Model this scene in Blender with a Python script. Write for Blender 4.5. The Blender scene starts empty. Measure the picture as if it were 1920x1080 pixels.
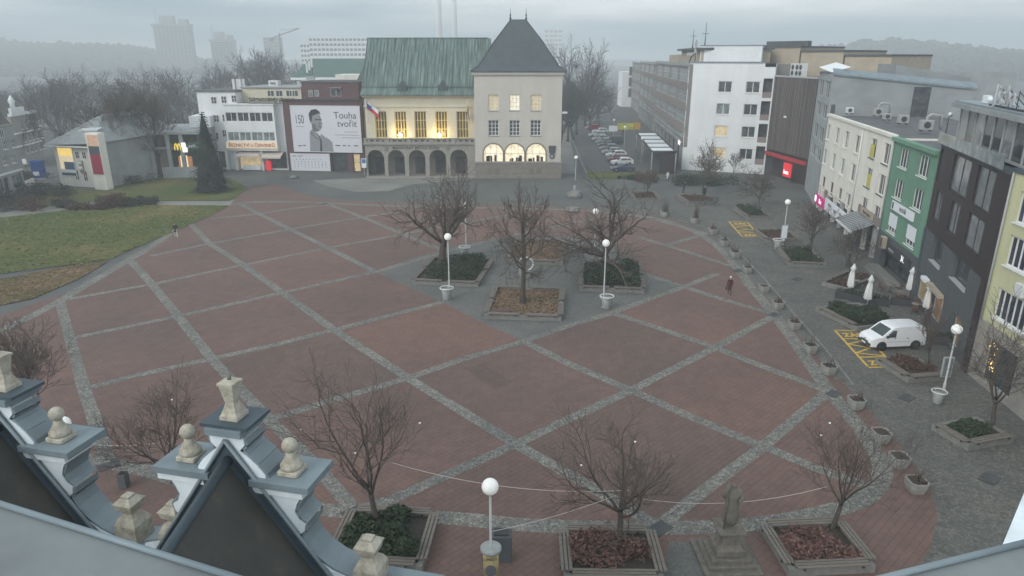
import bpy, bmesh, math, random
from mathutils import Vector, Matrix
R = math.radians
sc = bpy.context.scene
COL = sc.collection
# ---------------------------------------------------------------- camera
FPX, CAMH = 1300.0, 20.0                     # focal length in photo pixels (photo is 1920x1080), camera height in metres
PITCH = math.atan(434 / FPX)
CP, SP = math.cos(PITCH), math.sin(PITCH)
cd = bpy.data.cameras.new('camera'); cam = bpy.data.objects.new('camera', cd); COL.objects.link(cam)
cd.sensor_width = 36.0; cd.lens = 36.0 * FPX / 1920
cd.clip_start = 0.05; cd.clip_end = 9000
cam.location = (0, 0, CAMH); cam.rotation_euler = (math.pi / 2 - PITCH, 0, 0)
sc.camera = cam
# ---------------------------------------------------------------- sky and light
w = bpy.data.worlds.new('World'); sc.world = w; w.use_nodes = True
nt = w.node_tree; N = nt.nodes; LK = nt.links
bg = N['Background']; bg.inputs[1].default_value = 0.15
SUN_EL, SUN_ROT = 32.0, 225.0
sky = N.new('ShaderNodeTexSky'); sky.sky_type = 'NISHITA'; sky.sun_disc = False
sky.sun_elevation = R(SUN_EL); sky.sun_rotation = R(SUN_ROT); sky.dust_density = 3.0; sky.air_density = 1.0
hs = N.new('ShaderNodeHueSaturation'); hs.inputs['Saturation'].default_value = 0.22
tc = N.new('ShaderNodeTexCoord'); mp = N.new('ShaderNodeMapping'); mp.inputs['Location'].default_value = (2.3, .6, 0); mp.inputs['Scale'].default_value = (1.0, 1.3, 9.0)
nz = N.new('ShaderNodeTexNoise'); nz.inputs['Scale'].default_value = 1.5; nz.inputs['Detail'].default_value = 6; nz.inputs['Roughness'].default_value = .55
cr = N.new('ShaderNodeValToRGB'); cr.color_ramp.elements[0].position = .38; cr.color_ramp.elements[0].color = (.14, .28, .38, 1)
cr.color_ramp.elements[1].position = .60; cr.color_ramp.elements[1].color = (1.22, 1.22, 1.2, 1)
mx = N.new('ShaderNodeMix'); mx.data_type = 'RGBA'; mx.inputs[0].default_value = .72
mx.inputs[7].default_value = (6.9, 7.05, 7.15, 1)                     # overcast layer over the clear sky
mu = N.new('ShaderNodeMix'); mu.data_type = 'RGBA'; mu.blend_type = 'MULTIPLY'; mu.inputs[0].default_value = 1
LK.new(sky.outputs[0], hs.inputs['Color']); LK.new(hs.outputs[0], mx.inputs[6])
LK.new(tc.outputs['Generated'], mp.inputs[0]); LK.new(mp.outputs[0], nz.inputs['Vector']); LK.new(nz.outputs[0], cr.inputs[0])
LK.new(mx.outputs[2], mu.inputs[6]); LK.new(cr.outputs[0], mu.inputs[7]); LK.new(mu.outputs[2], bg.inputs[0])
sl = bpy.data.lights.new('sun', 'SUN'); so = bpy.data.objects.new('sun', sl); COL.objects.link(so)
sl.energy = 1.0; sl.angle = R(30); sl.color = (1, .96, .9)
so.rotation_euler = (R(90 - SUN_EL), 0, R(180 - SUN_ROT))
vs = sc.view_settings; vs.view_transform = 'Standard'; vs.look = 'None'; vs.gamma = 1; vs.exposure = 0.4; vs.use_curve_mapping = False
sc.render.engine = 'CYCLES'
cy = sc.cycles; cy.max_bounces = 5; cy.diffuse_bounces = 2; cy.glossy_bounces = 2; cy.transparent_max_bounces = 6; cy.volume_bounces = 1
cy.use_denoising = True
try: cy.denoiser = 'OPENIMAGEDENOISE'
except Exception: pass
# ---------------------------------------------------------------- pixel -> place
def ray(u, v):
    x = (u - 960) / FPX; y = (540 - v) / FPX
    return Vector((x, CP + y * SP, -SP + y * CP))
CAMP = Vector((0, 0, CAMH))
def G(u, v, z=0.0):                                   # point of the horizontal plane z seen at photo pixel u,v
    d = ray(u, v); return CAMP + d * ((z - CAMH) / d.z)
def T(u, v, Y):                                       # point at depth Y
    d = ray(u, v); return CAMP + d * (Y / d.y)
def hgt(p, v):                                        # height over the ground point p that reaches picture row v
    k = (540 - v) / FPX; y = p.y
    return (k * y * CP - y * SP) / (CP + k * SP) + CAMH
def dep(p): return p.y * CP - (p.z - CAMH) * SP       # depth along the view axis
# ---------------------------------------------------------------- materials
MATS = {}
def mat(name, col, rough=.8, var=.12, scale=2.0, metal=0.0, emit=None, es=1.0, bump=0.0, spec=.3, det=5, col2=None, stretch=None, world=False):
    if name in MATS: return MATS[name]
    m = bpy.data.materials.new(name); MATS[name] = m; m.use_nodes = True
    n = m.node_tree.nodes; l = m.node_tree.links; b = n['Principled BSDF']
    b.inputs['Roughness'].default_value = rough; b.inputs['Metallic'].default_value = metal
    b.inputs['Specular IOR Level'].default_value = spec
    c = tuple(col) + (1,)
    if emit:
        b.inputs['Emission Color'].default_value = tuple(emit) + (1,); b.inputs['Emission Strength'].default_value = es
    if var > 0:
        if world: t = n.new('ShaderNodeNewGeometry'); vec = t.outputs['Position']
        else: t = n.new('ShaderNodeTexCoord'); vec = t.outputs['Object']
        if stretch:
            q = n.new('ShaderNodeMapping'); q.inputs['Scale'].default_value = stretch; l.new(vec, q.inputs[0]); vec = q.outputs[0]
        no = n.new('ShaderNodeTexNoise'); no.inputs['Scale'].default_value = scale; no.inputs['Detail'].default_value = det; no.inputs['Roughness'].default_value = .62
        l.new(vec, no.inputs['Vector'])
        ra = n.new('ShaderNodeValToRGB'); ra.color_ramp.elements[0].position = .3; ra.color_ramp.elements[1].position = .7
        ra.color_ramp.elements[0].color = tuple(x * (1 - var) for x in col) + (1,)
        ra.color_ramp.elements[1].color = (tuple(col2) if col2 else tuple(min(1, x * (1 + var)) for x in col)) + (1,)
        l.new(no.outputs[0], ra.inputs[0]); l.new(ra.outputs[0], b.inputs['Base Color'])
        if bump > 0:
            bp = n.new('ShaderNodeBump'); bp.inputs['Strength'].default_value = bump; bp.inputs['Distance'].default_value = .05
            l.new(no.outputs[0], bp.inputs['Height']); l.new(bp.outputs[0], b.inputs['Normal'])
    else: b.inputs['Base Color'].default_value = c
    return m
def node_mat(name, fn, rough=.85, spec=.25):
    m = bpy.data.materials.new(name); MATS[name] = m; m.use_nodes = True
    n = m.node_tree.nodes; l = m.node_tree.links; b = n['Principled BSDF']
    b.inputs['Roughness'].default_value = rough; b.inputs['Specular IOR Level'].default_value = spec
    fn(n, l, b); return m
def ramp(n, l, fac, stops):
    r = n.new('ShaderNodeValToRGB'); e = r.color_ramp.elements
    while len(e) < len(stops): e.new(.5)
    for i, (p, c) in enumerate(stops): e[i].position = p; e[i].color = tuple(c) + (1,)
    l.new(fac, r.inputs[0]); return r.outputs[0]
def noise(n, l, vec, scale, det=4, rough=.6):
    o = n.new('ShaderNodeTexNoise'); o.inputs['Scale'].default_value = scale; o.inputs['Detail'].default_value = det; o.inputs['Roughness'].default_value = rough
    l.new(vec, o.inputs['Vector']); return o.outputs[0]
def mixc(n, l, f, a, b, mode='MIX'):
    x = n.new('ShaderNodeMix'); x.data_type = 'RGBA'; x.blend_type = mode
    for i, s in ((0, f), (6, a), (7, b)):
        if hasattr(s, 'links'): l.new(s, x.inputs[i])
        else: x.inputs[i].default_value = s if i == 0 else tuple(s) + (1,)
    return x.outputs[2]
def posn(n, l, rot=0, sc_=(1, 1, 1)):
    g = n.new('ShaderNodeNewGeometry'); q = n.new('ShaderNodeMapping'); q.inputs['Rotation'].default_value = (0, 0, R(rot)); q.inputs['Scale'].default_value = sc_
    l.new(g.outputs['Position'], q.inputs[0]); return q.outputs[0]
def cobble_fn(light, dark, joint, scale, jw=.09):
    def fn(n, l, b):
        p = posn(n, l)
        v = n.new('ShaderNodeTexVoronoi'); v.feature = 'DISTANCE_TO_EDGE'; v.inputs['Scale'].default_value = scale; l.new(p, v.inputs['Vector'])
        v2 = n.new('ShaderNodeTexVoronoi'); v2.inputs['Scale'].default_value = scale; l.new(p, v2.inputs['Vector'])
        sep = n.new('ShaderNodeSeparateColor'); l.new(v2.outputs['Color'], sep.inputs[0])
        c = ramp(n, l, sep.outputs[0], [(0, dark), (1, light)])
        big = ramp(n, l, noise(n, l, p, .25, 6), [(.32, (.74, .75, .76)), (.68, (1.12, 1.1, 1.06))])
        c = mixc(n, l, 1.0, c, big, 'MULTIPLY')
        f = ramp(n, l, v.outputs['Distance'], [(0.0, (0, 0, 0)), (jw, (1, 1, 1))])
        c = mixc(n, l, f, joint, c)
        l.new(c, b.inputs['Base Color'])
        bp = n.new('ShaderNodeBump'); bp.inputs['Strength'].default_value = .5; bp.inputs['Distance'].default_value = .03
        l.new(f, bp.inputs['Height']); l.new(bp.outputs[0], b.inputs['Normal'])
    return fn
node_mat('strip_cobble', cobble_fn((.30, .295, .272), (.165, .162, .148), (.07, .067, .06), 6.0, .09))
node_mat('street_cobble', cobble_fn((.185, .182, .168), (.115, .113, .105), (.075, .073, .068), 6.0, .09))
node_mat('grey_paver', cobble_fn((.18, .178, .168), (.14, .14, .134), (.095, .094, .09), 7.0, .08))
def red_fn(n, l, b, tint=(1, 1, 1)):
    p = posn(n, l, -43)
    br = n.new('ShaderNodeTexBrick'); br.inputs['Scale'].default_value = 1.0; br.offset = .5
    br.inputs['Brick Width'].default_value = .62; br.inputs['Row Height'].default_value = .31; br.inputs['Mortar Size'].default_value = .016
    br.inputs['Color1'].default_value = (.168, .102, .086, 1); br.inputs['Color2'].default_value = (.150, .094, .080, 1); br.inputs['Mortar'].default_value = (.095, .070, .064, 1)
    l.new(p, br.inputs['Vector'])
    big = ramp(n, l, noise(n, l, p, .11, 7, .6), [(.3, (.84, .88, .90)), (.5, (1, 1, 1)), (.7, (1.18, 1.12, 1.05))])
    sm = ramp(n, l, noise(n, l, p, 1.1, 6, .7), [(.25, (.80, .80, .80)), (.75, (1.16, 1.16, 1.16))])
    c = mixc(n, l, 1.0, br.outputs[0], big, 'MULTIPLY'); c = mixc(n, l, 1.0, c, sm, 'MULTIPLY')
    if tint != (1, 1, 1): c = mixc(n, l, 1.0, c, tint, 'MULTIPLY')
    l.new(c, b.inputs['Base Color'])
node_mat('red_paving', red_fn, .7)
for i_, t_ in enumerate(((.90, .95, .96), (1.08, 1.04, 1.0), (.97, 1.0, 1.02), (.80, .86, .88))): node_mat('red_paving_%d' % i_, lambda n, l, b, t_=t_: red_fn(n, l, b, t_), .7)
def grass_fn(n, l, b):
    p = posn(n, l)
    c = ramp(n, l, noise(n, l, p, .09, 6, .65), [(.36, (.070, .098, .032)), (.52, (.105, .115, .042)), (.68, (.18, .15, .068))])
    s = ramp(n, l, noise(n, l, p, 2.5, 6, .75), [(.25, (.60, .60, .58)), (.75, (1.35, 1.33, 1.28))])
    l.new(mixc(n, l, 1.0, c, s, 'MULTIPLY'), b.inputs['Base Color'])
node_mat('grass', grass_fn, .95, .1)
def litter_fn(n, l, b):
    p = posn(n, l)
    v = n.new('ShaderNodeTexVoronoi'); v.inputs['Scale'].default_value = 3.4; l.new(p, v.inputs['Vector'])
    sep = n.new('ShaderNodeSeparateColor'); l.new(v.outputs['Color'], sep.inputs[0])
    c = ramp(n, l, sep.outputs[0], [(0, (.07, .05, .03)), (.5, (.17, .11, .06)), (1, (.28, .19, .11))])
    g = ramp(n, l, noise(n, l, p, .22, 5), [(.4, (0, 0, 0)), (.6, (1, 1, 1))])
    l.new(mixc(n, l, g, (.09, .085, .035), c), b.inputs['Base Color'])
node_mat('fallen_leaves', litter_fn, .95, .1)
def asph_fn(n, l, b):
    p = posn(n, l)
    c = ramp(n, l, noise(n, l, p, .12, 7, .65), [(.3, (.085, .09, .088)), (.7, (.135, .137, .13))])
    s = ramp(n, l, noise(n, l, p, 6, 3, .8), [(.3, (.85, .85, .85)), (.7, (1.12, 1.12, 1.12))])
    l.new(mixc(n, l, 1.0, c, s, 'MULTIPLY'), b.inputs['Base Color'])
node_mat('asphalt', asph_fn, .85)
def pale_fn(n, l, b):
    p = posn(n, l)
    c = ramp(n, l, noise(n, l, p, .15, 7, .65), [(.3, (.17, .17, .155)), (.7, (.25, .245, .225))])
    l.new(c, b.inputs['Base Color'])
node_mat('pale_paving', pale_fn, .85)
def copper_fn(n, l, b):                               # standing seam copper sheet with green patina
    t = n.new('ShaderNodeTexCoord'); q = n.new('ShaderNodeMapping'); q.inputs['Scale'].default_value = (2.2, .10, .16); l.new(t.outputs['Object'], q.inputs[0])
    c = ramp(n, l, noise(n, l, q.outputs[0], 1.5, 7, .72), [(.34, (.05, .08, .073)), (.5, (.10, .15, .136)), (.66, (.235, .30, .275))])
    l.new(c, b.inputs['Base Color'])
node_mat('copper_roof', copper_fn, .6, .4)
def slate_fn(n, l, b):
    t = n.new('ShaderNodeTexCoord')
    c = ramp(n, l, noise(n, l, t.outputs['Object'], .8, 8, .7), [(.3, (.032, .032, .030)), (.55, (.056, .052, .045)), (.75, (.10, .09, .068))])
    l.new(c, b.inputs['Base Color'])
node_mat('slate', slate_fn, .6, .4)
def stone_fn(n, l, b):
    t = n.new('ShaderNodeTexCoord')
    c = ramp(n, l, noise(n, l, t.outputs['Object'], 4, 8, .7), [(.28, (.20, .18, .14)), (.5, (.42, .39, .32)), (.75, (.60, .57, .50))])
    l.new(c, b.inputs['Base Color'])
    bp = n.new('ShaderNodeBump'); bp.inputs['Strength'].default_value = .4; bp.inputs['Distance'].default_value = .02
    l.new(noise(n, l, t.outputs['Object'], 14, 6, .7), bp.inputs['Height']); l.new(bp.outputs[0], b.inputs['Normal'])
node_mat('sandstone', stone_fn, .9)
def clad_fn(c0, c1, period):
    def fn(n, l, b):
        t = n.new('ShaderNodeTexCoord'); s = n.new('ShaderNodeSeparateXYZ'); l.new(t.outputs['Object'], s.inputs[0])
        m1 = n.new('ShaderNodeMath'); m1.operation = 'MULTIPLY'; m1.inputs[1].default_value = 1 / period; l.new(s.outputs[0], m1.inputs[0])
        fl = n.new('ShaderNodeMath'); fl.operation = 'FLOOR'; l.new(m1.outputs[0], fl.inputs[0])
        wn = n.new('ShaderNodeTexWhiteNoise'); wn.noise_dimensions = '1D'; l.new(fl.outputs[0], wn.inputs['W'])
        c = ramp(n, l, wn.outputs['Value'], [(0, c0), (1, c1)])
        q = n.new('ShaderNodeMapping'); q.inputs['Scale'].default_value = (1, 1, .25); l.new(t.outputs['Object'], q.inputs[0])
        s2 = ramp(n, l, noise(n, l, q.outputs[0], .9, 6), [(.3, (.85, .85, .85)), (.7, (1.12, 1.12, 1.12))])
        l.new(mixc(n, l, 1.0, c, s2, 'MULTIPLY'), b.inputs['Base Color'])
    return fn
node_mat('brown_cladding', clad_fn((.10, .085, .08), (.165, .14, .13), .55), .6)
def glass_mat(name, c0, c1, emit=None, es=0):
    def fn(n, l, b):
        o = n.new('ShaderNodeObjectInfo'); t = n.new('ShaderNodeTexCoord')
        a = n.new('ShaderNodeVectorMath'); a.operation = 'ADD'; l.new(t.outputs['Object'], a.inputs[0]); l.new(o.outputs['Location'], a.inputs[1])
        c = ramp(n, l, noise(n, l, a.outputs[0], 1.1, 4, .6), [(.36, c0), (.60, c1), (.74, tuple(min(1, x * 1.9) for x in c1))])
        l.new(c, b.inputs['Base Color'])
        if emit:
            e = mixc(n, l, 1.0, ramp(n, l, noise(n, l, a.outputs[0], 1.6, 4, .7), [(.3, (.35, .3, .25)), (.7, (1, 1, 1))]), emit, 'MULTIPLY')
            l.new(e, b.inputs['Emission Color']); b.inputs['Emission Strength'].default_value = es
    return node_mat(name, fn, .12, .5)
glass_mat('glass', (.03, .035, .04), (.075, .085, .09))
glass_mat('glass_pale', (.12, .15, .15), (.24, .28, .28))
glass_mat('glass_warm', (.3, .26, .15), (.4, .36, .25), (1.0, .78, .42), .42)
glass_mat('glass_lit', (.4, .38, .3), (.5, .48, .4), (1.0, .9, .66), .8)
glass_mat('glass_amber', (.045, .03, .012), (.09, .06, .025), (1.0, .6, .15), .035)
W_ = lambda nm, c, **k: mat(nm, c, **k)
W_('white_plaster', (.72, .735, .74), var=.08, scale=.5, stretch=(1, 1, .3))
W_('tower_plaster', (.55, .51, .46), var=.08, scale=.5, stretch=(1, 1, .3))
W_('hall_plaster', (.60, .55, .43), var=.07, scale=.5)
W_('white_house', (.74, .71, .64), var=.10, scale=.8, stretch=(1, 1, .25))
W_('green_plaster', (.14, .27, .195), var=.12, scale=.8, stretch=(1, 1, .25))
W_('yellow_plaster', (.54, .53, .33), var=.10, scale=.8, stretch=(1, 1, .25))
W_('maroon', (.12, .065, .07), var=.10, scale=1)
W_('dark_brown_panel', (.035, .024, .026), var=.12, scale=1, rough=.5)
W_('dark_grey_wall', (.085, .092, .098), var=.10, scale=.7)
W_('grey_concrete', (.30, .32, .325), var=.18, scale=.45)
W_('firewall', (.27, .29, .295), var=.22, scale=.16, stretch=(1, 1, 1.6))
W_('grey_stone', (.30, .28, .25), var=.14, scale=1.4)
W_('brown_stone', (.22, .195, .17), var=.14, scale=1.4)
W_('statue_stone', (.15, .135, .115), var=.3, scale=4, bump=.3)
W_('sign_letter', (.42, .44, .45), var=0)
W_('beige_brick', (.40, .34, .26), var=.12, scale=.8)
W_('store_wall', (.23, .215, .20), var=.12, scale=.6)
W_('store_band', (.24, .195, .18), var=.12, scale=.6)
W_('frame_white', (.72, .72, .70), var=0)
W_('frame_gold', (.62, .50, .22), var=.05)
W_('frame_grey', (.38, .39, .39), var=0)
W_('frame_dark', (.05, .05, .055), var=0)
W_('sheet_metal', (.19, .235, .26), var=.16, scale=1.3, rough=.5, metal=.0, spec=.5)
W_('sheet_metal_dark', (.055, .078, .095), var=.2, scale=1.5, rough=.5, spec=.5)
W_('ledge_metal', (.17, .19, .195), var=.3, scale=1.1, rough=.45, spec=.5)
W_('gable_white', (.70, .76, .80), var=.16, scale=1.6, stretch=(1, 1, .4))
W_('roof_felt', (.11, .115, .12), var=.25, scale=.7)
W_('tower_slate', (.07, .088, .092), var=.16, scale=.7, rough=.6)
W_('concrete', (.20, .195, .18), var=.18, scale=3, bump=.3)
W_('pot_concrete', (.26, .255, .235), var=.16, scale=5, bump=.3)
W_('wood_slat', (.17, .15, .13), var=.3, scale=4, stretch=(.6, 6, 6))
W_('soil', (.05, .042, .034), var=.35, scale=5)
W_('bark', (.080, .066, .056), var=.3, scale=5)
W_('bark_red', (.085, .060, .050), var=.3, scale=5)
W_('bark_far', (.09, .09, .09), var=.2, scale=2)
W_('twig', (.115, .092, .080), var=.2, scale=4)
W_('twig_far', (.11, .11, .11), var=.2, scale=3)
W_('evergreen', (.030, .050, .024), var=.5, scale=1.6)
W_('conifer_green', (.020, .034, .026), var=.4, scale=1.2)
W_('dry_leaf', (.16, .085, .07), var=.4, scale=4)
W_('dry_brown', (.10, .055, .04), var=.4, scale=3)
W_('litter_leaf', (.22, .145, .10), var=.55, scale=6)
W_('lamp_pole', (.45, .46, .45), var=.08, rough=.5)
W_('lamp_globe', (.82, .82, .79), var=.06, scale=3, rough=.4, emit=(1, 1, .96), es=.10)
W_('yellow_paint', (.62, .40, .07), var=.25, scale=4)
W_('white_metal', (.62, .63, .63), var=.05, rough=.5)
W_('black_rubber', (.012, .012, .013), var=0, rough=.8)
W_('rim_metal', (.22, .22, .23), var=0, rough=.4, metal=.5)
W_('iron', (.045, .045, .045), var=.2, rough=.6)
W_('bin_metal', (.33, .34, .33), var=.15, scale=4, rough=.5)
W_('white_cloth', (.72, .72, .70), var=.06, scale=3)
W_('cable_white', (.52, .47, .43), var=0)
W_('red_sign', (.55, .02, .03), var=0, emit=(1, .03, .05), es=.35)
W_('pink_sign', (.5, .02, .2), var=0, emit=(.8, .02, .3), es=.18)
W_('sign_white', (.75, .77, .8), var=0)
W_('sign_lit', (.8, .8, .8), var=0, emit=(1, 1, 1), es=.7)
W_('poster_grey', (.64, .64, .69), var=.02, scale=.3)
W_('ink', (.035, .035, .04), var=0)
W_('ink_mid', (.14, .14, .15), var=.1)
W_('ink_light', (.27, .27, .29), var=.1, scale=2)
W_('skin_tone', (.42, .27, .20), var=0)
HAZE = 0.00115
# ---------------------------------------------------------------- mesh builder
class MB:
    def __init__(s, M=None): s.v = []; s.f = []; s.mi = []; s.mats = []; s.M = M or Matrix(); s.sm = []
    def mid(s, m):
        if isinstance(m, str): m = MATS[m]
        if m not in s.mats: s.mats.append(m)
        return s.mats.index(m)
    def face(s, pts, m, smooth=False):
        b = len(s.v); s.v += [s.M @ Vector(p) for p in pts]; s.f.append(tuple(range(b, b + len(pts)))); s.mi.append(s.mid(m)); s.sm.append(smooth)
    def mesh(s, verts, faces, m, smooth=False):
        b = len(s.v); s.v += [s.M @ Vector(p) for p in verts]; k = s.mid(m)
        for f in faces: s.f.append(tuple(i + b for i in f)); s.mi.append(k); s.sm.append(smooth)
    def box(s, x0, y0, z0, x1, y1, z1, m, bev=0.0):
        if bev > 0:
            b = bev; p = [(x0 + b, y0), (x1 - b, y0), (x1, y0 + b), (x1, y1 - b), (x1 - b, y1), (x0 + b, y1), (x0, y1 - b), (x0, y0 + b)]
            cx, cy_ = (x0 + x1) / 2, (y0 + y1) / 2
            k = lambda q, f: (cx + (q[0] - cx) * (1 - f * b / max(1e-6, (x1 - x0) / 2)), cy_ + (q[1] - cy_) * (1 - f * b / max(1e-6, (y1 - y0) / 2)))
            vs_ = [k(q, 1) + (z0,) for q in p] + [q + (z0 + b,) for q in p] + [q + (z1 - b,) for q in p] + [k(q, 1) + (z1,) for q in p]
            fs = [tuple(range(7, -1, -1)), tuple(range(24, 32))]
            for r in range(3):
                for i in range(8): j = (i + 1) % 8; fs.append((r * 8 + i, r * 8 + j, r * 8 + 8 + j, r * 8 + 8 + i))
            s.mesh(vs_, fs, m); return
        s.mesh([(x0, y0, z0), (x1, y0, z0), (x1, y1, z0), (x0, y1, z0), (x0, y0, z1), (x1, y0, z1), (x1, y1, z1), (x0, y1, z1)],
               [(3, 2, 1, 0), (4, 5, 6, 7), (0, 1, 5, 4), (1, 2, 6, 5), (2, 3, 7, 6), (3, 0, 4, 7)], m)
    def cbox(s, c, d, m, bev=0.0): s.box(c[0] - d[0] / 2, c[1] - d[1] / 2, c[2] - d[2] / 2, c[0] + d[0] / 2, c[1] + d[1] / 2, c[2] + d[2] / 2, m, bev)
    def prism(s, poly, y0, y1, m, mside=None, axis='y'):   # polygon in x,z extruded along y (or x,y extruded along z)
        n = len(poly)
        f = (lambda p, t: (p[0], t, p[1])) if axis == 'y' else ((lambda p, t: (p[0], p[1], t)) if axis == 'z' else (lambda p, t: (t, p[0], p[1])))
        s.face([f(p, y0) for p in poly], m); s.face([f(p, y1) for p in reversed(poly)], m)
        for i in range(n):
            a, b = poly[i], poly[(i + 1) % n]; s.face([f(a, y0), f(a, y1), f(b, y1), f(b, y0)], mside or m)
    def tube(s, pts, rad, m, n=5, cap=True, smooth=True):
        pts = [Vector(p) for p in pts]; k = len(pts)
        if isinstance(rad, (int, float)): rad = [rad] * k
        vs_, fs = [], []
        up = Vector((0, 0, 1)); prev = None
        for i, p in enumerate(pts):
            d = (pts[min(i + 1, k - 1)] - pts[max(i - 1, 0)]);
            if d.length < 1e-9: d = Vector((0, 0, 1))
            d.normalize()
            if prev is None: a = d.cross(up if abs(d.z) < .9 else Vector((1, 0, 0))).normalized()
            else:
                a = prev - d * prev.dot(d)
                a = a.normalized() if a.length > 1e-6 else d.orthogonal().normalized()
            prev = a; b = d.cross(a)
            for j in range(n):
                t = 2 * math.pi * j / n; vs_.append(p + (a * math.cos(t) + b * math.sin(t)) * rad[i])
        for i in range(k - 1):
            for j in range(n): q = (j + 1) % n; fs.append((i * n + j, i * n + q, i * n + n + q, i * n + n + j))
        if cap: fs.append(tuple(range(n - 1, -1, -1))); fs.append(tuple(range((k - 1) * n, k * n)))
        s.mesh(vs_, fs, m, smooth)
    def lathe(s, prof, m, n=16, c=(0, 0, 0), smooth=True, sq=False):   # profile (r,z)
        vs_, fs = [], []
        for r, z in prof:
            for j in range(n):
                t = 2 * math.pi * (j + .5) / n; k = r * (1.0 / math.cos(math.pi / n) if sq else 1)
                vs_.append((c[0] + k * math.cos(t), c[1] + k * math.sin(t), c[2] + z))
        for i in range(len(prof) - 1):
            for j in range(n): q = (j + 1) % n; fs.append((i * n + j, i * n + q, i * n + n + q, i * n + n + j))
        fs.append(tuple(range(n - 1, -1, -1))); fs.append(tuple(range((len(prof) - 1) * n, len(prof) * n)))
        s.mesh(vs_, fs, m, smooth)
    def ball(s, c, r, m, n=14, sz=1.0):
        k = max(6, n // 2); s.lathe([(max(1e-4, r * math.sin(math.pi * i / k)), -r * sz * math.cos(math.pi * i / k)) for i in range(k + 1)], m, n, c)
    def build(s, name, parent=None, M=None):
        me = bpy.data.meshes.new(name); me.from_pydata([tuple(p) for p in s.v], [], s.f)
        for m in s.mats: me.materials.append(m)
        me.polygons.foreach_set('material_index', s.mi); me.polygons.foreach_set('use_smooth', s.sm)
        me.update()
        return link(name, me, parent, M)
WM = {}
def link(name, data, parent=None, M=None):
    o = bpy.data.objects.new(name, data); COL.objects.link(o); M = M or Matrix()
    WM[o] = M
    if parent is not None: o.parent = parent; o.matrix_basis = WM[parent].inverted() @ M
    else: o.matrix_basis = M
    return o
def tag(o, label=None, cat=None, group=None, kind=None):
    if label: o['label'] = label
    if cat: o['category'] = cat
    if group: o['group'] = group
    if kind: o['kind'] = kind
    return o
def thing(name, label, cat, loc=(0, 0, 0), rz=0.0, group=None, scale=1.0):
    M = Matrix.Translation(Vector(loc)) @ Matrix.Rotation(rz, 4, 'Z') @ Matrix.Scale(scale, 4)
    o = bpy.data.objects.new(name, None); COL.objects.link(o); o.matrix_basis = M; WM[o] = M; o.empty_display_size = .3
    return tag(o, label, cat, group)
def put(mb, name, root, label=None):                   # part whose mesh is in the frame of its thing
    o = mb.build(name, root, WM[root])
    if label: o['label'] = label
    return o
def copy_tree(src, M, label=None, group=None, mats=None, parent=None):
    o = src.copy(); COL.objects.link(o); WM[o] = M
    if parent is None: o.matrix_basis = M
    else: o.parent = parent
    if label: o['label'] = label
    if group: o['group'] = group
    for ch in list(src.children): copy_tree(ch, M, None, None, None, o)
    return o
def TRS(loc, rz=0.0, s=1.0): return Matrix.Translation(Vector(loc)) @ Matrix.Rotation(rz, 4, 'Z') @ (Matrix.Scale(s, 4) if isinstance(s, (int, float)) else Matrix.Diagonal((s[0], s[1], s[2], 1)))
def struct(mb, name): return tag(mb.build(name), kind='structure')
def stuff(mb, name, label, cat): return tag(mb.build(name), label, cat, kind='stuff')
# ---------------------------------------------------------------- lettering
_txt = {}
def text_mesh(body, size, ext=.01, bold=0.0, align='CENTER', spacing=1.0):
    cu = bpy.data.curves.new('lettering', 'FONT'); cu.body = body; cu.size = size; cu.extrude = ext; cu.offset = bold
    cu.align_x = align; cu.align_y = 'CENTER'; cu.space_character = spacing
    ob = bpy.data.objects.new('lettering_tmp', cu); COL.objects.link(ob)
    dg = bpy.context.evaluated_depsgraph_get(); dg.update()
    me = bpy.data.meshes.new_from_object(ob.evaluated_get(dg)); me.name = 'lettering'
    bpy.data.objects.remove(ob); bpy.data.curves.remove(cu)
    return me
RX = Matrix.Rotation(math.pi / 2, 4, 'X')
# ---------------------------------------------------------------- facades
class Fac:
    """vertical plane over the ground line A->B (A is the left end seen from outside): local x along it, y inward, z up"""
    def __init__(s, A, B, z=0.0):
        s.A = Vector((A[0], A[1], z)); d = Vector((B[0] - A[0], B[1] - A[1], 0)); s.L = d.length; s.u = d.normalized()
        s.w = Vector((0, 0, 1)).cross(s.u)
        s.M = Matrix((( s.u.x, s.w.x, 0, s.A.x), (s.u.y, s.w.y, 0, s.A.y), (0, 0, 1, s.A.z), (0, 0, 0, 1)))
    def at(s, u, v, off=0.0):                               # photo pixel -> (along, height) on the plane
        d = ray(u, v); P0 = s.A + s.w * off
        t = (P0 - CAMP).dot(s.w) / d.dot(s.w); p = CAMP + d * t - s.A
        return p.dot(s.u), p.z
    def pt(s, x, y, z): return s.M @ Vector((x, y, z))
def grid(fac, rows):
    """rows of pixel centres -> snapped columns and heights"""
    q = [[fac.at(*c) for c in r] for r in rows]
    xs = [sum(r[i][0] for r in q) / len(q) for i in range(len(q[0]))]
    zs = [sum(c[1] for c in r) / len(r) for r in q]
    return xs, zs
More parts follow.
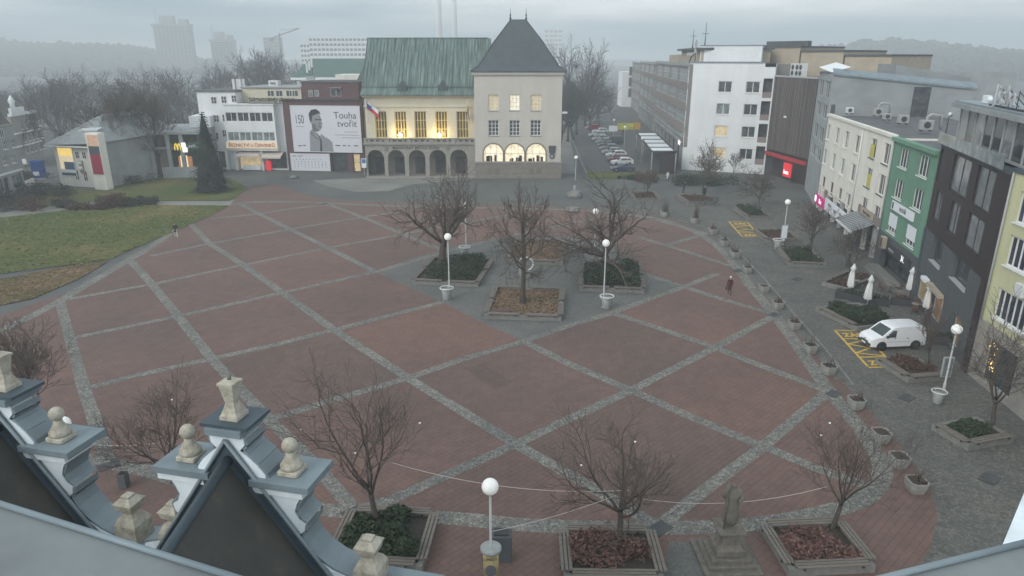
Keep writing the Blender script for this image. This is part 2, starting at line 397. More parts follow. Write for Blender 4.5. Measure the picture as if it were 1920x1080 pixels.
def wall_sheet(mb, x0, x1, z0, z1, holes, m, rev=.22, mrev=None):
    xs = sorted({x0, x1, *[h[0] for h in holes], *[h[1] for h in holes]}); zs = sorted({z0, z1, *[h[2] for h in holes], *[h[3] for h in holes]})
    xs = [x for x in xs if x0 - 1e-6 <= x <= x1 + 1e-6]; zs = [z for z in zs if z0 - 1e-6 <= z <= z1 + 1e-6]
    for i in range(len(xs) - 1):
        j = 0
        while j < len(zs) - 1:
            cx = (xs[i] + xs[i + 1]) / 2
            ins = lambda jj: any(h[0] < cx < h[1] and h[2] < (zs[jj] + zs[jj + 1]) / 2 < h[3] for h in holes)
            if ins(j): j += 1; continue
            k = j
            while k < len(zs) - 1 and not ins(k): k += 1
            mb.face([(xs[i], 0, zs[j]), (xs[i + 1], 0, zs[j]), (xs[i + 1], 0, zs[k]), (xs[i], 0, zs[k])], m); j = k
    for a, b, c, d in holes:
        r = mrev or m
        mb.face([(a, 0, c), (a, 0, d), (a, rev, d), (a, rev, c)], r); mb.face([(b, 0, d), (b, 0, c), (b, rev, c), (b, rev, d)], r)
        mb.face([(a, 0, d), (b, 0, d), (b, rev, d), (a, rev, d)], r); mb.face([(b, 0, c), (a, 0, c), (a, rev, c), (b, rev, c)], r)
_win = {}
def window(root, fac, x, z, w_, h_, cols=2, rws=1, frame='frame_white', glass='glass', rev=.16, fw=.07, sill=None, name='window', label=None):
    key = (round(w_, 2), round(h_, 2), cols, rws, frame, glass, fw, sill)
    if key not in _win:
        mb = MB(); a, b = w_ / 2, h_ / 2
        for q in ((-a, -b, -a + fw, b), (a - fw, -b, a, b)): mb.box(q[0], 0, q[1], q[2], .06, q[3], frame)
        for q in ((-a + fw, -b, a - fw, -b + fw), (-a + fw, b - fw, a - fw, b)): mb.box(q[0], 0, q[1], q[2], .06, q[3], frame)
        for i in range(1, cols): x_ = -a + w_ * i / cols; mb.box(x_ - fw * .55, .003, -b + fw, x_ + fw * .55, .058, b - fw, frame)
        for i in range(1, rws):
            z_ = -b + h_ * i / rws; mb.box(-a + fw, .006, z_ - fw * .4, a - fw, .055, z_ + fw * .4, frame)
        if sill: mb.box(-a - .08, -rev - .1, -b - .09, a + .08, .02, -b - .003, sill)
        g = MB(); g.face([(-a + .01, .045, -b + .01), (a - .01, .045, -b + .01), (a - .01, .045, b - .01), (-a + .01, .045, b - .01)], glass)
        f0 = mb.build('window'); g0 = g.build('glass'); _win[key] = (f0.data, g0.data)
        bpy.data.objects.remove(f0); bpy.data.objects.remove(g0)
    M = fac.M @ Matrix.Translation((x, rev, z))
    o = link(name, _win[key][0], root, M); link('glass', _win[key][1], o, M)
    if label: o['label'] = label
    return o
def lettering(root, fac, x, z, body, size, m, off=-.03, bold=0.0, spacing=1.0, tilt=0.0, name='lettering', ext=.012):
    me = text_mesh(body, size, ext, bold, spacing=spacing); me.materials.clear(); me.materials.append(MATS[m])
    return link(name, me, root, fac.M @ Matrix.Translation((x, off, z)) @ Matrix.Rotation(tilt, 4, 'Y') @ RX)
def facroot(name, label, cat, fac, group=None): 
    o = thing(name, label, cat, (0, 0, 0), 0, group); o.matrix_basis = fac.M; WM[o] = fac.M; return o
def shell(mb, L, D, h, m, back=True, roof='roof_felt', skew=0.0):   # side, back walls and a flat roof behind a facade sheet
    mb.face([(0, 0, 0), (0, 0, h), (skew, D, h), (skew, D, 0)], m); mb.face([(L, 0, 0), (L + skew, D, 0), (L + skew, D, h), (L, 0, h)], m)
    if back: mb.face([(skew, D, 0), (skew, D, h), (L + skew, D, h), (L + skew, D, 0)], m)
    if roof: mb.face([(0, 0, h), (L, 0, h), (L + skew, D, h), (skew, D, h)], roof)
def parapet(mb, L, D, h, m, t=.25, up=.35, out=.06):
    mb.box(-out, -out, h + .003, L + out, t, h + up, m); mb.box(-out, t, h + .003, t, D, h + up - .02, m); mb.box(L - t, t, h + .003, L + out, D, h + up - .02, m); mb.box(t, D - t, h + .003, L - t, D + out, h + up - .04, m)
def arch_wall(mb, x0, x1, z0, z1, arches, m, depth=.5, n=14, mrev=None):
    """wall sheet with round-headed openings: arches = (centre, half width, spring height)"""
    x = x0
    for c, hw, zs in arches:
        mb.face([(x, 0, z0), (c - hw, 0, z0), (c - hw, 0, z1), (x, 0, z1)], m)
        P = [(c - hw * math.cos(math.pi * i / n), zs + hw * math.sin(math.pi * i / n)) for i in range(n + 1)]
        for a, b in zip(P, P[1:]):
            mb.face([(a[0], 0, a[1]), (b[0], 0, b[1]), (b[0], 0, z1), (a[0], 0, z1)], m)
            mb.face([(a[0], 0, a[1]), (a[0], depth, a[1]), (b[0], depth, b[1]), (b[0], 0, b[1])], mrev or m)
        for s_ in (-1, 1):
            mb.face([(c + s_ * hw, 0, z0), (c + s_ * hw, depth, z0), (c + s_ * hw, depth, zs), (c + s_ * hw, 0, zs)], mrev or m)
        x = c + hw
    mb.face([(x, 0, z0), (x1, 0, z0), (x1, 0, z1), (x, 0, z1)], m)
# ================================================================ ground, paving, lawn, street, hills
def poly(name, px, m, z, world=None):
    mb = MB(); pts = [G(u, v, z) for u, v in px] if world is None else [Vector((x, y, z)) for x, y in world]
    bm = bmesh.new(); vs_ = [bm.verts.new(p) for p in pts]; f = bm.faces.new(vs_); bmesh.ops.triangulate(bm, faces=[f])
    bm.normal_update()
    for f in bm.faces:
        p = [v.co.copy() for v in f.verts]; mb.face(p if f.normal.z > 0 else p[::-1], m)
    bm.free(); return struct(mb, name)
def ribbon(mb, pts, wid, m, z):
    pts = [Vector((p[0], p[1], z)) for p in pts]; L = []
    for i, p in enumerate(pts):
        d = (pts[min(i + 1, len(pts) - 1)] - pts[max(i - 1, 0)]).normalized(); n_ = Vector((-d.y, d.x, 0)) * wid / 2; L.append((p + n_, p - n_))
    for a, b in zip(L, L[1:]): mb.face([a[1], b[1], b[0], a[0]], m)
def smooth(pts, k=4):
    out = []
    for i in range(len(pts) - 1):
        p0, p1, p2, p3 = [Vector(pts[max(0, min(len(pts) - 1, i + j))]) for j in (-1, 0, 1, 2)]
        for t in range(k):
            t /= k; out.append(.5 * ((2 * p1) + (p2 - p0) * t + (2 * p0 - 5 * p1 + 4 * p2 - p3) * t * t + (3 * p1 - p0 - 3 * p2 + p3) * t ** 3))
    out.append(Vector(pts[-1])); return out
gm = MB(); gm.face([(-2500, -300, -.03), (2500, -300, -.03), (2500, 5000, -.03), (-2500, 5000, -.03)], 'asphalt'); struct(gm, 'ground')
poly('street_paving', [(1240, 388), (1330, 372), (1420, 352), (1520, 385), (1560, 420), (1640, 500), (1716, 565), (1830, 705), (1950, 830), (1990, 1000), (1900, 1300), (1600, 1500), (300, 1500), (-300, 1400), (-500, 900), (100, 560), (460, 350), (760, 340), (1000, 350)], 'street_cobble', 0.0)
poly('front_pavement', [(440, 318), (690, 330), (1050, 336), (1130, 340), (1280, 320), (1425, 330), (1415, 352), (1330, 371), (1238, 388), (1000, 380), (640, 374), (545, 362), (490, 345)], 'asphalt', 0.004)
poly('paved_apron', [(585, 338), (700, 333), (890, 336), (770, 346), (728, 358), (668, 360), (615, 349)], 'pale_paving', 0.008)
poly('square_paving', [(-260, 780), (0, 592), (70, 566), (140, 545), (232, 492), (300, 455), (345, 424), (385, 402), (440, 372), (462, 352), (520, 346), (575, 366), (640, 376), (750, 381), (900, 384), (1080, 389), (1200, 400), (1262, 412), (1315, 432), (1352, 458), (1382, 490), (1425, 535), (1470, 588), (1530, 656), (1580, 716), (1645, 788), (1700, 850), (1742, 912), (1757, 970), (1744, 1030), (1700, 1090), (1600, 1240), (1000, 1400), (300, 1400), (-300, 1100)], 'red_paving', 0.006)
PAN = [[(627, 619), (765, 709), (982, 640), (845, 563)], [(967, 833), (1184, 732), (982, 640), (765, 709)], [(1184, 732), (1341, 652), (1148, 587), (982, 640)], [(1341, 652), (1552, 733), (1431, 837), (1184, 732)], [(285, 533), (456, 497), (530, 549), (334, 593)], [(397, 673), (627, 619), (765, 709), (504, 787)], [(456, 497), (615, 465), (704, 510), (530, 549)], [(1184, 732), (1431, 837), (1235, 988), (967, 833)], [(131, 635), (334, 593), (397, 673), (158, 730)], [(1148, 587), (1283, 538), (1450, 595), (1341, 652)]]
for i, q in enumerate(PAN): poly('paving_panel', q, 'red_paving_%d' % ((1, 2, 0, 1, 2, 0, 1, 0, 2, 1)[i]), .008)
poly('paving_patch', [(868, 690), (905, 682), (962, 716), (930, 730)], 'red_paving_3', .010); poly('paving_patch', [(880, 424), (1010, 418), (1040, 440), (900, 446)], 'red_paving_1', .0095)
poly('statue_paving', [(1255, 1015), (1335, 1020), (1330, 1110), (1235, 1130)], 'grey_paver', 0.011)
poly('central_paving', [(704, 511), (760, 488), (850, 462), (960, 444), (1080, 444), (1150, 458), (1204, 511), (1283, 538), (1215, 565), (1148, 587), (1060, 612), (982, 640), (905, 606), (850, 578), (780, 545)], 'grey_paver', 0.010)
sm_ = MB()
RING = [(-150, 700), (-40, 640), (60, 592), (112, 564), (175, 527), (243, 487), (300, 452), (350, 413), (400, 392), (455, 381), (520, 378), (617, 381), (750, 387), (900, 390), (1050, 393), (1160, 400), (1240, 412), (1305, 436), (1345, 462), (1380, 500), (1414, 545), (1452, 590), (1500, 655), (1552, 730), (1606, 795), (1640, 845), (1655, 885), (1628, 930), (1540, 962), (1400, 984), (1235, 990), (1000, 985), (850, 972), (700, 963), (590, 953), (400, 920), (302, 890), (204, 868), (120, 858), (30, 850)]
ribbon(sm_, smooth([G(*p) for p in RING]), .95, 'strip_cobble', .012)
LA = [[(112, 564), (131, 635), (158, 730), (204, 866)],
      [(243, 487), (285, 533), (334, 593), (397, 673), (504, 787), (560, 840), (610, 893), (665, 958)],
      [(350, 413), (393, 457), (456, 497), (530, 549), (627, 619), (765, 709), (967, 833), (1110, 915), (1235, 988)],
      [(450, 382), (485, 401), (544, 430), (615, 465), (704, 510)], [(982, 640), (1070, 684), (1184, 732), (1300, 784), (1431, 837), (1530, 878), (1635, 915)],
      [(600, 379), (617, 384), (679, 407), (760, 441), (830, 470)], [(1148, 587), (1240, 617), (1341, 652), (1450, 695), (1552, 733)],
      [(1204, 512), (1283, 538), (1350, 560), (1452, 590)], [(1195, 444), (1252, 461), (1371, 499)], [(1180, 402), (1262, 421), (1330, 440)]]
LB = [[(395, 410), (440, 406), (485, 401), (550, 391), (617, 384)], [(283, 480), (393, 457), (544, 430), (679, 407), (800, 390)],
      [(112, 564), (285, 533), (456, 497), (615, 465), (740, 442), (960, 402)], [(131, 635), (334, 593), (530, 549), (704, 510), (850, 468), (1000, 432), (1160, 402)],
      [(158, 730), (240, 708), (397, 673), (510, 648), (627, 619), (730, 592), (845, 563)],
      [(395, 815), (504, 787), (640, 746), (765, 709), (880, 670), (982, 640), (1070, 610), (1148, 587), (1220, 560), (1283, 538), (1345, 513)],
      [(640, 965), (740, 935), (840, 890), (967, 833), (1080, 780), (1184, 732), (1341, 652), (1452, 592)], [(1235, 988), (1340, 905), (1431, 837), (1552, 735)],
      [(1246, 461), (1319, 440)]]
for i, l in enumerate(LA): ribbon(sm_, [G(*p) for p in l], .74, 'strip_cobble', .015)
for i, l in enumerate(LB): ribbon(sm_, [G(*p) for p in l], .70, 'strip_cobble', .018)
struct(sm_, 'cobble_strips')
kb = MB(); ribbon(kb, smooth([G(*p) for p in [(1345, 452), (1382, 489), (1424, 535), (1470, 588), (1530, 656), (1575, 712)]]), .6, 'grey_paver', .021)
ribbon(kb, smooth([G(*p) for p in [(1272, 412), (1330, 430), (1362, 452), (1398, 487), (1440, 530), (1486, 585), (1548, 655), (1600, 722)]]), .16, 'concrete', .021)
struct(kb, 'kerb_line')
# lawn
poly('lawn', [(-500, 440), (0, 408), (130, 393), (190, 389), (290, 384), (430, 385), (400, 402), (340, 428), (240, 470), (205, 486), (100, 500), (0, 513), (-500, 570)], 'grass', .05)
poly('upper_lawn', [(110, 352), (160, 356), (200, 357), (260, 338), (330, 330), (380, 326), (440, 338), (466, 352), (440, 372), (428, 376), (290, 376), (180, 378), (120, 382), (60, 388), (40, 372)], 'grass', .05)
poly('lower_lawn', [(-500, 590), (0, 523), (120, 500), (203, 489), (150, 521), (62, 559), (0, 572), (-500, 680)], 'fallen_leaves', .05)
poly('lawn_path', [(-500, 442), (0, 409), (130, 394), (190, 390), (290, 385), (430, 386), (440, 374), (428, 377), (290, 377), (180, 380), (120, 384), (0, 399), (-500, 425)], 'pale_paving', .03)
poly('side_road', [(-600, 440), (-100, 390), (40, 366), (112, 340), (130, 318), (120, 300), (80, 305), (0, 330), (-600, 400)], 'asphalt', .02)
poly('street_road', [(1058, 240), (1075, 225), (1110, 200), (1130, 180), (1160, 185), (1185, 245), (1200, 322), (1105, 326), (1062, 250)], 'asphalt', .012)
stp = MB()
ribbon(stp, [G(*p) for p in [(1100, 326), (1088, 300), (1076, 270), (1064, 245)]], .35, 'concrete', .10)
ribbon(stp, [G(*p) for p in [(1064, 326), (1062, 290), (1058, 250)]], 3.0, 'pale_paving', .02)
struct(stp, 'street_kerb')
gp = poly('street_verge', [(1100, 322), (1120, 321), (1240, 326), (1236, 337), (1105, 335)], 'grass', .03)
def tufts(px, n, seed, size, mats, z):
    rr = random.Random(seed); mb = MB(); P = [G(u, v, z) for u, v in px]; x0, x1, y0, y1 = min(p.x for p in P), max(p.x for p in P), min(p.y for p in P), max(p.y for p in P)
    def ins(x, y):
        c = False; j = len(P) - 1
        for i in range(len(P)):
            if (P[i].y > y) != (P[j].y > y) and x < (P[j].x - P[i].x) * (y - P[i].y) / (P[j].y - P[i].y) + P[i].x: c = not c
            j = i
        return c
    k = 0
    while k < n:
        x, y = rr.uniform(x0, x1), rr.uniform(y0, y1)
        if not ins(x, y): continue
        k += 1; s_ = size * rr.uniform(.5, 1.4); a = rr.uniform(0, 6.28); c, d = math.cos(a) * s_, math.sin(a) * s_; hh = s_ * rr.uniform(.2, .7)
        mb.face([(x - c, y - d, z), (x + c, y + d, z), (x + c * .6 + rr.uniform(-.05, .05), y + d * .6, z + hh), (x - c * .5, y - d * .5 + rr.uniform(-.05, .05), z + hh)], rr.choice(mats))
    return mb
W_('grass_blade', (.125, .16, .058), var=.35, scale=1, world=True); W_('grass_dry', (.27, .22, .11), var=.3, scale=1, world=True)
stuff(tufts([(-60, 410), (0, 408), (130, 393), (190, 389), (290, 384), (430, 386), (400, 403), (342, 429), (242, 471), (207, 487), (100, 501), (0, 514), (-60, 520)], 6000, 3, .13, ['grass_blade', 'grass_blade', 'grass_dry'], .05), 'grass_tufts', 'rough tufts of winter grass on the big lawn', 'grass')
stuff(tufts([(-60, 535), (0, 523), (120, 500), (204, 488), (152, 522), (64, 560), (0, 573), (-60, 590)], 3000, 4, .08, ['litter_leaf', 'litter_leaf', 'grass_dry'], .05), 'leaf_litter', 'brown fallen leaves on the lower corner of the lawn', 'fallen leaves')
# hills, far away behind the haze
def hill(name, pts, Y, depth, base, m, seed):
    rnd = random.Random(seed); mb = MB(); P = smooth([(p[0], p[1], 0) for p in pts], 8); top = []
    for p in P:
        q = T(p[0], p[1] + rnd.uniform(-1.2, 1.2), Y); top.append(q)
    for a, b in zip(top, top[1:]):
        mb.face([(a.x, Y - depth, base), (b.x, Y - depth, base), b, a], m); mb.face([a, b, (b.x, Y + depth, base), (a.x, Y + depth, base)], m)
    for a in top:                                                # tree line
        for k in range(60):
            t = rnd.random(); c = Vector((a.x, Y - depth * t, a.z + (base - a.z) * t)) + Vector((rnd.uniform(-14, 14), rnd.uniform(-10, 0), rnd.uniform(-3, 1)))
            h = rnd.uniform(6, 13); r = h * .5
            mb.lathe([(r * .5, -3), (r, h * .3), (r * .85, h * .7), (r * .3, h)], m, 5, c, False)
    return struct(mb, name)
W_('hill_forest', (.045, .055, .045), var=.3, scale=.06, world=True)
hill('hill_ridge', [(-700, 70), (-350, 76), (-60, 82), (40, 86), (150, 90), (230, 93), (300, 104), (420, 122), (560, 132)], 1250, 500, -5, 'hill_forest', 3)
hill('hill_slope', [(1480, 118), (1560, 96), (1640, 88), (1700, 90), (1780, 98), (1860, 114), (1960, 132), (2200, 150), (2500, 160)], 1000, 400, -5, 'hill_forest', 5)
# ================================================================ trees and plants
def bare_tree(seed, h, sp, r0, style='vase', twig=.012, bark='bark', tw='twig', fork=.28, dens=1.0, lean=0.0):
    """returns (trunk, branches) builders: a leafless tree h metres tall with a crown of half width sp"""
    rnd = random.Random(seed); seg = []
    st = dict(vase=(6, 5, 5, 4, .30, .58), spread=(8, 6, 5, 3, .12, .50), fine=(11, 5, 4, 3, .10, .5), tall=(7, 5, 5, 3, .3, .62))[style]
    def grow(p, d, L, r, lv, mx_):
        n = (6, 5, 4, 3, 2)[lv]; pts = [p]; rad = [r]; q = p.copy(); dd = d.copy(); r1 = max(twig, r * (.45 if lv else .7))
        wob = (.05, .13, .17, .19, .16)[lv] * (1.35 if style == 'spread' else 1)
        for i in range(n):
            dd = (dd + Vector((rnd.gauss(0, wob), rnd.gauss(0, wob), rnd.gauss(0, wob) + st[4] * (.35 if lv else 0)))).normalized()
            q = q + dd * (L / n); pts.append(q.copy()); rad.append(r + (r1 - r) * (i + 1) / n)
        seg.append((lv, pts, rad))
        if lv >= mx_: return
        k = max(2, int(round(st[lv] * dens * rnd.uniform(.8, 1.2)))) if lv < 4 else 0
        for j in range(k):
            t = (.25 + .75 * (j + .6) / k) if lv else ((.78 + .22 * (j + .5) / k) if style in ('vase', 'spread') else (fork + (1 - fork) * (j + .3) / k))
            f = t * n; i = min(n - 1, int(f)); b = pts[i].lerp(pts[i + 1], f - i); ax = (pts[i + 1] - pts[i]).normalized()
            az = rnd.uniform(0, 6.283) if lv else 6.283 * (j * .618 + rnd.uniform(-.08, .08))
            o = ax.orthogonal().normalized(); o = Matrix.Rotation(az, 3, ax) @ o
            an = R(rnd.uniform(32, 58)) if lv else (R(14 + 52 * ((j * .618 + .3) % 1)) if style == 'spread' else (R(66) if style == 'fine' else R(18 + 42 * ((j * .618 + .2) % 1))))
            nd = (ax * math.cos(an) + o * math.sin(an)).normalized()
            s_ = rnd.uniform(.75, 1.15)
            Lc = L * st[5] * s_ if lv else (h * (.62 if style in ('vase', 'spread') else .38 * (1.25 - .8 * (t - fork))) * s_)
            rr = (rad[i] * (.62 if lv else .6)) * (.8 if style in ('fine', 'tall') and not lv else 1)
            grow(b, nd, Lc, max(twig, rr), lv + 1, mx_)
        if lv:                                                     # the limb carries on as its own leader
            grow(pts[-1], dd, L * .55, r1, lv + 1, mx_)
    H0 = h * (fork + .08 if style in ('vase', 'spread') else .94)
    grow(Vector((0, 0, -.1)), Vector((lean, 0, 1)).normalized(), H0, r0, 0, 4)
    pts = [p for s in seg for p in s[1]]; zx = max(p.z for p in pts); rx = sorted(math.hypot(p.x, p.y) for p in pts)[int(len(pts) * (.90 if style == 'spread' else .93))]
    zx = sorted(p.z for p in pts)[int(len(pts) * (.985 if style in ('spread', 'vase') else 1) - 1)]; a, b = sp / rx, h / zx
    tr, br = MB(), MB()
    for lv, P, rad in seg:
        hf = lambda p: Vector((p.x * a, p.y * a, p.z * b)) if True else p
        P = [hf(p) for p in P]
        if lv == 0: rad = [rad[0] * 1.5] + rad[1:]
        (tr if lv == 0 else br).tube(P, rad, bark if lv < 2 else tw, (8, 6, 4, 3, 3)[lv], lv < 2)
    return tr, br
NT = [0]
def tree(px, top, half, label, style='vase', group=None, bark='bark', tw='twig', r0=None, twig=.012, name='bare_tree', fork=.28, dens=1.0, lean=0.0, z=0.0, loc=None):
    NT[0] += 1; p = Vector(loc) if loc else G(px[0], px[1], z); h = hgt(p, top) - z; sp = half * dep(p) / FPX
    t = thing(name, label, 'tree', p, 0, group)
    tr, br = bare_tree(NT[0] * 7 + 1, h, sp, r0 or max(.08, h * .016), style, twig, bark, tw, fork, dens, lean)
    put(tr, 'trunk', t); put(br, 'branches', t); return t
def leaves(mb, fn, n, size, m, rnd, flat=.5):
    """n small leaf quads at points fn()"""
    for _ in range(n):
        c = Vector(fn()); a = Vector((rnd.gauss(0, 1), rnd.gauss(0, 1), rnd.gauss(0, flat))).normalized(); b = a.orthogonal().normalized()
        b = Matrix.Rotation(rnd.uniform(0, 6.28), 3, a) @ b; s_ = size * rnd.uniform(.6, 1.3)
        mb.face([c - a * s_, c + b * s_ * .45, c + a * s_, c - b * s_ * .45], m)
def clump(rnd, rx, ry, h, k=7):
    """sampler of points through an uneven low shrub rx by ry, h high"""
    cs = [(rnd.uniform(-.85, .85) * rx, rnd.uniform(-.85, .85) * ry, rnd.uniform(.3, .55) * h, rnd.uniform(.28, .46)) for _ in range(k + 5)]
    def f():
        c = rnd.choice(cs); d = Vector((rnd.gauss(0, 1), rnd.gauss(0, 1), rnd.gauss(0, 1))).normalized() * (rnd.random() ** .4)
        x, y = c[0] + d.x * rx * c[3] * 1.15, c[1] + d.y * ry * c[3] * 1.15
        return (max(-rx, min(rx, x)), max(-ry, min(ry, y)), max(.03, c[2] + d.z * h * .5))
    return f
def shrub(loc, rx, ry, h, label, m='evergreen', n=1500, size=.11, rz=0.0, group=None, seed=1, name='shrub', k=9, core=True):
    rnd = random.Random(seed); t = thing(name, label, 'shrub', loc, rz, group); f = MB(); leaves(f, clump(rnd, rx, ry, h, k), n, size, m, rnd)
    st = MB()
    for _ in range(14):
        x, y = rnd.uniform(-.6, .6) * rx, rnd.uniform(-.6, .6) * ry
        st.tube([(0, 0, -.05), (x * .7, y * .7, h * .3), (x, y, h * .75)], [.03, .02, .01], 'bark', 4)
    put(f, 'foliage', t); put(st, 'stems', t); return t
def conifer(loc, h, r, label, seed=4, name='conifer'):
    rnd = random.Random(seed); t = thing(name, label, 'tree', loc); tr = MB(); tr.tube([(0, 0, -.1), (0, 0, h * .5), (0, 0, h * .97)], [.26, .15, .02], 'bark', 8)
    cr_ = MB()
    lv = 46
    for i in range(lv):
        z = h * (.02 + .95 * i / lv); rr = r * (1 - (z / h)) ** .8 * (.95 if i > 3 else .9)
        for j in range(max(5, int(15 * (1 - i / lv) + 4))):
            a = rnd.uniform(0, 6.283); L = rr * rnd.uniform(.72, 1.12) + .1; d = Vector((math.cos(a), math.sin(a), 0)); n_ = max(3, int(L / .22))
            for k in range(n_):
                q = (k + rnd.random()) / n_; c = d * L * q + Vector((0, 0, z - .30 * L * q + .1 * q * q)); s_ = .42 * (1.05 - .45 * q)
                e = Vector((-d.y, d.x, 0)) * s_ * rnd.uniform(.6, 1.1); f = d * s_ * 1.1 + Vector((0, 0, rnd.uniform(-.16, .05)))
                cr_.face([c - e * .5 , c + f * .3 - e, c + f, c + f * .3 + e], 'conifer_green')
    cr_.lathe([(.3, .05), (r * .62, .25), (r * .42, h * .35), (r * .2, h * .7), (.03, h * .95)], 'conifer_green', 9, (0, 0, 0), False)
    put(tr, 'trunk', t); put(cr_, 'crown', t); return t
# the trees of the square
tree((828, 503), 322, 108, 'broad old bare tree with gnarled spreading limbs in the bench bed left of the centre', 'spread', 'bare trees on the square', r0=.42, twig=.017, bark='bark_red', fork=.22, dens=.95)
tree((1137, 508), 346, 112, 'broad old bare tree with drooping limbs in the bench bed right of the centre', 'spread', 'bare trees on the square', r0=.40, twig=.017, bark='bark_red', fork=.18, dens=.95)
tree((980, 574), 336, 62, 'slender upright bare tree rising from the bench bed of fallen leaves', 'fine', 'bare trees on the square', r0=.2, twig=.015, bark='bark', fork=.34)
tree((710, 1000), 688, 112, 'bare vase shaped tree over the dark green shrub bed beside the gable', 'vase', 'bare trees along the front of the square', r0=.15, twig=.008, fork=.38, dens=.95)
tree((1164, 1036), 806, 132, 'bare wide crowned tree over the reddish leafy bed in front of the house', 'vase', 'bare trees along the front of the square', r0=.16, twig=.008, fork=.44, dens=.95)
tree((1556, 1000), 786, 92, 'bare leaning tree in the bench bed at the lower right of the square', 'vase', 'bare trees along the front of the square', r0=.12, twig=.008, fork=.38, dens=.85, lean=.12)
tree((325, 905), 716, 98, 'bare tree showing between the two gables of the near roof', 'vase', 'bare trees along the front of the square', r0=.12, twig=.009, fork=.2)
tree((66, 842), 585, 92, 'tall bare tree behind the gable at the left edge', 'tall', 'bare trees along the front of the square', r0=.14, twig=.010, fork=.2, dens=1.1)
SR = 'bare trees along the shop street'
tree((1318, 366), 274, 44, 'bare round tree among bicycles before the white gable tower', 'vase', SR, r0=.16, twig=.022, fork=.28)
tree((1424, 392), 322, 40, 'bare tree in the shrub bed below the red shop sign', 'vase', SR, r0=.13, twig=.022, fork=.36)
tree((1519, 478), 384, 46, 'bare forked tree in the hedge bed before the cream house', 'vase', SR, r0=.13, twig=.017, fork=.4, dens=.8)
tree((1590, 522), 428, 40, 'thin bare tree beside the white folded parasols', 'vase', SR, r0=.08, twig=.014, fork=.4, dens=.8)
tree((1741, 692), 582, 46, 'bare tree in the brown leafy bed behind the white van', 'vase', SR, r0=.09, twig=.011, fork=.38, dens=.85)
tree((1858, 806), 590, 92, 'large bare tree in the bed at the right edge before the yellow house', 'vase', SR, r0=.13, twig=.010, fork=.30, dens=.9)
tree((1213, 368), 322, 20, 'small dark pruned bare tree in a bed near the street corner', 'vase', SR, r0=.1, twig=.02, fork=.45, dens=.7)
tree((1372, 335), 288, 26, 'small bare tree standing against the white gable tower', 'vase', SR, r0=.08, twig=.02, fork=.3, dens=.7)
LG = 'bare trees round the white corner building'
tree((236, 334), 158, 62, 'tall dark bare tree in front of the white corner building', 'tall', LG, r0=.3, twig=.03, fork=.28)
tree((256, 333), 176, 66, 'forked bare tree just right of the tallest trunk by the corner building', 'vase', LG, r0=.3, twig=.03, fork=.2)
tree((303, 332), 158, 46, 'tall bare tree left of the lit fast food front', 'tall', LG, r0=.26, twig=.03, fork=.2)
tree((57, 306), 196, 44, 'bare street tree behind the blue poster box', 'vase', LG, r0=.25, twig=.035, fork=.38)
conifer(G(398, 358), hgt(G(398, 358), 202), 3.7, 'dark green spruce standing alone on the lawn')
# the wooded backdrop: a few tree shapes repeated as separate trees
proto = []
for k, (stl, hh, ss) in enumerate((('vase', 15, 6.5), ('tall', 17, 4.6), ('spread', 13, 6.5), ('vase', 12, 5))):
    t = thing('bare_tree', 'far tree', 'tree'); tr, br = bare_tree(300 + k, hh, ss, .3, stl, .03, 'bark_far', 'twig_far', .26, .95); put(tr, 'trunk', t); put(br, 'branches', t); proto.append([t, hh, 0])
def far_tree(u, v, top, Y, k, label, wid=1.0, group='hazy trees behind the houses', rz=None):
    x = T(u, v, Y).x; p = Vector((x, Y, 0)); h = hgt(p, top); s_ = h / proto[k][1]; t = proto[k]
    M = TRS(p, rz if rz is not None else (u * .37) % 6.28, (s_ * wid, s_ * wid, s_))
    if not t[2]:
        t[2] = 1; o = t[0]; o.matrix_basis = M; WM[o] = M; o['label'] = label; o['group'] = group
    else: copy_tree(t[0], M, label, group)
BT = 'hazy leafless tree in the wood behind the left houses'
rb = random.Random(21)
for i, (u, top, Y, k, wd) in enumerate(((92, 148, 175, 0, 1.1), (128, 140, 190, 1, 1.6), (158, 136, 185, 0, 1.1), (176, 150, 205, 2, 1.2), (228, 160, 210, 0, 1.2), (262, 140, 180, 1, 1.5), (285, 132, 200, 0, 1.1), (345, 140, 180, 3, 1.3), (405, 128, 230, 1, 1.6), (432, 120, 220, 0, 1.1), (492, 104, 230, 0, 1.0), (516, 100, 235, 3, 1.1), (42, 168, 190, 2, 1.2), (12, 172, 200, 3, 1.3), (556, 122, 215, 3, .7), (110, 165, 160, 3, 1.2), (240, 170, 165, 3, 1.3), (300, 170, 168, 2, 1.1), (350, 165, 230, 2, 1.4))):
    far_tree(u, 200, top, Y, k, BT, wd)
BR = 'hazy leafless tree standing along the street behind the town hall'
for i, (u, top, Y, k, wd) in enumerate(((1082, 84, 190, 0, .8), (1066, 138, 175, 2, .9), (1098, 130, 215, 3, .9), (1052, 165, 165, 3, .8), (1124, 165, 235, 0, .9), (1108, 150, 200, 2, .9), (1144, 175, 270, 3, 1.1), (1076, 155, 180, 3, 1.0))):
    far_tree(u, 200, top, Y, k, BR, wd, 'hazy trees along the far street')
for t in proto:
    if not t[2]: bpy.data.objects.remove(t[0])
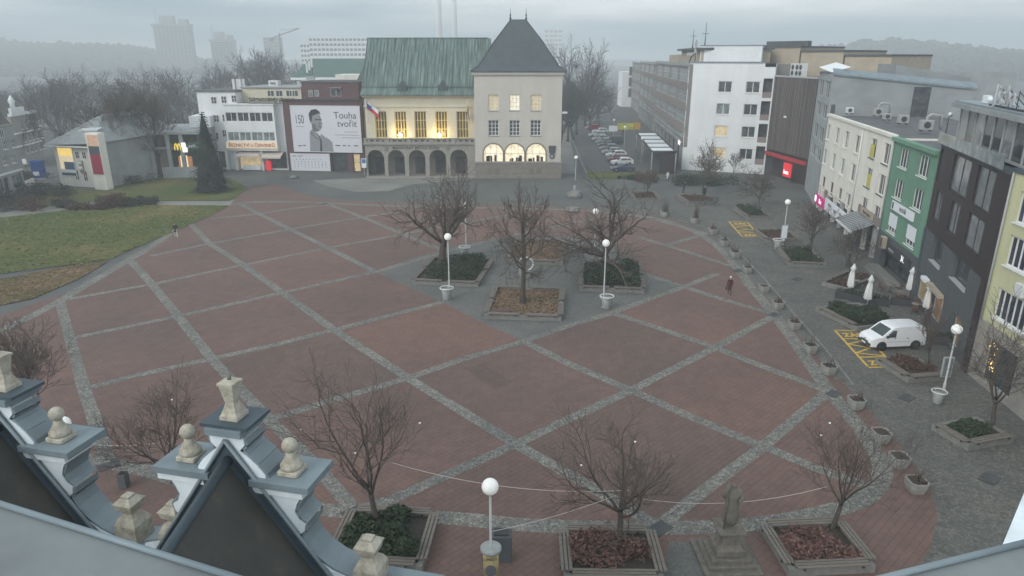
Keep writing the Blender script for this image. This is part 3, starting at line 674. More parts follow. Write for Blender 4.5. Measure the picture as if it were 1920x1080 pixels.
# ================================================================ buildings
Z = lambda f, u, v, o=0.0: f.at(u, v, o)[1]
X = lambda f, u, v, o=0.0: f.at(u, v, o)[0]
def wins(root, fac, rows, w_, h_, cols=2, rws=1, frame='frame_white', glass='glass', rev=.18, sill=None, holes=None, name='window', glasses=None, fw=.07, labels=None):
    xs, zs = grid(fac, rows)
    for j, z in enumerate(zs):
        for i, x in enumerate(xs):
            if holes is not None: holes.append((x - w_ / 2, x + w_ / 2, z - h_ / 2, z + h_ / 2))
            g = glasses.get((j, i), glass) if glasses else glass
            window(root, fac, x, z, w_, h_, cols, rws, frame, g, rev, fw, sill, name, labels.get((j, i)) if labels else None)
# ---------------------------------------------------------------- town hall
fh = Fac(G(688, 332), G(893, 332)); ft = Fac((-6.3, 119.7), (8.35, 119.7))
th = facroot('town_hall', 'cream town hall with green copper roof, arcade and a pyramid roofed tower block', 'town hall', fh)
UP = 1.9                                                # the upper wall stands back behind the balcony
zc = Z(fh, 780, 271); aw = MB()
arches = [(X(fh, (a + b) / 2, 310), (b - a) / 2 * dep(fh.A) / FPX, Z(fh, 780, 297)) for a, b in ((690, 721), (728, 759), (767, 798), (805.5, 837), (844.5, 876.5))]
arch_wall(aw, 0, fh.L - .02, 0, zc, arches, 'grey_stone', .7)
aw.face([(0, 0, 0), (0, 0, zc), (0, 4, zc), (0, 4, 0)], 'grey_stone')
aw.box(-.25, -.3, zc + .003, fh.L - .02, UP, zc + .28, 'grey_stone')
put(aw, 'arcade', th)
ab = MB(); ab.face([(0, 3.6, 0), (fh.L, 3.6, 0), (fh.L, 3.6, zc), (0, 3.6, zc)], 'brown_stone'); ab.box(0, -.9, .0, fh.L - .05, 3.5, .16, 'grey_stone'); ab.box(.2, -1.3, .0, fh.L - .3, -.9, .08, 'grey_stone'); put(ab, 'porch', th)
for c, hw, zs in arches:
    d_ = MB(); d_.box(c - .8, 3.48, .17, c + .8, 3.57, 3.0, 'frame_dark'); d_.box(c - .66, 3.45, .9, c - .07, 3.478, 2.8, 'glass'); d_.box(c + .07, 3.45, .9, c + .66, 3.478, 2.8, 'glass'); put(d_, 'door', th)
bal = MB(); zb = zc + .285; zt = Z(fh, 780, 260)
n5 = 5
for i in range(n5 + 1):
    x = fh.L * i / n5; bal.box(max(-.1, x - .38), -.2, zb, min(fh.L - .03, x + .38), .15, zt, 'grey_stone')
for i in range(n5):
    a, b = fh.L * i / n5 + .38, fh.L * (i + 1) / n5 - .38; h2 = zt - zb
    bal.box(a, -.1, zb, b, .05, zb + h2 * .28, 'grey_stone'); bal.box(a, -.1, zb + h2 * .72, b, .05, zt - .02, 'grey_stone')
    for k in range(3): p = a + (b - a) * (k + .5) / 3; bal.box(p - .35, -.08, zb + h2 * .28, p + .1, .03, zb + h2 * .72, 'grey_stone')
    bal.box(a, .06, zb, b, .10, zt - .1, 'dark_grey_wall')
bal.box(-.15, -.28, zt, fh.L - .03, .2, zt + .1, 'grey_stone'); put(bal, 'balcony', th)
for u in (724, 840):
    s_ = MB(); x, z = fh.at(u, 279); s_.prism([(x - .3, z + .4), (x + .3, z + .4), (x + .3, z - .1), (x, z - .45), (x - .3, z - .1)], -.1, -.005, 'brown_stone'); put(s_, 'shield', th)
lettering(th, fh, X(fh, 780, 277), Z(fh, 780, 277.5), 'MAGISTRÁT MĚSTA ZLÍNA', .62, 'frame_dark', -.02, .012, 1.12)
# upper wall with the five tall windows
fu = Fac(fh.pt(0, UP, 0)[:2], fh.pt(fh.L, UP, 0)[:2]); hol = []
uz0, uz1 = Z(fu, 780, 259), Z(fu, 780, 209); ze = Z(fu, 780, 182)
for u in (714.5, 751.5, 788.5, 828, 867.5):
    x = X(fu, u, 235); hol.append((x - 1.02, x + 1.02, uz0, uz1))
uw = MB(); wall_sheet(uw, -.0, fu.L, zc, ze, hol, 'hall_plaster', .5)
uw.face([(0, 0, 0), (0, 0, ze), (0, 16, ze), (0, 16, 0)], 'hall_plaster'); uw.face([(0, 16, 0), (0, 16, ze), (fu.L, 16, ze), (fu.L, 16, 0)], 'hall_plaster')
zl = Z(fu, 780, 201); uw.box(-.12, -.16, zl, fu.L, -.003, zl + .35, 'hall_plaster'); uw.box(-.3, -.5, ze, fu.L, .6, ze + .45, 'hall_plaster')
o = uw.build('upper_wall', th, fu.M)
for a, b, c, d in hol: window(th, fu, (a + b) / 2, (c + d) / 2, b - a - .02, d - c - .02, 4, 3, 'frame_gold', 'glass_amber', .42, .13, None, 'window', 'tall amber lit balcony window')
for u in (751, 824.5):                                  # two wall lamps on the balcony
    l_ = MB(); x, z = fu.at(u, 253); l_.ball((x, -.35, z), .42, 'lamp_glow' if 'lamp_glow' in MATS else W_('lamp_glow', (.9, .85, .7), var=0, emit=(1, .9, .62), es=1.6), 12); l_.tube([(x, -.35, zb + .3), (x, -.35, z - .4)], .05, 'iron', 6)
    lo = l_.build('balcony_lamp', th, fu.M)
    ld = bpy.data.lights.new('lamp_light', 'POINT'); ld.energy = 330; ld.color = (1, .78, .36); ld.shadow_soft_size = .6
    link('lamp_light', ld, th, fu.M @ Matrix.Translation((x, -1.0, z)))
rf = MB(); e0 = ze + .46; e1 = Z(fu, 780, 163, 1.6)
rf.face([(-.5, -.75, e0), (fu.L, -.75, e0), (fu.L, 1.4, e1), (-.5, 1.4, e1)], 'copper_roof'); rf.box(-.5, -.95, e0 - .18, fu.L, -.72, e0 - .004, 'copper_roof')
YR = 9.0; rz_ = hgt(fu.pt(10, YR, 0), 72)
def seam(x0, x1): rf.face([(x0, 1.25, e1 + .12), (x1, 1.25, e1 + .12), (x1, YR, rz_), (x0, YR, rz_)], 'copper_roof')
seam(-.55, fu.L + 2.5); rf.face([(-.55, YR, rz_), (fu.L + 2.5, YR, rz_), (fu.L + 2.5, 16.6, e1 + .1), (-.55, 16.6, e1 + .1)], 'copper_roof')
rf.face([(-.5, 1.3, e1), (-.5, YR, rz_ - .05), (-.5, 16.5, e1), (-.5, 16.5, 6), (-.5, 1.3, 6)], 'hall_plaster')
k = int((fu.L + 2.5) / .62); sl_ = (Vector((0, YR - 1.25, rz_ - e1 - .12))).normalized(); nn = Vector((0, -sl_.z, sl_.y))
for i in range(k + 1):
    x = -.5 + i * .62; a = Vector((x, 1.25, e1 + .12)); b = Vector((x, YR, rz_))
    rf.face([a + nn * .09 + Vector((-.035, 0, 0)), a + nn * .09 + Vector((.035, 0, 0)), b + nn * .09 + Vector((.035, 0, 0)), b + nn * .09 + Vector((-.035, 0, 0))], 'copper_roof')
    for s_ in (-.035, .035): rf.face([a + Vector((s_, 0, 0)), a + nn * .09 + Vector((s_, 0, 0)), b + nn * .09 + Vector((s_, 0, 0)), b + Vector((s_, 0, 0))], 'copper_roof')
rf.box(-.5, 1.1, e1 - .1, fu.L, 1.4, e1 + .18, 'copper_roof')
rf.tube([(-.6, YR, rz_ + .03), (fu.L + 2, YR, rz_ + .03)], .13, 'copper_roof', 6)
hr = rf.build('hall_roof', th, fu.M)
for u in (754.5, 830):
    d_ = MB(); x, z = fu.at(u, 163, .8); d_.prism([(x - .8, e0 + .5), (x - .8, e0 + 1.2), (x, e0 + 2.2), (x + .8, e0 + 1.2), (x + .8, e0 + .5)], .2, 3.2, 'tower_slate', 'copper_roof'); d_.build('dormer', th, fu.M)
# tower block
tz = Z(ft, 970, 140); hol = []; TD = 15.0
r1 = [(925, 192.5), (965, 192.5), (1005, 192.5)]; r2 = [(925.5, 240), (965, 240), (1004.5, 240)]
xs, zs = grid(ft, [r1, r2])
for j, z in enumerate(zs):
    for i, x in enumerate(xs):
        hol.append((x - .87, x + .87, z - 1.27, z + 1.27))
        window(th, ft, x, z, 1.74, 2.54, 3, 4, 'frame_white', ('glass_warm', 'glass_lit', 'glass_warm')[i] if j == 0 else 'glass', .28, .10, 'grey_stone', 'tower_window')
zb_ = Z(ft, 970, 303)
tw = MB(); za = Z(ft, 970, 270) + .1; half = 1.62
wall_sheet(tw, 0, ft.L, za, tz, hol, 'tower_plaster', .3)
ta = [(X(ft, u, 290), half, za - half - .1) for u in (925, 965, 1005)]
arch_wall(tw, 0, ft.L, zb_, za, ta, 'tower_plaster', .35, mrev='brown_stone')
tw.face([(0, 0, zb_), (0, 0, tz), (0, TD, tz), (0, TD, zb_)], 'tower_plaster'); tw.face([(ft.L, 0, 0), (ft.L, TD, 0), (ft.L, TD, tz), (ft.L, 0, tz)], 'tower_plaster'); tw.face([(0, TD, 0), (0, TD, tz), (ft.L, TD, tz), (ft.L, TD, 0)], 'tower_plaster')
tw.build('tower_wall', th, ft.M)
bs = MB(); bs.box(-.0, -.12, 0, ft.L + .14, -.005, zb_ - .25, 'brown_stone'); bs.box(0, -.25, zb_ - .25, ft.L + .25, -.002, zb_ - .002, 'grey_stone'); bs.box(ft.L + .006, -.005, 0, ft.L + .14, TD, zb_ - .25, 'brown_stone')
for k in (1.0, 2.0): bs.box(0, -.135, zb_ * k / 3.2, ft.L + .13, -.12, zb_ * k / 3.2 + .03, 'dark_grey_wall')
bs.build('stone_base', th, ft.M)
for x, hw, zs_ in ta:
    m = MB(); P = [(x - hw * math.cos(math.pi * i / 16), zs_ + hw * math.sin(math.pi * i / 16)) for i in range(17)]
    P = [(x - hw, zb_)] + P + [(x + hw, zb_)]
    for a, b in zip(P, P[1:]):
        f = 1.14; e = lambda p: (x + (p[0] - x) * f, zs_ + (p[1] - zs_) * f) if p[1] > zs_ else (x + (p[0] - x) * f, p[1])
        m.face([(a[0], -.07, a[1]), (b[0], -.07, b[1]), (e(b)[0], -.07, e(b)[1]), (e(a)[0], -.07, e(a)[1])], 'brown_stone'); m.face([(e(a)[0], -.07, e(a)[1]), (e(b)[0], -.07, e(b)[1]), (e(b)[0], -.003, e(b)[1]), (e(a)[0], -.003, e(a)[1])], 'brown_stone')
    ar = m.build('arched_window', th, ft.M)
    g = MB(); g.face([(p[0], .33, p[1]) for p in P], 'glass_arch' if 'glass_arch' in MATS else glass_mat('glass_arch', (.4, .38, .3), (.5, .48, .4), (1.0, .88, .62), .95)); g.build('glass', ar, ft.M)
    fr = MB()
    for dx in (-.55, .55): fr.box(x + dx - .04, .27, zb_, x + dx + .04, .32, zs_ + 1.3, 'frame_white')
    fr.box(x - hw, .26, zs_ - .1, x + hw, .315, zs_, 'frame_white')
    rr = random.Random(int(x * 9))
    for _ in range(6): q = x + rr.uniform(-1.2, 1.2); fr.box(q - .2, .28, zb_ + .02, q + rr.uniform(.1, .35), .31, zb_ + rr.uniform(.4, 1.1), 'dark_brown_panel')
    fr.build('frame', ar, ft.M)
m = MB(); x, z = ft.at(1035, 284); m.prism([(x - .62, z + .9), (x - .3, z + 1.02), (x, z + .92), (x + .3, z + 1.02), (x + .62, z + .9), (x + .5, z - .2), (x, z - .62), (x - .5, z - .2)], -.2, -.005, 'dark_grey_wall')
m.tube([(x + .36 * math.cos(t), -.1, z - .75 + .42 * math.sin(t)) for t in [2 * math.pi * i / 12 for i in range(13)]], .1, 'dark_grey_wall', 6); m.build('coat_of_arms', th, ft.M)
for u in (919, 932, 997, 1010): window(th, ft, X(ft, u, 321), Z(ft, u, 321), .75, .75, 2, 2, 'frame_dark', 'glass', -.14, .05, None, 'cellar_window')
co = MB(); co.box(-.35, -.35, tz, ft.L + .35, TD + .3, tz + .38, 'tower_plaster'); co.box(-.5, -.5, tz + .38, ft.L + .5, TD + .5, tz + .62, 'tower_slate'); co.build('cornice', th, ft.M)
pr = MB(); pz = tz + .62; xc = ft.L / 2 + .05; yc = TD / 2; az = hgt(Vector((1, 119.7 + yc, 0)), 38)
def ring4(hx, hy, z): return [(xc - hx, yc - hy, z), (xc + hx, yc - hy, z), (xc + hx, yc + hy, z), (xc - hx, yc + hy, z)]
H_ = az - pz; prof = [(ft.L / 2 + .55, TD / 2 + .5, 0), (ft.L / 2 * .90 + .1, TD / 2 * .9, H_ * .085), (ft.L / 2 * .48 + .65, TD / 2 * .48, H_ * .55), (1.35, .15, H_)]
rings = [ring4(a, b, pz + c) for a, b, c in prof]
for a, b in zip(rings, rings[1:]):
    for i in range(4): j = (i + 1) % 4; pr.face([a[i], a[j], b[j], b[i]], 'tower_slate')
for i in range(4):
    for a, b in zip(rings, rings[1:]): pr.tube([a[i], b[i]], .12, 'tower_slate', 5)
pr.tube([(xc - 1.5, yc, az), (xc + 1.5, yc, az)], .16, 'sheet_metal_dark', 6)
for sx in (-1, 1):
    pr.lathe([(.14, 0), (.2, .35), (.08, .55), (.16, .8), (.05, 1.1), (.02, 1.9)], 'sheet_metal_dark', 8, (xc + sx * 1.35, yc, az))
pr.build('pyramid_roof', th, ft.M)
cam_ = MB(); x, z = ft.at(1052, 211); cam_.box(ft.L + .05, -.5, z - .15, ft.L + .9, -.1, z + .15, 'white_metal'); cam_.build('floodlight', th, ft.M)
def flag(pole_px, top_px, fac, off, label, stripes, tri=None, w_=1.5, h_=2.6, lean=-.5):
    x, z = fac.at(*pole_px, off); z1 = fac.at(*top_px, off)[1]; x1 = fac.at(*top_px, off)[0]
    t = thing('flag', label, 'flag', fac.pt(x, off, z)); Mx = fac.M
    p = MB(); p.tube([(x, off, z), (x1, off - .6, z1)], .045, 'white_metal', 6); p.build('flagpole', t, Mx)
    c = MB(); n = 10; a = Vector((x1, off - .6, z1 - .1)); dn = (Vector((x, off, z)) - a).normalized()
    def P(i, j): # i along fly, j along hoist
        s_ = i / n; q = a + dn * (h_ * j * .55); return q + Vector((w_ * s_ * (.75 if tri else .25), -.16 * math.sin(s_ * 7 + j * 2), -h_ * s_ * .62))
    ns = len(stripes)
    for i in range(n):
        for k in range(ns):
            for sub in range(2):
                j0, j1 = (k + sub / 2) / ns, (k + (sub + 1) / 2) / ns; mid = (j0 + j1) / 2
                col = tri if tri and (i + .5) / n < .5 * (1 - abs(mid - .5) * 2) + .0 else stripes[k]
                c.face([P(i, j0), P(i + 1, j0), P(i + 1, j1), P(i, j1)], col, True)
    c.build('cloth', t, Mx); return t
W_('flag_white', (.75, .75, .76), var=0); W_('flag_red', (.5, .05, .06), var=0); W_('flag_blue', (.045, .075, .30), var=0); W_('flag_yellow', (.55, .42, .08), var=0); W_('flag_navy', (.05, .08, .22), var=0)
flag((692, 232), (688, 187), fu, -.3, 'white, red and blue flag hanging at the left corner of the town hall balcony', ['flag_white', 'flag_red'], 'flag_blue', 2.6, 2.6)
flag((876, 232), (877, 186), fu, -.3, 'furled blue and yellow flag hanging at the right of the balcony', ['flag_yellow', 'flag_navy'], None, 1.2, 3.4)
# ---------------------------------------------------------------- maroon building with the billboard
fb = Fac(G(543, 320), G(686, 323))
bb = facroot('maroon_building', 'dark maroon building with a lit door between the town hall and the white house', 'building', fb)
zt = Z(fb, 612, 190); m = MB(); dx0, dx1 = X(fb, 622, 300), X(fb, 652, 300); lx0, lx1 = X(fb, 662, 300), X(fb, 675, 300); zd = Z(fb, 640, 288)
wall_sheet(m, 0, fb.L, 0, zt, [(dx0, dx1, .05, zd), (lx0, lx1, .1, zd)], 'maroon', .4); shell(m, fb.L, 14, zt, 'maroon'); m.box(-.1, -.25, zt + .003, fb.L + .1, .3, zt + .35, 'dark_brown_panel')
s0, s1 = X(fb, 566, 170, 3), X(fb, 672, 170, 3); zs_ = Z(fb, 620, 155, 3)
put(m, 'wall', bb)
m = MB(); m.box(s0, 3, zt + .01, s1, 13, zs_, 'maroon'); m.box(s0 - .15, 2.85, zs_ + .002, s1 + .15, 13.1, zs_ + .2, 'dark_grey_wall'); put(m, 'attic_storey', bb)
fb2 = Fac(fb.pt(0, 3, 0)[:2], fb.pt(fb.L, 3, 0)[:2])
for u, v, wd, hd, g in ((582.5, 175, .85, 1.15, 'glass_pale'), (594, 175, .85, 1.15, 'glass_pale'), (625, 173.5, 1.0, 1.3, 'glass'), (635.5, 173.5, .9, 1.3, 'glass')): window(bb, fb2, X(fb2, u, v), Z(fb2, u, v), wd, hd, 1, 1, 'frame_grey', g, -.07, .07)
m = MB(); x, z = fb2.at(630, 165); m.box(x - 1.1, -.6, z, x + 1.1, -.004, z + .1, 'grey_concrete'); m.build('window_canopy', bb, fb2.M)
window(bb, fb, (dx0 + dx1) / 2, zd / 2, dx1 - dx0 - .02, zd - .1, 4, 2, 'frame_dark', 'glass', .3, .06, None, 'shop_door')
window(bb, fb, (lx0 + lx1) / 2, zd / 2 + .02, lx1 - lx0 - .02, zd - .14, 1, 2, 'frame_dark', 'glass_warm', .3, .06, None, 'lit_door')
def board(name, label, u0, v0, u1, v1, fac, off, m='poster_grey', t=.14):
    x0, z1 = fac.at((u0 + u0) / 2, v0); x1, z0 = fac.at(u1, v1)
    o = facroot(name, label, 'billboard', fac); b = MB(); b.box(x0, -off - t, z0, x1, -off, z1, m); put(b, 'panel', o); b = MB(); e = .12
    for q in ((x0 - e, z0 - e, x1 + e, z0 - .003), (x0 - e, z1 + .003, x1 + e, z1 + e), (x0 - e, z0, x0 - .003, z1), (x1 + .003, z0, x1 + e, z1)): b.box(q[0], -off - t - .03, q[1], q[2], -off, q[3], 'white_metal')
    put(b, 'frame', o); return o, x0, z0, x1, z1, -off - t
bo, x0, z0, x1, z1, yo = board('billboard', 'big pale grey billboard with a man in a coat and the words Touha tvořit', 545.5, 198.5, 679.5, 285, fb, .15)
BW, BH = x1 - x0, z1 - z0; px_ = lambda a, b: (x0 + BW * a, z0 + BH * b)
def shape(pts, m, d, nm, root=bo):
    s_ = MB(); s_.prism([px_(a, b) for a, b in pts], yo - d - .006, yo - d, m); return put(s_, nm, root)
# portrait: a plain printed bust made of flat tone shapes (coordinates as fractions of the board)
shape([(.235, .0), (.245, .30), (.25, .43), (.28, .48), (.30, .50), (.35, .42), (.42, .40), (.47, .33), (.53, .28), (.575, .21), (.585, .0)], 'ink_light', .006, 'printed_coat')
shape([(.36, .42), (.385, .36), (.42, .25), (.415, 0), (.385, 0), (.40, .25), (.375, .36)], 'ink', .02, 'printed_tie')
shape([(.27, .47), (.33, .33), (.39, .27), (.40, .25), (.33, .29), (.27, .40)], 'ink_mid', .02, 'printed_lapel')
shape([(.33, .46), (.36, .42), (.40, .34), (.43, .41), (.42, .47)], 'poster_grey', .014, 'printed_collar')
shape([(.30, .47), (.29, .62), (.265, .66), (.275, .72), (.29, .80), (.34, .84), (.42, .82), (.435, .74), (.44, .66), (.455, .62), (.44, .59), (.44, .54), (.42, .49), (.385, .45), (.34, .44)], 'ink_light', .026, 'printed_face')
shape([(.30, .47), (.295, .60), (.34, .62), (.36, .53), (.40, .47), (.385, .45), (.34, .44)], 'ink_mid', .032, 'printed_jaw_shade')
shape([(.265, .70), (.262, .84), (.30, .92), (.37, .94), (.42, .89), (.435, .82), (.41, .84), (.36, .82), (.31, .79), (.295, .66), (.275, .68)], 'ink', .034, 'printed_hair')
for a in (.375, .425): shape([(a - .03, .705), (a - .01, .725), (a + .018, .72), (a + .02, .70), (a - .01, .69)], 'ink', .040, 'printed_eye')
shape([(.385, .555), (.43, .565), (.432, .55), (.39, .54)], 'ink', .040, 'printed_mouth'); shape([(.41, .67), (.425, .61), (.412, .60), (.40, .61)], 'ink_mid', .040, 'printed_nose')
def onboard(body, a, b, hgt_, m='ink', align='CENTER', root=bo, bold=0.0, y=None):
    me = text_mesh(body, hgt_, .004, bold, align); me.materials.clear(); me.materials.append(MATS[m]); q = px_(a, b)
    return link('lettering', me, root, fb.M @ Matrix.Translation((q[0], (yo if y is None else y) - .01, q[1])) @ RX)
onboard('Touha', .955, .80, BH * .205, align='RIGHT'); onboard('tvořit', .955, .62, BH * .205, align='RIGHT')
t_ = onboard('150', .115, .70, BH * .27, bold=-.004); t_.matrix_basis = t_.matrix_basis @ Matrix.Scale(.55, 4, (1, 0, 0))
for a, b, wd in ((.115, .545, .12), (.86, .44, .2), (.80, .37, .36), (.86, .31, .28)): shape([(a - wd / 2, b), (a + wd / 2, b), (a + wd / 2, b + .012), (a - wd / 2, b + .012)], 'ink_light', .005, 'printed_line')
for a, b, wd in ((.09, .11, .05), (.155, .12, .04), (.655, .13, .07), (.75, .13, .05), (.82, .13, .03), (.92, .13, .06)): shape([(a - wd / 2, b), (a + wd / 2, b), (a + wd / 2, b + .022), (a - wd / 2, b + .022)], 'ink', .005, 'printed_logo')
b2, x0, z0, x1, z1, yo = board('billboard', 'low pale poster board covered in rows of small dark symbols, below the big billboard', 546, 288, 620, 319.5, fb, .12)
BW, BH = x1 - x0, z1 - z0
onboard('Baťa – baťal“', .05, .87, BH * .13, align='LEFT', root=b2)
rr = random.Random(5)
for r_ in range(4):
    for c_ in range(10 if r_ else 8):
        a, b = .09 + c_ * .09 + (.05 if r_ == 0 else 0), .66 - r_ * .15; q = px_(a, b); s_ = BW * .012
        pm = MB(); pm.prism([(q[0] + s_ * rr.uniform(.6, 1.2) * math.cos(t), q[1] + s_ * 1.3 * rr.uniform(.6, 1.2) * math.sin(t)) for t in [k * 1.047 for k in range(6)]], yo - .012, yo - .004, 'ink'); put(pm, 'printed_symbol', b2)
# ---------------------------------------------------------------- white house with the butcher's shop
fw_ = Fac(G(388, 317), G(542, 319))
wh = facroot('white_corner_house', 'pale grey four storey house with ribbon windows and a butcher sign over striped awnings', 'house', fw_)
bx0, bx1 = X(fw_, 432, 260), X(fw_, 524, 260); h1 = Z(fw_, 400, 172); hb0 = Z(fw_, 480, 281); hb1 = Z(fw_, 480, 194); BP = 1.3
m = MB(); hol = []
wall_sheet(m, 0, fw_.L, 0, h1 if False else hb1, hol, 'white_plaster'); shell(m, fw_.L, 13, hb1, 'white_plaster')
m.box(0, .02, hb1 + .004, X(fw_, 441, 180), 13, h1, 'white_plaster'); m.box(-.25, -.25, h1 + .003, X(fw_, 441, 180) + .2, 13.2, h1 + .22, 'roof_felt')
zs2 = Z(fw_, 520, 165, 3)
m.box(X(fw_, 441, 180) + .01, 2.6, hb1 + .004, X(fw_, 566, 170, 3), 13, zs2, 'hall_plaster'); m.box(X(fw_, 441, 180) + .01, 2.3, zs2 + .004, X(fw_, 566, 170, 3) + .2, 13.1, zs2 + .22, 'grey_concrete')
put(m, 'wall', wh)
fbay = Fac(fw_.pt(bx0, -BP, 0)[:2], fw_.pt(bx1, -BP, 0)[:2]); m = MB(); hol = []
za0, za1 = Z(fbay, 480, 228), Z(fbay, 480, 211); zb0, zb1 = Z(fbay, 480, 264), Z(fbay, 480, 248)
LB_ = fbay.L
for z0_, z1_ in ((za0, za1), (zb0, zb1)):
    n = 4
    for i in range(n): a = .25 + (LB_ - .4) * i / n; hol.append((a, a + (LB_ - .4) / n - .16, z0_, z1_))
wall_sheet(m, 0, LB_, hb0, hb1 - .2, hol, 'white_plaster', .2); m.face([(0, 0, hb0), (0, BP, hb0), (LB_, BP, hb0), (LB_, 0, hb0)], 'grey_concrete'); m.face([(0, 0, hb1 - .2), (LB_, 0, hb1 - .2), (LB_, BP, hb1 - .2), (0, BP, hb1 - .2)], 'roof_felt')
m.face([(0, 0, hb0), (0, 0, hb1 - .2), (0, BP, hb1 - .2), (0, BP, hb0)], 'white_plaster'); m.face([(LB_, 0, hb0), (LB_, BP, hb0), (LB_, BP, hb1 - .2), (LB_, 0, hb1 - .2)], 'white_plaster'); m.box(-.15, -.15, hb1 - .196, LB_ + .15, BP, hb1 - .02, 'white_plaster')
m.build('bay', wh, fbay.M)
for a, b, c, d in hol: window(wh, fbay, (a + b) / 2, (c + d) / 2, b - a - .01, d - c - .01, 2, 1, 'frame_white', 'glass_pale' if c < za0 - .1 else 'glass', .12, .08)
for u, v in ((401, 188), (420, 187), (439, 185), (406, 222), (422, 221), (405, 255), (422, 250)): window(wh, fw_, X(fw_, u, v), Z(fw_, u, v), 1.0, 1.25, 2, 2, 'frame_white', 'glass', -.08, .07)
f3 = Fac(fw_.pt(0, 2.6, 0)[:2], fw_.pt(fw_.L, 2.6, 0)[:2])
for u in (508, 524, 543, 553): window(wh, f3, X(f3, u, 177), Z(f3, u, 175), 1.3 if u > 505 else .8, 1.1, 2, 1, 'frame_white', 'glass', -.08, .07)
m = MB(); m.box(X(fw_, 470, 187), -.9, hb1 + .01, X(fw_, 520, 187), -.55, hb1 + .5, 'concrete'); rr = random.Random(3); xa, xb = X(fw_, 470, 187), X(fw_, 556, 187)
leaves(m, lambda: (rr.uniform(xa, xb), -.5 + rr.uniform(-.4, .4), hb1 + rr.uniform(.3, 1.0)), 700, .16, 'evergreen', rr); put(m, 'planter_trough', wh)
sg = MB(); zz0, zz1 = Z(fbay, 470, 278), Z(fbay, 470, 266); sg.box(-.2, -.28, zz0, LB_ + .1, -.03, zz1, W_('butcher_sign', (.62, .5, .38), var=.05, emit=(1, .8, .55), es=.22)); o_ = sg.build('shop_sign', wh, fbay.M)
me = text_mesh('ŘEZNICTVÍ U ČERVINKŮ', .78, .01, .012); me.materials.append(W_('sign_orange', (.35, .05, .012), var=0)); link('lettering', me, o_, fbay.M @ Matrix.Translation((LB_ / 2, -.30, (zz0 + zz1) / 2 - .03)) @ RX)
zg = Z(fw_, 480, 281) - .05
for u0, u1, mm in ((388, 408, 'glass'), (413, 428, 'glass'), (452, 490, 'glass_warm'), (503, 538, 'glass')):
    sf = MB(); sf.box(X(fw_, u0, 305), -.09, .35, X(fw_, u1, 305), -.02, zg - .3, mm); put(sf, 'shop_window', wh)
for u in (430, 447, 495): sf = MB(); sf.box(X(fw_, u, 300) - .25, -.9, 0, X(fw_, u, 300) + .25, -.4, zg, 'white_plaster'); put(sf, 'pillar', wh)
ct = MB(); ct.box(X(fw_, 461, 305), -1.3, .15, X(fw_, 494, 312), -.95, .95, 'sign_white'); put(ct, 'shop_counter', wh)
ks = MB(); ks.box(X(fw_, 503, 310), -.8, .02, X(fw_, 510, 310), -.2, 1.7, 'red_sign'); put(ks, 'red_machine', wh)
for u0, u1, dz in ((452, 492, 0), (497, 534, -.15)):
    a_ = MB(); p0, p1 = X(fw_, u0, 290), X(fw_, u1, 290); zt_ = zg + dz; n = 16
    for i in range(n):
        q0, q1 = p0 + (p1 - p0) * i / n, p0 + (p1 - p0) * (i + 1) / n; mm = 'awn_a' if i % 2 else 'awn_b'
        if mm not in MATS: W_('awn_a', (.55, .45, .42), var=.05); W_('awn_b', (.62, .56, .5), var=.05)
        a_.face([(q0, -.1, zt_), (q1, -.1, zt_), (q1, -2.0, zt_ - .8), (q0, -2.0, zt_ - .8)], mm); a_.face([(q0, -2.0, zt_ - .8), (q1, -2.0, zt_ - .8), (q1, -2.02, zt_ - 1.1), (q0, -2.02, zt_ - 1.1)], mm)
    put(a_, 'awning', wh)
an = MB()
for i, u in enumerate((438, 444, 450, 455)): x, z = fw_.at(u, 162, 5); an.box(x - .22, 5 + .3 * (i % 2), z - 1.5, x + .22, 5.3 + .3 * (i % 2), z + 1.3, 'white_metal'); an.tube([(x, 5.4, h1), (x, 5.4, z)], .06, 'iron', 5)
put(an, 'antenna', wh)
bx = MB(); x, z = fw_.at(514, 155, 6); bx.box(x - .9, 5.5, zs2, x + .9, 7, z + .4, 'white_metal'); bx.box(x - .6, 5.45, zs2 + .5, x + .5, 5.48, z + .1, 'glass_pale'); put(bx, 'roof_hut', wh)
tb = MB(); x, z = fb2.at(580, 120, 5); 
for i in range(3): xx = x - .5 + i * .5; tb.tube([(xx, 5, zs_), (xx, 5, z + i * .4)], .05, 'iron', 5); tb.box(xx - .16, 4.8, z - 1.6 + i * .5, xx + .16, 5.1, z + .2 + i * .4, 'white_metal'); tb.box(xx - .3, 4.7, z - 2.8, xx + .3, 5.2, z - 2.2, 'frame_grey')
tb.build('antenna', bb, fb2.M)
# ---------------------------------------------------------------- low shop building with the fast food front
fm = Fac(G(290, 333), G(389, 331))
lo = facroot('low_shop_building', 'low grey shop building behind the spruce with a lit fast food front', 'shop', fm)
zl1, zl2, zl3 = Z(fm, 340, 279), Z(fm, 340, 251), Z(fm, 360, 243); m = MB(); L = fm.L
m.box(0, 3, 0, L, 14, zl2, 'grey_concrete'); m.box(-.2, -1, zl2 + .003, L, 14.1, zl2 + .5, 'grey_concrete'); m.box(-.1, .2, zl1 - .1, L, 3, zl1 + .35, 'grey_concrete')
m.box(X(fm, 360, 220, 8), 6, zl2 + .51, L, 13, Z(fm, 360, 218, 6), 'white_plaster')
put(m, 'wall', lo)
m = MB()
for u in (290, 322, 347, 388): x = X(fm, u, 300); m.box(x - .3, -.8, 0, x + .3, -.25, zl2, 'grey_concrete')
put(m, 'pillars', lo)
m = MB(); m.box(.2, 2.9, .4, L - .2, 2.97, zl1 - .3, 'glass'); m.box(.2, 2.9, zl1 + .5, L - .2, 2.97, zl2 - .2, 'glass'); put(m, 'glazing', lo)
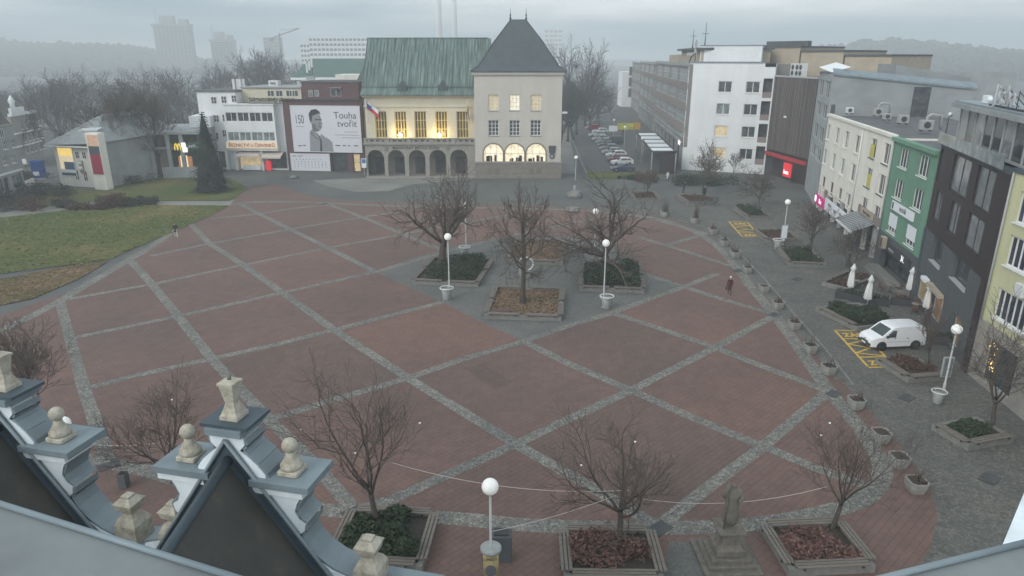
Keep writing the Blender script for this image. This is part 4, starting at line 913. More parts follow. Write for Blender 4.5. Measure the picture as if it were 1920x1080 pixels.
m = MB(); x0_, x1_ = X(fm, 326, 310), X(fm, 352, 310); m.box(x0_, 2.75, .3, x1_, 2.88, 3.2, W_('warm_front', (.3, .1, .06), var=.3, scale=1.2, emit=(1, .45, .2), es=.25)); put(m, 'lit_front', lo)
m = MB(); 
for u in (338, 348): x = X(fm, u, 300, 2); m.box(x - .12, 2.5, .0, x + .12, 2.7, 3.4, W_('warm_strip', (.7, .6, .4), var=0, emit=(1, .85, .5), es=.7))
put(m, 'lit_posts', lo)
x, z = fm.at(333, 276, -.9); m = MB(); gy = W_('sign_yellow', (.8, .6, .05), var=0, emit=(1, .72, .08), es=.5)
for s_ in (-1, 1): m.tube([(x + s_ * .25 - .22 * math.cos(t), -.95, z - .5 + (1.1 * math.sin(t))) for t in [math.pi * i / 10 for i in range(11)]], .085, gy, 6)
put(m, 'arch_sign', lo)
m = MB(); x, z = fm.at(344, 272, -.9); m.box(x - .35, -.95, z - .4, x + .35, -.85, z + .4, 'sign_lit'); x, z = fm.at(347, 281, -.9); m.box(x - .4, -.95, z - .4, x + .4, -.85, z + .4, 'sign_lit'); put(m, 'lit_sign', lo)
m = MB(); xa, za_ = fm.at(353, 267, -.9); xb, zb2 = fm.at(377, 280, -.9); m.box(xa, -.95, zb2, xb, -.88, za_, W_('green_sign', (.04, .10, .06), var=.3, scale=3)); put(m, 'shop_sign', lo)
lettering(lo, fm, (xa + xb) / 2, (za_ + zb2) / 2, 'zelený', .8, 'sign_white', -.97)
ff = Fac(G(308, 336), G(376, 334)); wl = facroot('garden_fence', 'pale grey panel fence in front of the low shop building', 'fence', ff)
m = MB(); n = 9
for i in range(n): a = ff.L * i / n; m.box(a + .04, 0, .15, a + ff.L / n - .04, .06, 2.0, 'grey_concrete')
put(m, 'panels', wl); m = MB()
for i in range(n + 1): a = ff.L * i / n; m.box(a - .04, -.05, 0, a + .04, .12, 2.15, 'frame_grey')
put(m, 'posts', wl)
# ---------------------------------------------------------------- white corner building with lit posters
fc = Fac(G(115, 348), G(196, 353)); LC = fc.L
mu = facroot('corner_pavilion', 'small white building with a hipped pale roof and lit posters on its front', 'building', fc)
hz = Z(fc, 150, 272) - .1; m = MB(); PF = fc.M.inverted() @ G(338, 324); D_ = PF.y; sk = PF.x - LC
m.face([(0, 0, 0), (LC, 0, 0), (LC, 0, hz), (0, 0, hz)], 'white_house'); m.face([(LC, 0, 0), (LC + sk, D_, 0), (LC + sk, D_, hz + 1.0), (LC, 0, hz + .6)], 'grey_concrete'); m.face([(0, 0, 0), (0, 0, hz), (sk * .4, D_, hz), (sk * .4, D_, 0)], 'white_house'); m.face([(sk * .4, D_, 0), (sk * .4, D_, hz), (LC + sk, D_, hz), (LC + sk, D_, 0)], 'white_house')
put(m, 'wall', mu)
m = MB(); rzz = hgt(fc.pt(LC + .5, 9, 0), 212); rp = [(-1.0, -.9, hz), (LC + .3, -.9, hz + .5), (LC * .55, 6.0, rzz), (LC * .55 + sk * .7, D_ - 3, rzz + .3), (sk * .4 - 1, D_ + .8, hz), (LC + sk + .5, D_ + .5, hz + .9), (LC + .5, -.3, hz + .5)]
rm_ = W_('pale_roof', (.26, .28, .285), var=.2, scale=.6)
m.face([rp[0], rp[1], rp[2]], rm_); m.face([rp[0], rp[2], rp[3], rp[4]], rm_); m.face([rp[1], rp[6], rp[5], rp[3], rp[2]], rm_); m.face([rp[4], rp[3], rp[5]], rm_); m.box(-1.0, -.9, hz - .2, LC + .25, .02, hz - .01, 'white_plaster'); put(m, 'roof', mu)
lt = MB(); a0 = Vector(rp[0]); ex = (Vector(rp[1]) - a0); ey = (Vector(rp[2]) - a0)
nrm = ex.cross(ey).normalized(); nrm = nrm if nrm.z > 0 else -nrm
for i in range(6):
    o_ = a0 + ey * .42 + ex * (.20 + i * .065); e1_ = ex * .042; e2_ = ey * .10
    lt.face([o_ + nrm * .08, o_ + e1_ + nrm * .08, o_ + e1_ + e2_ + nrm * .08, o_ + e2_ + nrm * .08], 'sign_white')
put(lt, 'skylights', mu)
m = MB(); xa, xb = X(fc, 168, 300, -1.2), X(fc, 192, 300, -1.2); m.box(xa, -1.2, 0, xb, -.02, Z(fc, 184, 250, -1), 'white_house'); put(m, 'pylon', mu)
def poster(u0, v0, u1, v1, off, parts, label):
    vm = (v0 + v1) / 2; z1 = fc.at(u0, v0, off)[1]; z0 = fc.at(u1, v1, off)[1]; x0 = fc.at(u0 + 1, vm, off)[0]; x1 = fc.at(u1 + 1, vm, off)[0]; o = facroot('wall_poster', label, 'poster', fc); b = MB(); b.box(x0 - .1, off - .09, z0 - .1, x1 + .1, off - .01, z1 + .1, 'frame_white'); put(b, 'frame', o)
    b = MB()
    for a0_, b0_, a1_, b1_, mm in parts: b.box(x0 + (x1 - x0) * a0_, off - .12, z0 + (z1 - z0) * b0_, x0 + (x1 - x0) * a1_, off - .092, z0 + (z1 - z0) * b1_, mm)
    put(b, 'print', o); return o
W_('poster_yellow', (.62, .42, .08), var=.35, scale=1.2, emit=(1, .7, .2), es=.55); W_('poster_cream', (.6, .5, .35), var=.1, emit=(1, .8, .5), es=.35); W_('poster_blue', (.05, .14, .22), var=.2); W_('poster_dark', (.05, .07, .09), var=.3, scale=2)
W_('poster_red', (.30, .02, .055), var=.1); W_('poster_face', (.5, .3, .2), var=.25, scale=1.5, emit=(1, .7, .5), es=.12)
poster(112, 277, 138, 329, -.02, [(0, 0, 1, .1, 'poster_dark'), (0, .1, 1, .22, 'sign_white'), (.0, .22, .3, .5, 'poster_cream'), (.3, .22, 1, .5, 'poster_blue'), (0, .5, 1, .72, 'poster_cream'), (0, .72, 1, 1, 'poster_yellow')], 'lit yellow and blue poster on the left of the white corner building')
po = poster(168.5, 253, 188, 327, -1.2, [(0, 0, 1, .52, 'poster_red'), (0, .52, 1, .72, 'poster_dark'), (0, .72, 1, 1, 'poster_face')], 'tall crimson poster with a bearded face on the pylon of the corner building')
for u, v in ((145, 290), (158, 291), (145, 328), (161, 330)): window(mu, fc, X(fc, u, v), Z(fc, u, v), .75, 1.1 if v < 300 else 1.6, 2, 2, 'frame_white', 'glass', -.08, .06)
for nm, u, v in (('wall_sign', 154, 312), ): 
    m = MB(); x, z = fc.at(u, v); m.box(x - .35, -.2, z - 1.1, x + .35, -.02, z + .9, 'grey_stone'); m.ball((x, -.2, z + .55), .32, 'frame_white', 10, .9); m.ball((x, -.2, z - .3), .36, 'frame_white', 10, .9); put(m, 'relief', mu)
# ---------------------------------------------------------------- left edge: grey corner house and the ornate house behind
fl = Fac(G(-120, 415), G(50, 357)); gl = facroot('grey_corner_house', 'grey house at the left edge with a dark mansard roof and lit shop windows', 'house', fl)
LL = fl.L; he = Z(fl, 20, 236); hol = []
for rowv in ((272, 265), (302, 293)):
    for u, v in ((-62, rowv[0] + 22), (-38, rowv[0] + 15), (-14, rowv[0] + 8), (9, rowv[0]), (24, rowv[1])):
        x = X(fl, u, v); z = Z(fl, 9, rowv[0]); hol.append((x - .6, x + .6, z - .65, z + .65))
m = MB(); zsh = Z(fl, 20, 325); sh = [(X(fl, 23, 340), X(fl, 42, 335), .9, zsh - .4), (X(fl, -4, 350), X(fl, 7, 350), .9, zsh - .4), (X(fl, 9, 350), X(fl, 18, 350), .1, zsh - .4), (X(fl, -60, 350), X(fl, -12, 350), .9, zsh - .4)]
wall_sheet(m, 0, LL, 0, he, hol + sh, 'grey_concrete', .25); shell(m, LL, 12, he, 'grey_concrete'); m.box(-.1, -.2, he + .003, LL + .2, .2, he + .3, 'grey_stone'); m.box(-.1, -.12, zsh, LL + .05, -.003, zsh + .3, 'white_plaster'); put(m, 'wall', gl)
for a, b, c, d in hol: window(gl, fl, (a + b) / 2, (c + d) / 2, 1.18, 1.28, 3, 2, 'frame_white', 'glass', .15, .07, 'white_plaster')
for i, (a, b, c, d) in enumerate(sh): window(gl, fl, (a + b) / 2, (c + d) / 2, b - a - .02, d - c - .02, 3 if i in (0, 3) else 1, 1, 'frame_dark', 'glass_pale' if i in (0, 1) else 'glass', .18, .08, None, 'shop_window')
m = MB(); hm = Z(fl, 20, 182, 2.5); m.face([(0, .2, he + .31), (LL, .2, he + .31), (LL, 2.4, hm), (0, 2.4, hm)], 'slate'); m.face([(LL, .2, he + .31), (LL, 12, he + .31), (LL, 10, hm), (LL, 2.4, hm)], 'slate'); m.face([(0, 2.4, hm), (LL, 2.4, hm), (LL, 10, hm), (0, 10, hm)], 'roof_felt'); put(m, 'mansard_roof', gl)
for u, v in ((2, 250), (-30, 262)): window(gl, fl, X(fl, u, v), Z(fl, u, v) , 1.0, 1.3, 2, 1, 'frame_white', 'glass', -.1, .06, None, 'window')
fo = Fac(G(40, 314), G(84, 300)); oh = facroot('ornate_house', 'pale ornate old house behind the grey corner house', 'house', fo)
ho = Z(fo, 60, 212); m = MB(); hol = []
rws_ = [[(u, v - (u - 62) * .22) for u in (46, 54, 62, 70, 78)] for v in (229, 253, 275)]; xs, zs = grid(fo, rws_)
for z in zs:
    for x in xs: hol.append((x - .5, x + .5, z - .95, z + .95))
wall_sheet(m, 0, fo.L, 0, ho, hol, 'grey_stone', .25); shell(m, fo.L, 12, ho, 'grey_stone'); m.box(-.2, -.4, ho + .003, fo.L + .2, .3, ho + .5, 'white_plaster'); m.box(-.1, -.2, zs[0] - 1.6, fo.L + .1, -.003, zs[0] - 1.35, 'white_plaster'); m.box(-.1, -.2, zs[1] - 1.6, fo.L + .1, -.003, zs[1] - 1.35, 'white_plaster'); put(m, 'wall', oh)
for a, b, c, d in hol: window(oh, fo, (a + b) / 2, (c + d) / 2, .98, 1.88, 2, 2, 'frame_white', 'glass', .15, .06, 'white_plaster')
m = MB(); m.box(-.1, -.5, ho + .51, 5, .0, ho + 1.5, 'white_plaster'); m.lathe([(.5, 0), (.35, .6), (.6, 1.2), (.1, 2.2)], 'white_plaster', 8, (2.2, .2, ho + 1.5)); m.face([(0, 0, ho + .5), (fo.L, 0, ho + .5), (fo.L, 6, ho + 4), (0, 6, ho + 4)], 'slate'); put(m, 'roof', oh)
m = MB(); b0 = G(76, 336); pb = thing('poster_box', 'blue advertising box beside the road, left of the white corner building', 'advert', b0, .3); m.box(-.9, -.7, .3, .9, .7, 3.2, W_('poster_box_blue', (.02, .07, .26), var=.25, scale=1.2), .08); put(m, 'box', pb); m = MB(); m.box(-1, -.8, 0, 1, .8, .3, 'grey_concrete'); put(m, 'base', pb); m = MB(); m.box(-.7, -.74, .7, .2, -.71, 1.4, 'sign_white'); put(m, 'poster', pb)
fwl = Fac(G(-90, 412), G(66, 345)); rw_ = facroot('street_parapet', 'pale concrete parapet wall with a rail along the road at the left', 'wall', fwl); m = MB(); n = 14
for i in range(n): a = fwl.L * i / n; m.box(a + .03, 0, 0, a + fwl.L / n - .03, .25, 1.0, 'white_house')
put(m, 'wall', rw_); m = MB(); m.tube([(0, .1, 1.45), (fwl.L, .1, 1.45)], .04, 'iron', 6)
for i in range(n + 1): a = fwl.L * i / n; m.tube([(a, .1, .8), (a, .1, 1.45)], .03, 'iron', 5)
put(m, 'railing', rw_)
# ================================================================ right hand side: department store, gable tower, shop row
A0 = Vector((31.6, 129.4)); dv = Vector((.09, 1.0)).normalized()
fd = Fac(A0 + dv * 170, A0); ds = facroot('department_store', 'long grey department store with ribbon windows stepping back along the car street', 'department store', fd)
LD = fd.L; hd = 18.7; zr = [(Z(fd, 1277, a), Z(fd, 1277, b)) for a, b in ((152, 126), (189, 165), (229, 205), (267, 246))]
secs = [(LD - 56, LD, 0.0), (LD - 116, LD - 57, 1.2), (LD - 170, LD - 117, 2.6)]
for i, (a, b, back) in enumerate(secs):
    m = MB(); hol = [(a + 1.2 + k * (b - a - 2) / 4, a + 1.2 + (k + 1) * (b - a - 2) / 4 - .5, z0, z1) for z0, z1 in zr for k in range(4)]
    mm = MB(Matrix.Translation((0, back, 0))); wall_sheet(mm, a, b, 4.2, hd - i * .4, hol, 'store_wall', .3)
    mm.face([(a, 0, 4.2), (a, 0, hd - i * .4), (a, 22, hd - i * .4), (a, 22, 0)], 'store_wall'); mm.face([(b, 0, 4.2), (b, 22, 4.2), (b, 22, hd - i * .4), (b, 0, hd - i * .4)], 'store_wall'); mm.face([(a, 0, hd - i * .4), (b, 0, hd - i * .4), (b, 22, hd - i * .4), (a, 22, hd - i * .4)], 'roof_felt')
    for z0, z1 in zr[1:]: mm.box(a, -.06, z1 + .25, b, -.004, z1 + 1.1, 'store_band')
    mm.box(a + .01, -.15, hd - i * .4 - .35, b - .01, -.004, hd - i * .4 + .25, 'grey_concrete')
    mm.box(a + .01, 3, 0, b - .01, 3.2, 4.2, 'dark_grey_wall'); mm.face([(a, 0, 4.2), (b, 0, 4.2), (b, 3.2, 4.2), (a, 3.2, 4.2)], 'grey_concrete')
    for k in range(int((b - a) / 7)): mm.box(a + 1 + k * 7, .1, 0, a + 1.7 + k * 7, .7, 4.2, 'grey_concrete')
    put(mm, 'wall', ds)
    f2 = Fac(fd.pt(0, back, 0)[:2], fd.pt(LD, back, 0)[:2])
    for h_ in hol: window(ds, f2, (h_[0] + h_[1]) / 2, (h_[2] + h_[3]) / 2, h_[1] - h_[0] - .02, h_[3] - h_[2] - .02, 8, 2, 'frame_grey', 'glass_pale', .2, .12, None, 'window_band')
m = MB(); m.box(LD - 26, 2, hd + .01, LD - 1, 14, hd + 2.4, 'beige_brick'); m.box(LD - 27, 1.2, hd + 2.41, LD - .5, 14.5, hd + 2.8, 'dark_grey_wall'); m.box(LD - 18, 1.9, hd + 1.5, LD - 6, 1.99, hd + 2.1, 'white_plaster'); m.box(LD - 46, 2, hd + .01, LD - 30, 12, hd + 1.7, 'beige_brick'); put(m, 'roof_storey', ds)
m = MB()
for s_, hh in ((LD - 18, 3.6), (LD - 4, 4.4)): m.tube([(s_, 3, hd + 2.8), (s_, 3, hd + 2.8 + hh)], [.1, .03], 'iron', 6); m.tube([(s_ - .7, 3, hd + 2.8), (s_, 3, hd + 4.2), (s_ + .7, 3, hd + 2.8)], .05, 'iron', 5); m.tube([(s_, 2.4, hd + 5.2), (s_, 3.6, hd + 5.2)], .04, 'iron', 5)
put(m, 'antenna', ds)
m = MB(); x = LD - .9; m.box(x - 2.6, -.5, 4.5, x + .2, -.2, 5.1, 'store_band'); o_ = put(m, 'shop_sign', ds); lettering(o_, fd, x - 1.2, 4.85, 'prior', 1.5, 'sign_lit', -.55, .03)
# canopy over the pavement
c0, c1, c2, c3 = G(1194, 249, 3.9), G(1230, 249, 3.9), G(1268, 285, 3.9), G(1223, 285, 3.9); ca = thing('street_canopy', 'dark framed canopy with white roof panels beside the department store', 'canopy', G(1245, 300))
m = MB(); fr = MB(); n = 5; I4 = WM[ca].inverted()
for i in range(n):
    t0, t1 = (i + .06) / n, (i + .94) / n; m.face([c0.lerp(c3, t0), c0.lerp(c3, t1), c1.lerp(c2, t1), c1.lerp(c2, t0)], 'sign_white')
for i in range(n + 1): fr.tube([c0.lerp(c3, i / n), c1.lerp(c2, i / n)], .12, 'frame_dark', 4)
fr.tube([c0, c3], .22, 'frame_dark', 4); fr.tube([c1, c2], .22, 'frame_dark', 4); fr.tube([c3, c2], .25, 'frame_dark', 4)
for p in (c0, c3, c2, c1, c0.lerp(c3, .5)): fr.tube([(p.x, p.y, 0), p], .1, 'frame_grey', 6)
m.build('roof_panels', ca); fr.build('frame', ca)
m = MB(); q0, q1 = c1.lerp(c2, .02), c1.lerp(c2, .98); m.face([(q0.x, q0.y, 0), (q1.x, q1.y, 0), (q1.x, q1.y, 3.6), (q0.x, q0.y, 3.6)], 'dark_grey_wall'); q0 = c3.lerp(c2, .35); m.face([(q0.x, q0.y, 0), (c2.x, c2.y, 0), (c2.x, c2.y, 3.5), (q0.x, q0.y, 3.5)], 'dark_brown_panel'); m.build('screens', ca)
ys = thing('kiosk_sign', 'yellow and green shop sign box hanging at the far end of the department store', 'sign', G(1172, 275)); p = G(1175, 240, 3.2); m = MB(); m.box(p.x - 2.2, p.y, 2.8, p.x + 1.6, p.y + .6, 4.3, W_('kiosk_yellow', (.45, .45, .08), var=.4, scale=1)); m.box(p.x + 1.65, p.y - .05, 2.8, p.x + 3.4, p.y + .6, 4.5, W_('kiosk_orange', (.5, .28, .05), var=.1)); m.box(p.x - 4.4, p.y - .3, 2.4, p.x - 2.3, p.y + .4, 3.7, 'sign_white'); m.build('sign_box', ys); m = MB(); m.box(p.x - 1, p.y + .1, 0, p.x - .7, p.y + .4, 2.79, 'iron'); m.build('post', ys)
# ---------------------------------------------------------------- white gable tower
fg = Fac(G(1277, 318), G(1432, 327)); gt = facroot('white_gable_tower', 'tall plain white gable end with two columns of windows', 'building', fg)
LG_ = fg.L; hg = 18.9; hol = []; m = MB(); rows = [[(1355.5, 161), (1407, 165.5)], [(1354.5, 203), (1405.5, 207)], [(1353, 244.5), (1404, 249)], [(1351.5, 286), (1402.5, 290)]]
xs, zs = grid(fg, rows); lit = {(1, 0): 'glass_pale', (2, 0): 'glass_warm', (3, 0): 'glass_warm'}
lx = LG_ - 1.75
for j, z in enumerate(zs):
    for i, x in enumerate(xs):
        hol.append((x - 1.15, x + 1.15, z - .95, z + .95)); window(gt, fg, x, z, 2.28, 1.88, 2, 1, 'frame_white', lit.get((j, i), 'glass'), .22, .10, 'frame_white')
lg = [(lx, LG_ - .25, z - 1.75, z + 1.5) for z in zs]
wall_sheet(m, 0, LG_, 0, hg, hol, 'white_plaster', .25) if False else None
wall_sheet(m, 0, lx - .02, 0, hg, hol, 'white_plaster', .25); wall_sheet(m, lx - .02, LG_, 0, hg - .6, lg, 'white_plaster', 1.2, 'maroon'); shell(m, LG_, 30, hg, 'white_plaster'); m.box(-.1, -.1, hg + .003, lx, 30, hg + .25, 'sheet_metal')
put(m, 'wall', gt)
for a, b, c, d in lg:
    b_ = MB(); b_.box(a, 1.1, c, b, 1.19, d, 'maroon'); b_.box(a + .2, 1.04, c + .3, b - .2, 1.095, d - .5, 'glass'); b_.box(a, .02, c, b, .1, c + 1.0, 'store_band'); put(b_, 'loggia', gt)
m = MB(); ax0, ax1 = X(fg, 1313, 100, 1.5), X(fg, 1428, 105, 1.5); az = Z(fg, 1370, 86, 1.5); m.box(ax0, 1.5, hg + .26, ax1, 16, az, 'white_plaster'); m.box(ax0 - .1, 1.4, az + .003, ax1 + .1, 16.1, az + .15, 'sheet_metal'); put(m, 'attic', gt)
m = MB(); x, z = fg.at(1306, 75, 2); m.tube([(x, 2.2, hg), (x, 2.2, z)], .07, 'iron', 6); m.tube([(x - 1, 2, hg + .2), (x - .6, 2, hg + 1.2), (x, 2, hg + 1.6)], .12, 'frame_dark', 6)
for k in range(2): m.box(x - .25, 1.9, z - 2.2 + k * 1.1, x + .25, 2.1, z - 1.4 + k * 1.1, 'frame_grey')
put(m, 'antenna', gt)
# ---------------------------------------------------------------- brown clad block
fbr = Fac(fg.pt(LG_, .02, 0)[:2], G(1507, 353)); br_ = facroot('brown_clad_block', 'windowless block clad in brown metal strips above a red shop band', 'building', fbr)
zb1 = Z(fbr, 1475, 145); Lb = fbr.L; m = MB(); m.face([(.03, 0, 4.6), (Lb, 0, 4.6), (Lb, 0, zb1), (.03, 0, zb1)], 'brown_cladding'); shell(m, Lb, 25, zb1, 'dark_grey_wall')
for i in range(int(Lb / .55) + 1): m.box(i * .55 + .02, -.05, 4.6, i * .55 + .07, -.003, zb1, 'dark_brown_panel')
m.box(0, -.12, zb1 + .003, Lb, .3, zb1 + .25, 'frame_grey'); m.box(0.03, 1.5, 0, Lb, 1.7, 4.6, 'dark_brown_panel'); m.face([(.03, 0, 4.6), (Lb, 0, 4.6), (Lb, 1.6, 4.6), (.03, 1.6, 4.6)], 'dark_grey_wall'); put(m, 'wall', br_)
m = MB(); m.box(.1, -.35, 3.6, Lb - .1, -.06, 4.2, W_('red_band', (.35, .02, .03), var=.1, emit=(1, .05, .06), es=.03)); put(m, 'shop_band', br_)
m = MB(); x, z = fbr.at(1476, 320, -.6); m.box(x - 1.15, -.75, z - 1.0, x + 1.15, -.45, z + 1.2, 'red_sign'); o_ = put(m, 'projecting_sign', br_); lettering(o_, fbr, x, z - .25, 'bata', .95, 'sign_lit', -.80, .02)
m = MB(); x, z = fbr.at(1473, 219, 0); m.box(x - .4, -.15, z - .15, x + .4, -.06, z + .15, 'sign_white'); put(m, 'wall_lamp', br_)
for i, u in enumerate((1487, 1495, 1502)):
    x, z = fbr.at(u, 140, 3); a_ = thing('air_conditioner', ('white twin fan cooling unit on the brown block roof, left of three', 'white twin fan cooling unit on the brown block roof, middle of three', 'white twin fan cooling unit on the brown block roof, right of three')[i], 'cooling unit', fbr.pt(x, 3, zb1)); 
    m = MB(); m.box(x - .75, 2.8, zb1 + .01, x + .75, 3.6, zb1 + 2.2, 'white_metal'); m.build('housing', a_, fbr.M)
    for zz in (.6, 1.55): m = MB(); m.prism([(x + .4 * math.cos(t), zb1 + zz + .4 * math.sin(t)) for t in [k * .524 for k in range(12)]], 2.74, 2.79, 'iron'); m.build('fan', a_, fbr.M)
# ---------------------------------------------------------------- grey office block with the long fire wall
fgr = Fac(G(1508, 353)[:2], (42.6, 96.2)); go = facroot('grey_office_block', 'grey concrete office block with a long blank fire wall and roof skylight', 'office block', fgr)
zg1 = Z(fgr, 1528, 132); Lg = fgr.L; m = MB(); hol = []
for v0, v1 in ((146, 175), (186, 213), (228, 258), (270, 298)):
    za, zb_ = Z(fgr, 1528, v1), Z(fgr, 1528, v0)
    for k in range(2): a = 1.0 + k * Lg * .48; hol.append((a, a + Lg * .40, za, zb_))
wall_sheet(m, 0, Lg, 0, zg1, hol, 'grey_concrete', .3)
d1 = Vector((.97, -.25)); Bf = Vector((42.6, 96.2)) + d1 * 17; ff_ = Fac((42.6, 96.2), Bf)
m.face([(0, 0, 0), (0, 0, zg1), (0, 26, zg1), (0, 26, 0)], 'grey_concrete'); put(m, 'front_wall', go)
for a, b, c, d in hol: window(go, fgr, (a + b) / 2, (c + d) / 2, b - a - .02, d - c - .02, 3, 1, 'frame_grey', 'glass_pale', .2, .10)
m = MB(); z2 = zg1 - 1.7; m.face([(0, 0, 0), (ff_.L, 0, 0), (ff_.L, 0, z2), (0, 0, zg1)], 'firewall'); m.face([(0, .4, zg1 - .01), (ff_.L, .4, z2 - .01), (ff_.L, 16, z2), (0, 16, zg1)], 'roof_felt')
m.face([(ff_.L, 0, 0), (ff_.L, 20, 0), (ff_.L, 20, z2), (ff_.L, 0, z2)], 'firewall')
m.face([(0, -.25, zg1 + .05), (ff_.L + .2, -.25, z2 + .05), (ff_.L + .2, .9, z2 + .65), (0, .9, zg1 + .65)], 'sheet_metal'); m.face([(0, -.25, zg1 - .2), (ff_.L + .2, -.25, z2 - .2), (ff_.L + .2, -.25, z2 + .05), (0, -.25, zg1 + .05)], 'sheet_metal'); m.build('fire_wall', go, ff_.M)
m = MB(); tx0, tx1 = X(ff_, 1676, 150, 2), ff_.L; t0z, t1z = Z(ff_, 1676, 121, 2), Z(ff_, 1800, 146, 2); m.prism([(tx0, 8), (tx1, 8), (tx1, t1z), (tx0, t0z)], 2, 12, 'firewall'); m.build('stair_tower', go, ff_.M)
m = MB(); x, z = ff_.at(1726, 190); m.box(x - 1.0, -.05, z - 3.2, x + 1.0, -.005, z + 1.8, 'frame_dark'); m.box(x - .9, -.09, z - .2, x + .9, -.06, z + 1.6, 'glass'); m.box(x - .9, -.09, z - 3.1, x + .9, -.06, z - .6, 'glass'); m.build('stair_window', go, ff_.M)
m = MB(); x0_, zz = ff_.at(1546, 200); x1_, _ = ff_.at(1566, 200); m.box(.3, -.06, zz - 1.8, x1_, -.008, zz + .3, 'dark_grey_wall'); m.build('recess', go, ff_.M)
m = MB(); p = fgr.pt(Lg * .2, 0, zg1); m.face([(Lg * .05, -.3, zg1 + .6), (Lg * .95, -.1, zg1 + .1), (Lg * .95, 2.2, zg1 + .8), (Lg * .05, 2.0, zg1 + 1.3)], 'sign_white'); put(m, 'skylight', go)
# beige block and roofs behind
p0, p1 = T(1427, 100, 134), T(1674, 110, 116); fy = Fac(p0[:2], p1[:2]); by = facroot('beige_brick_block', 'long beige brick block rising behind the brown and grey buildings', 'building', fy)
m = MB(); LY = fy.L; za, zb_ = Z(fy, 1427, 86), Z(fy, 1672, 110); n = 3
for i in range(n):
    a, b = LY * i / n, LY * (i + 1) / n - .25; z0_ = za + (zb_ - za) * (i + .5) / n; m.box(a, .1 * i, 0, b, 16, z0_, 'beige_brick'); m.box(a - .1, -.2 + .1 * i, z0_ + .003, b + .1, 16, z0_ + .3, 'dark_grey_wall')
put(m, 'wall', by); m = MB()
for k in range(6): a = LY * (.03 + k * .055) ; m.box(a, .3, za - .15, a + 1.5, 1.6, za + .75, 'dark_grey_wall')
put(m, 'roof_vents', by)
# ---------------------------------------------------------------- cream house
fwh = Fac((42.3, 95.1), (37.15, 68.4)); ch = facroot('cream_house', 'cream three storey house with shop signs along the street and cooling units on its roof', 'house', fwh)
Lw = fwh.L; hw = 12.5; hol = []; xm = X(fwh, 1607, 330)
L1 = [[(1551, 248), (1568, 254), (1585, 261), (1605, 269)], [(1547.5, 296.5), (1563.5, 304), (1581, 312), (1601, 323)]]
R1 = [[(1633, 276.5), (1657.5, 287)], [(1628.5, 333.5), (1652, 346.5)], [(1622, 391), (1646, 406)]]
gl_ = {(0, 0): 'glass_pale', (0, 1): 'glass_pale', (0, 2): 'glass_pale', (1, 0): 'glass_pale', (1, 1): 'glass_pale', (1, 2): 'glass_pale'}
wins(ch, fwh, L1, 1.9, 2.0, 2, 1, 'frame_white', 'glass', .15, 'frame_white', hol, 'window', gl_)
wins(ch, fwh, R1, 2.0, 2.05, 2, 1, 'frame_white', 'glass', .15, 'dark_grey_wall', hol)
zsl0, zsl1 = Z(fwh, 1560, 371), Z(fwh, 1560, 341); bh = []
for u in (1542, 1558.5, 1576, 1594): x = X(fwh, u, 350); bh.append((x - .95, x + .95, zsl0, zsl1))
hol += bh; zgr = Z(fwh, 1650, 433) ; gh = 3.3
m = MB(); wall_sheet(m, 0, Lw, gh, hw, hol, 'white_house', .25); shell(m, Lw, 14, hw, 'white_house'); m.box(-.1, -.22, hw + .003, Lw, .3, hw + .3, 'white_house'); m.box(0, 1.6, 0, Lw, 1.8, gh, 'dark_grey_wall'); m.face([(0, 0, gh), (Lw, 0, gh), (Lw, 1.7, gh), (0, 1.7, gh)], 'white_house'); m.tube([(xm, -.1, gh), (xm, -.1, hw)], .07, 'frame_white', 6); put(m, 'wall', ch)
for i, (a, b, c, d) in enumerate(bh): window(ch, fwh, (a + b) / 2, (c + d) / 2, b - a - .02, d - c - .02, 1 if i < 3 else 2, 1, 'frame_white', 'maroon' if i < 2 else 'glass', .18, .08, None, 'shop_window')
for k in range(8): m = MB(); x = Lw * (k + .5) / 8; m.box(x - .22, 0, 0, x + .22, .4, gh - .003, 'frame_grey' if k % 2 else 'white_house'); put(m, 'pillar', ch)
for k in range(8): m = MB(); x = Lw * k / 8; m.box(x + .8, 1.5, .3, x + 2.6, 1.57, 2.9, 'glass'); put(m, 'shop_pane', ch)
for (u, v) in ((1634, 281), (1629, 338)):
    x, z = fwh.at(u, v); m = MB(); m.box(x - .8, .02, z - .7, x + .8, .07, z + .6, W_('yellow_notice', (.55, .5, .05), var=0)); 
    for k in range(3): m.box(x - .5, .0, z - .35 + k * .25, x + .45, .018, z - .27 + k * .25, 'frame_grey')
    put(m, 'window_notice', ch)
def sign_panel(root, fac, ua, va, ub, vb, h_, mname, off=-.35, name='shop_sign', th_=.14):
    x0, z0 = fac.at(ua, va, off); x1, z1 = fac.at(ub, vb, off); zm = (z0 + z1) / 2; m = MB(); m.box(x0, off - th_, zm - h_ / 2, x1, off, zm + h_ / 2, mname); return put(m, name, root), x0, x1, zm, off - th_
o_, a, b, zm, y_ = sign_panel(ch, fwh, 1529.5, 372, 1547, 383, 1.25, 'pink_sign'); m = MB(); m.prism([(a + .55 + .5 * math.cos(t), zm + .5 * math.sin(t)) for t in [k * .524 for k in range(12)]], y_ - .03, y_ - .002, 'sign_lit'); put(m, 'sign_disc', o_); lettering(o_, fwh, (a + b) / 2 + .5, zm, 'Skrz', .8, 'sign_lit', y_ - .02)
o_, a, b, zm, y_ = sign_panel(ch, fwh, 1548, 385, 1600, 420, 1.5, 'sign_white')
for i, t_ in enumerate(('OPTIKA', 'brýle', 'čočky')): lettering(o_, fwh, a + (b - a) * (.2 + .2 * i), zm + .2 - .2 * (i % 2), t_, .5, 'ink_mid', y_ - .02)
m = MB(); rr = random.Random(8)
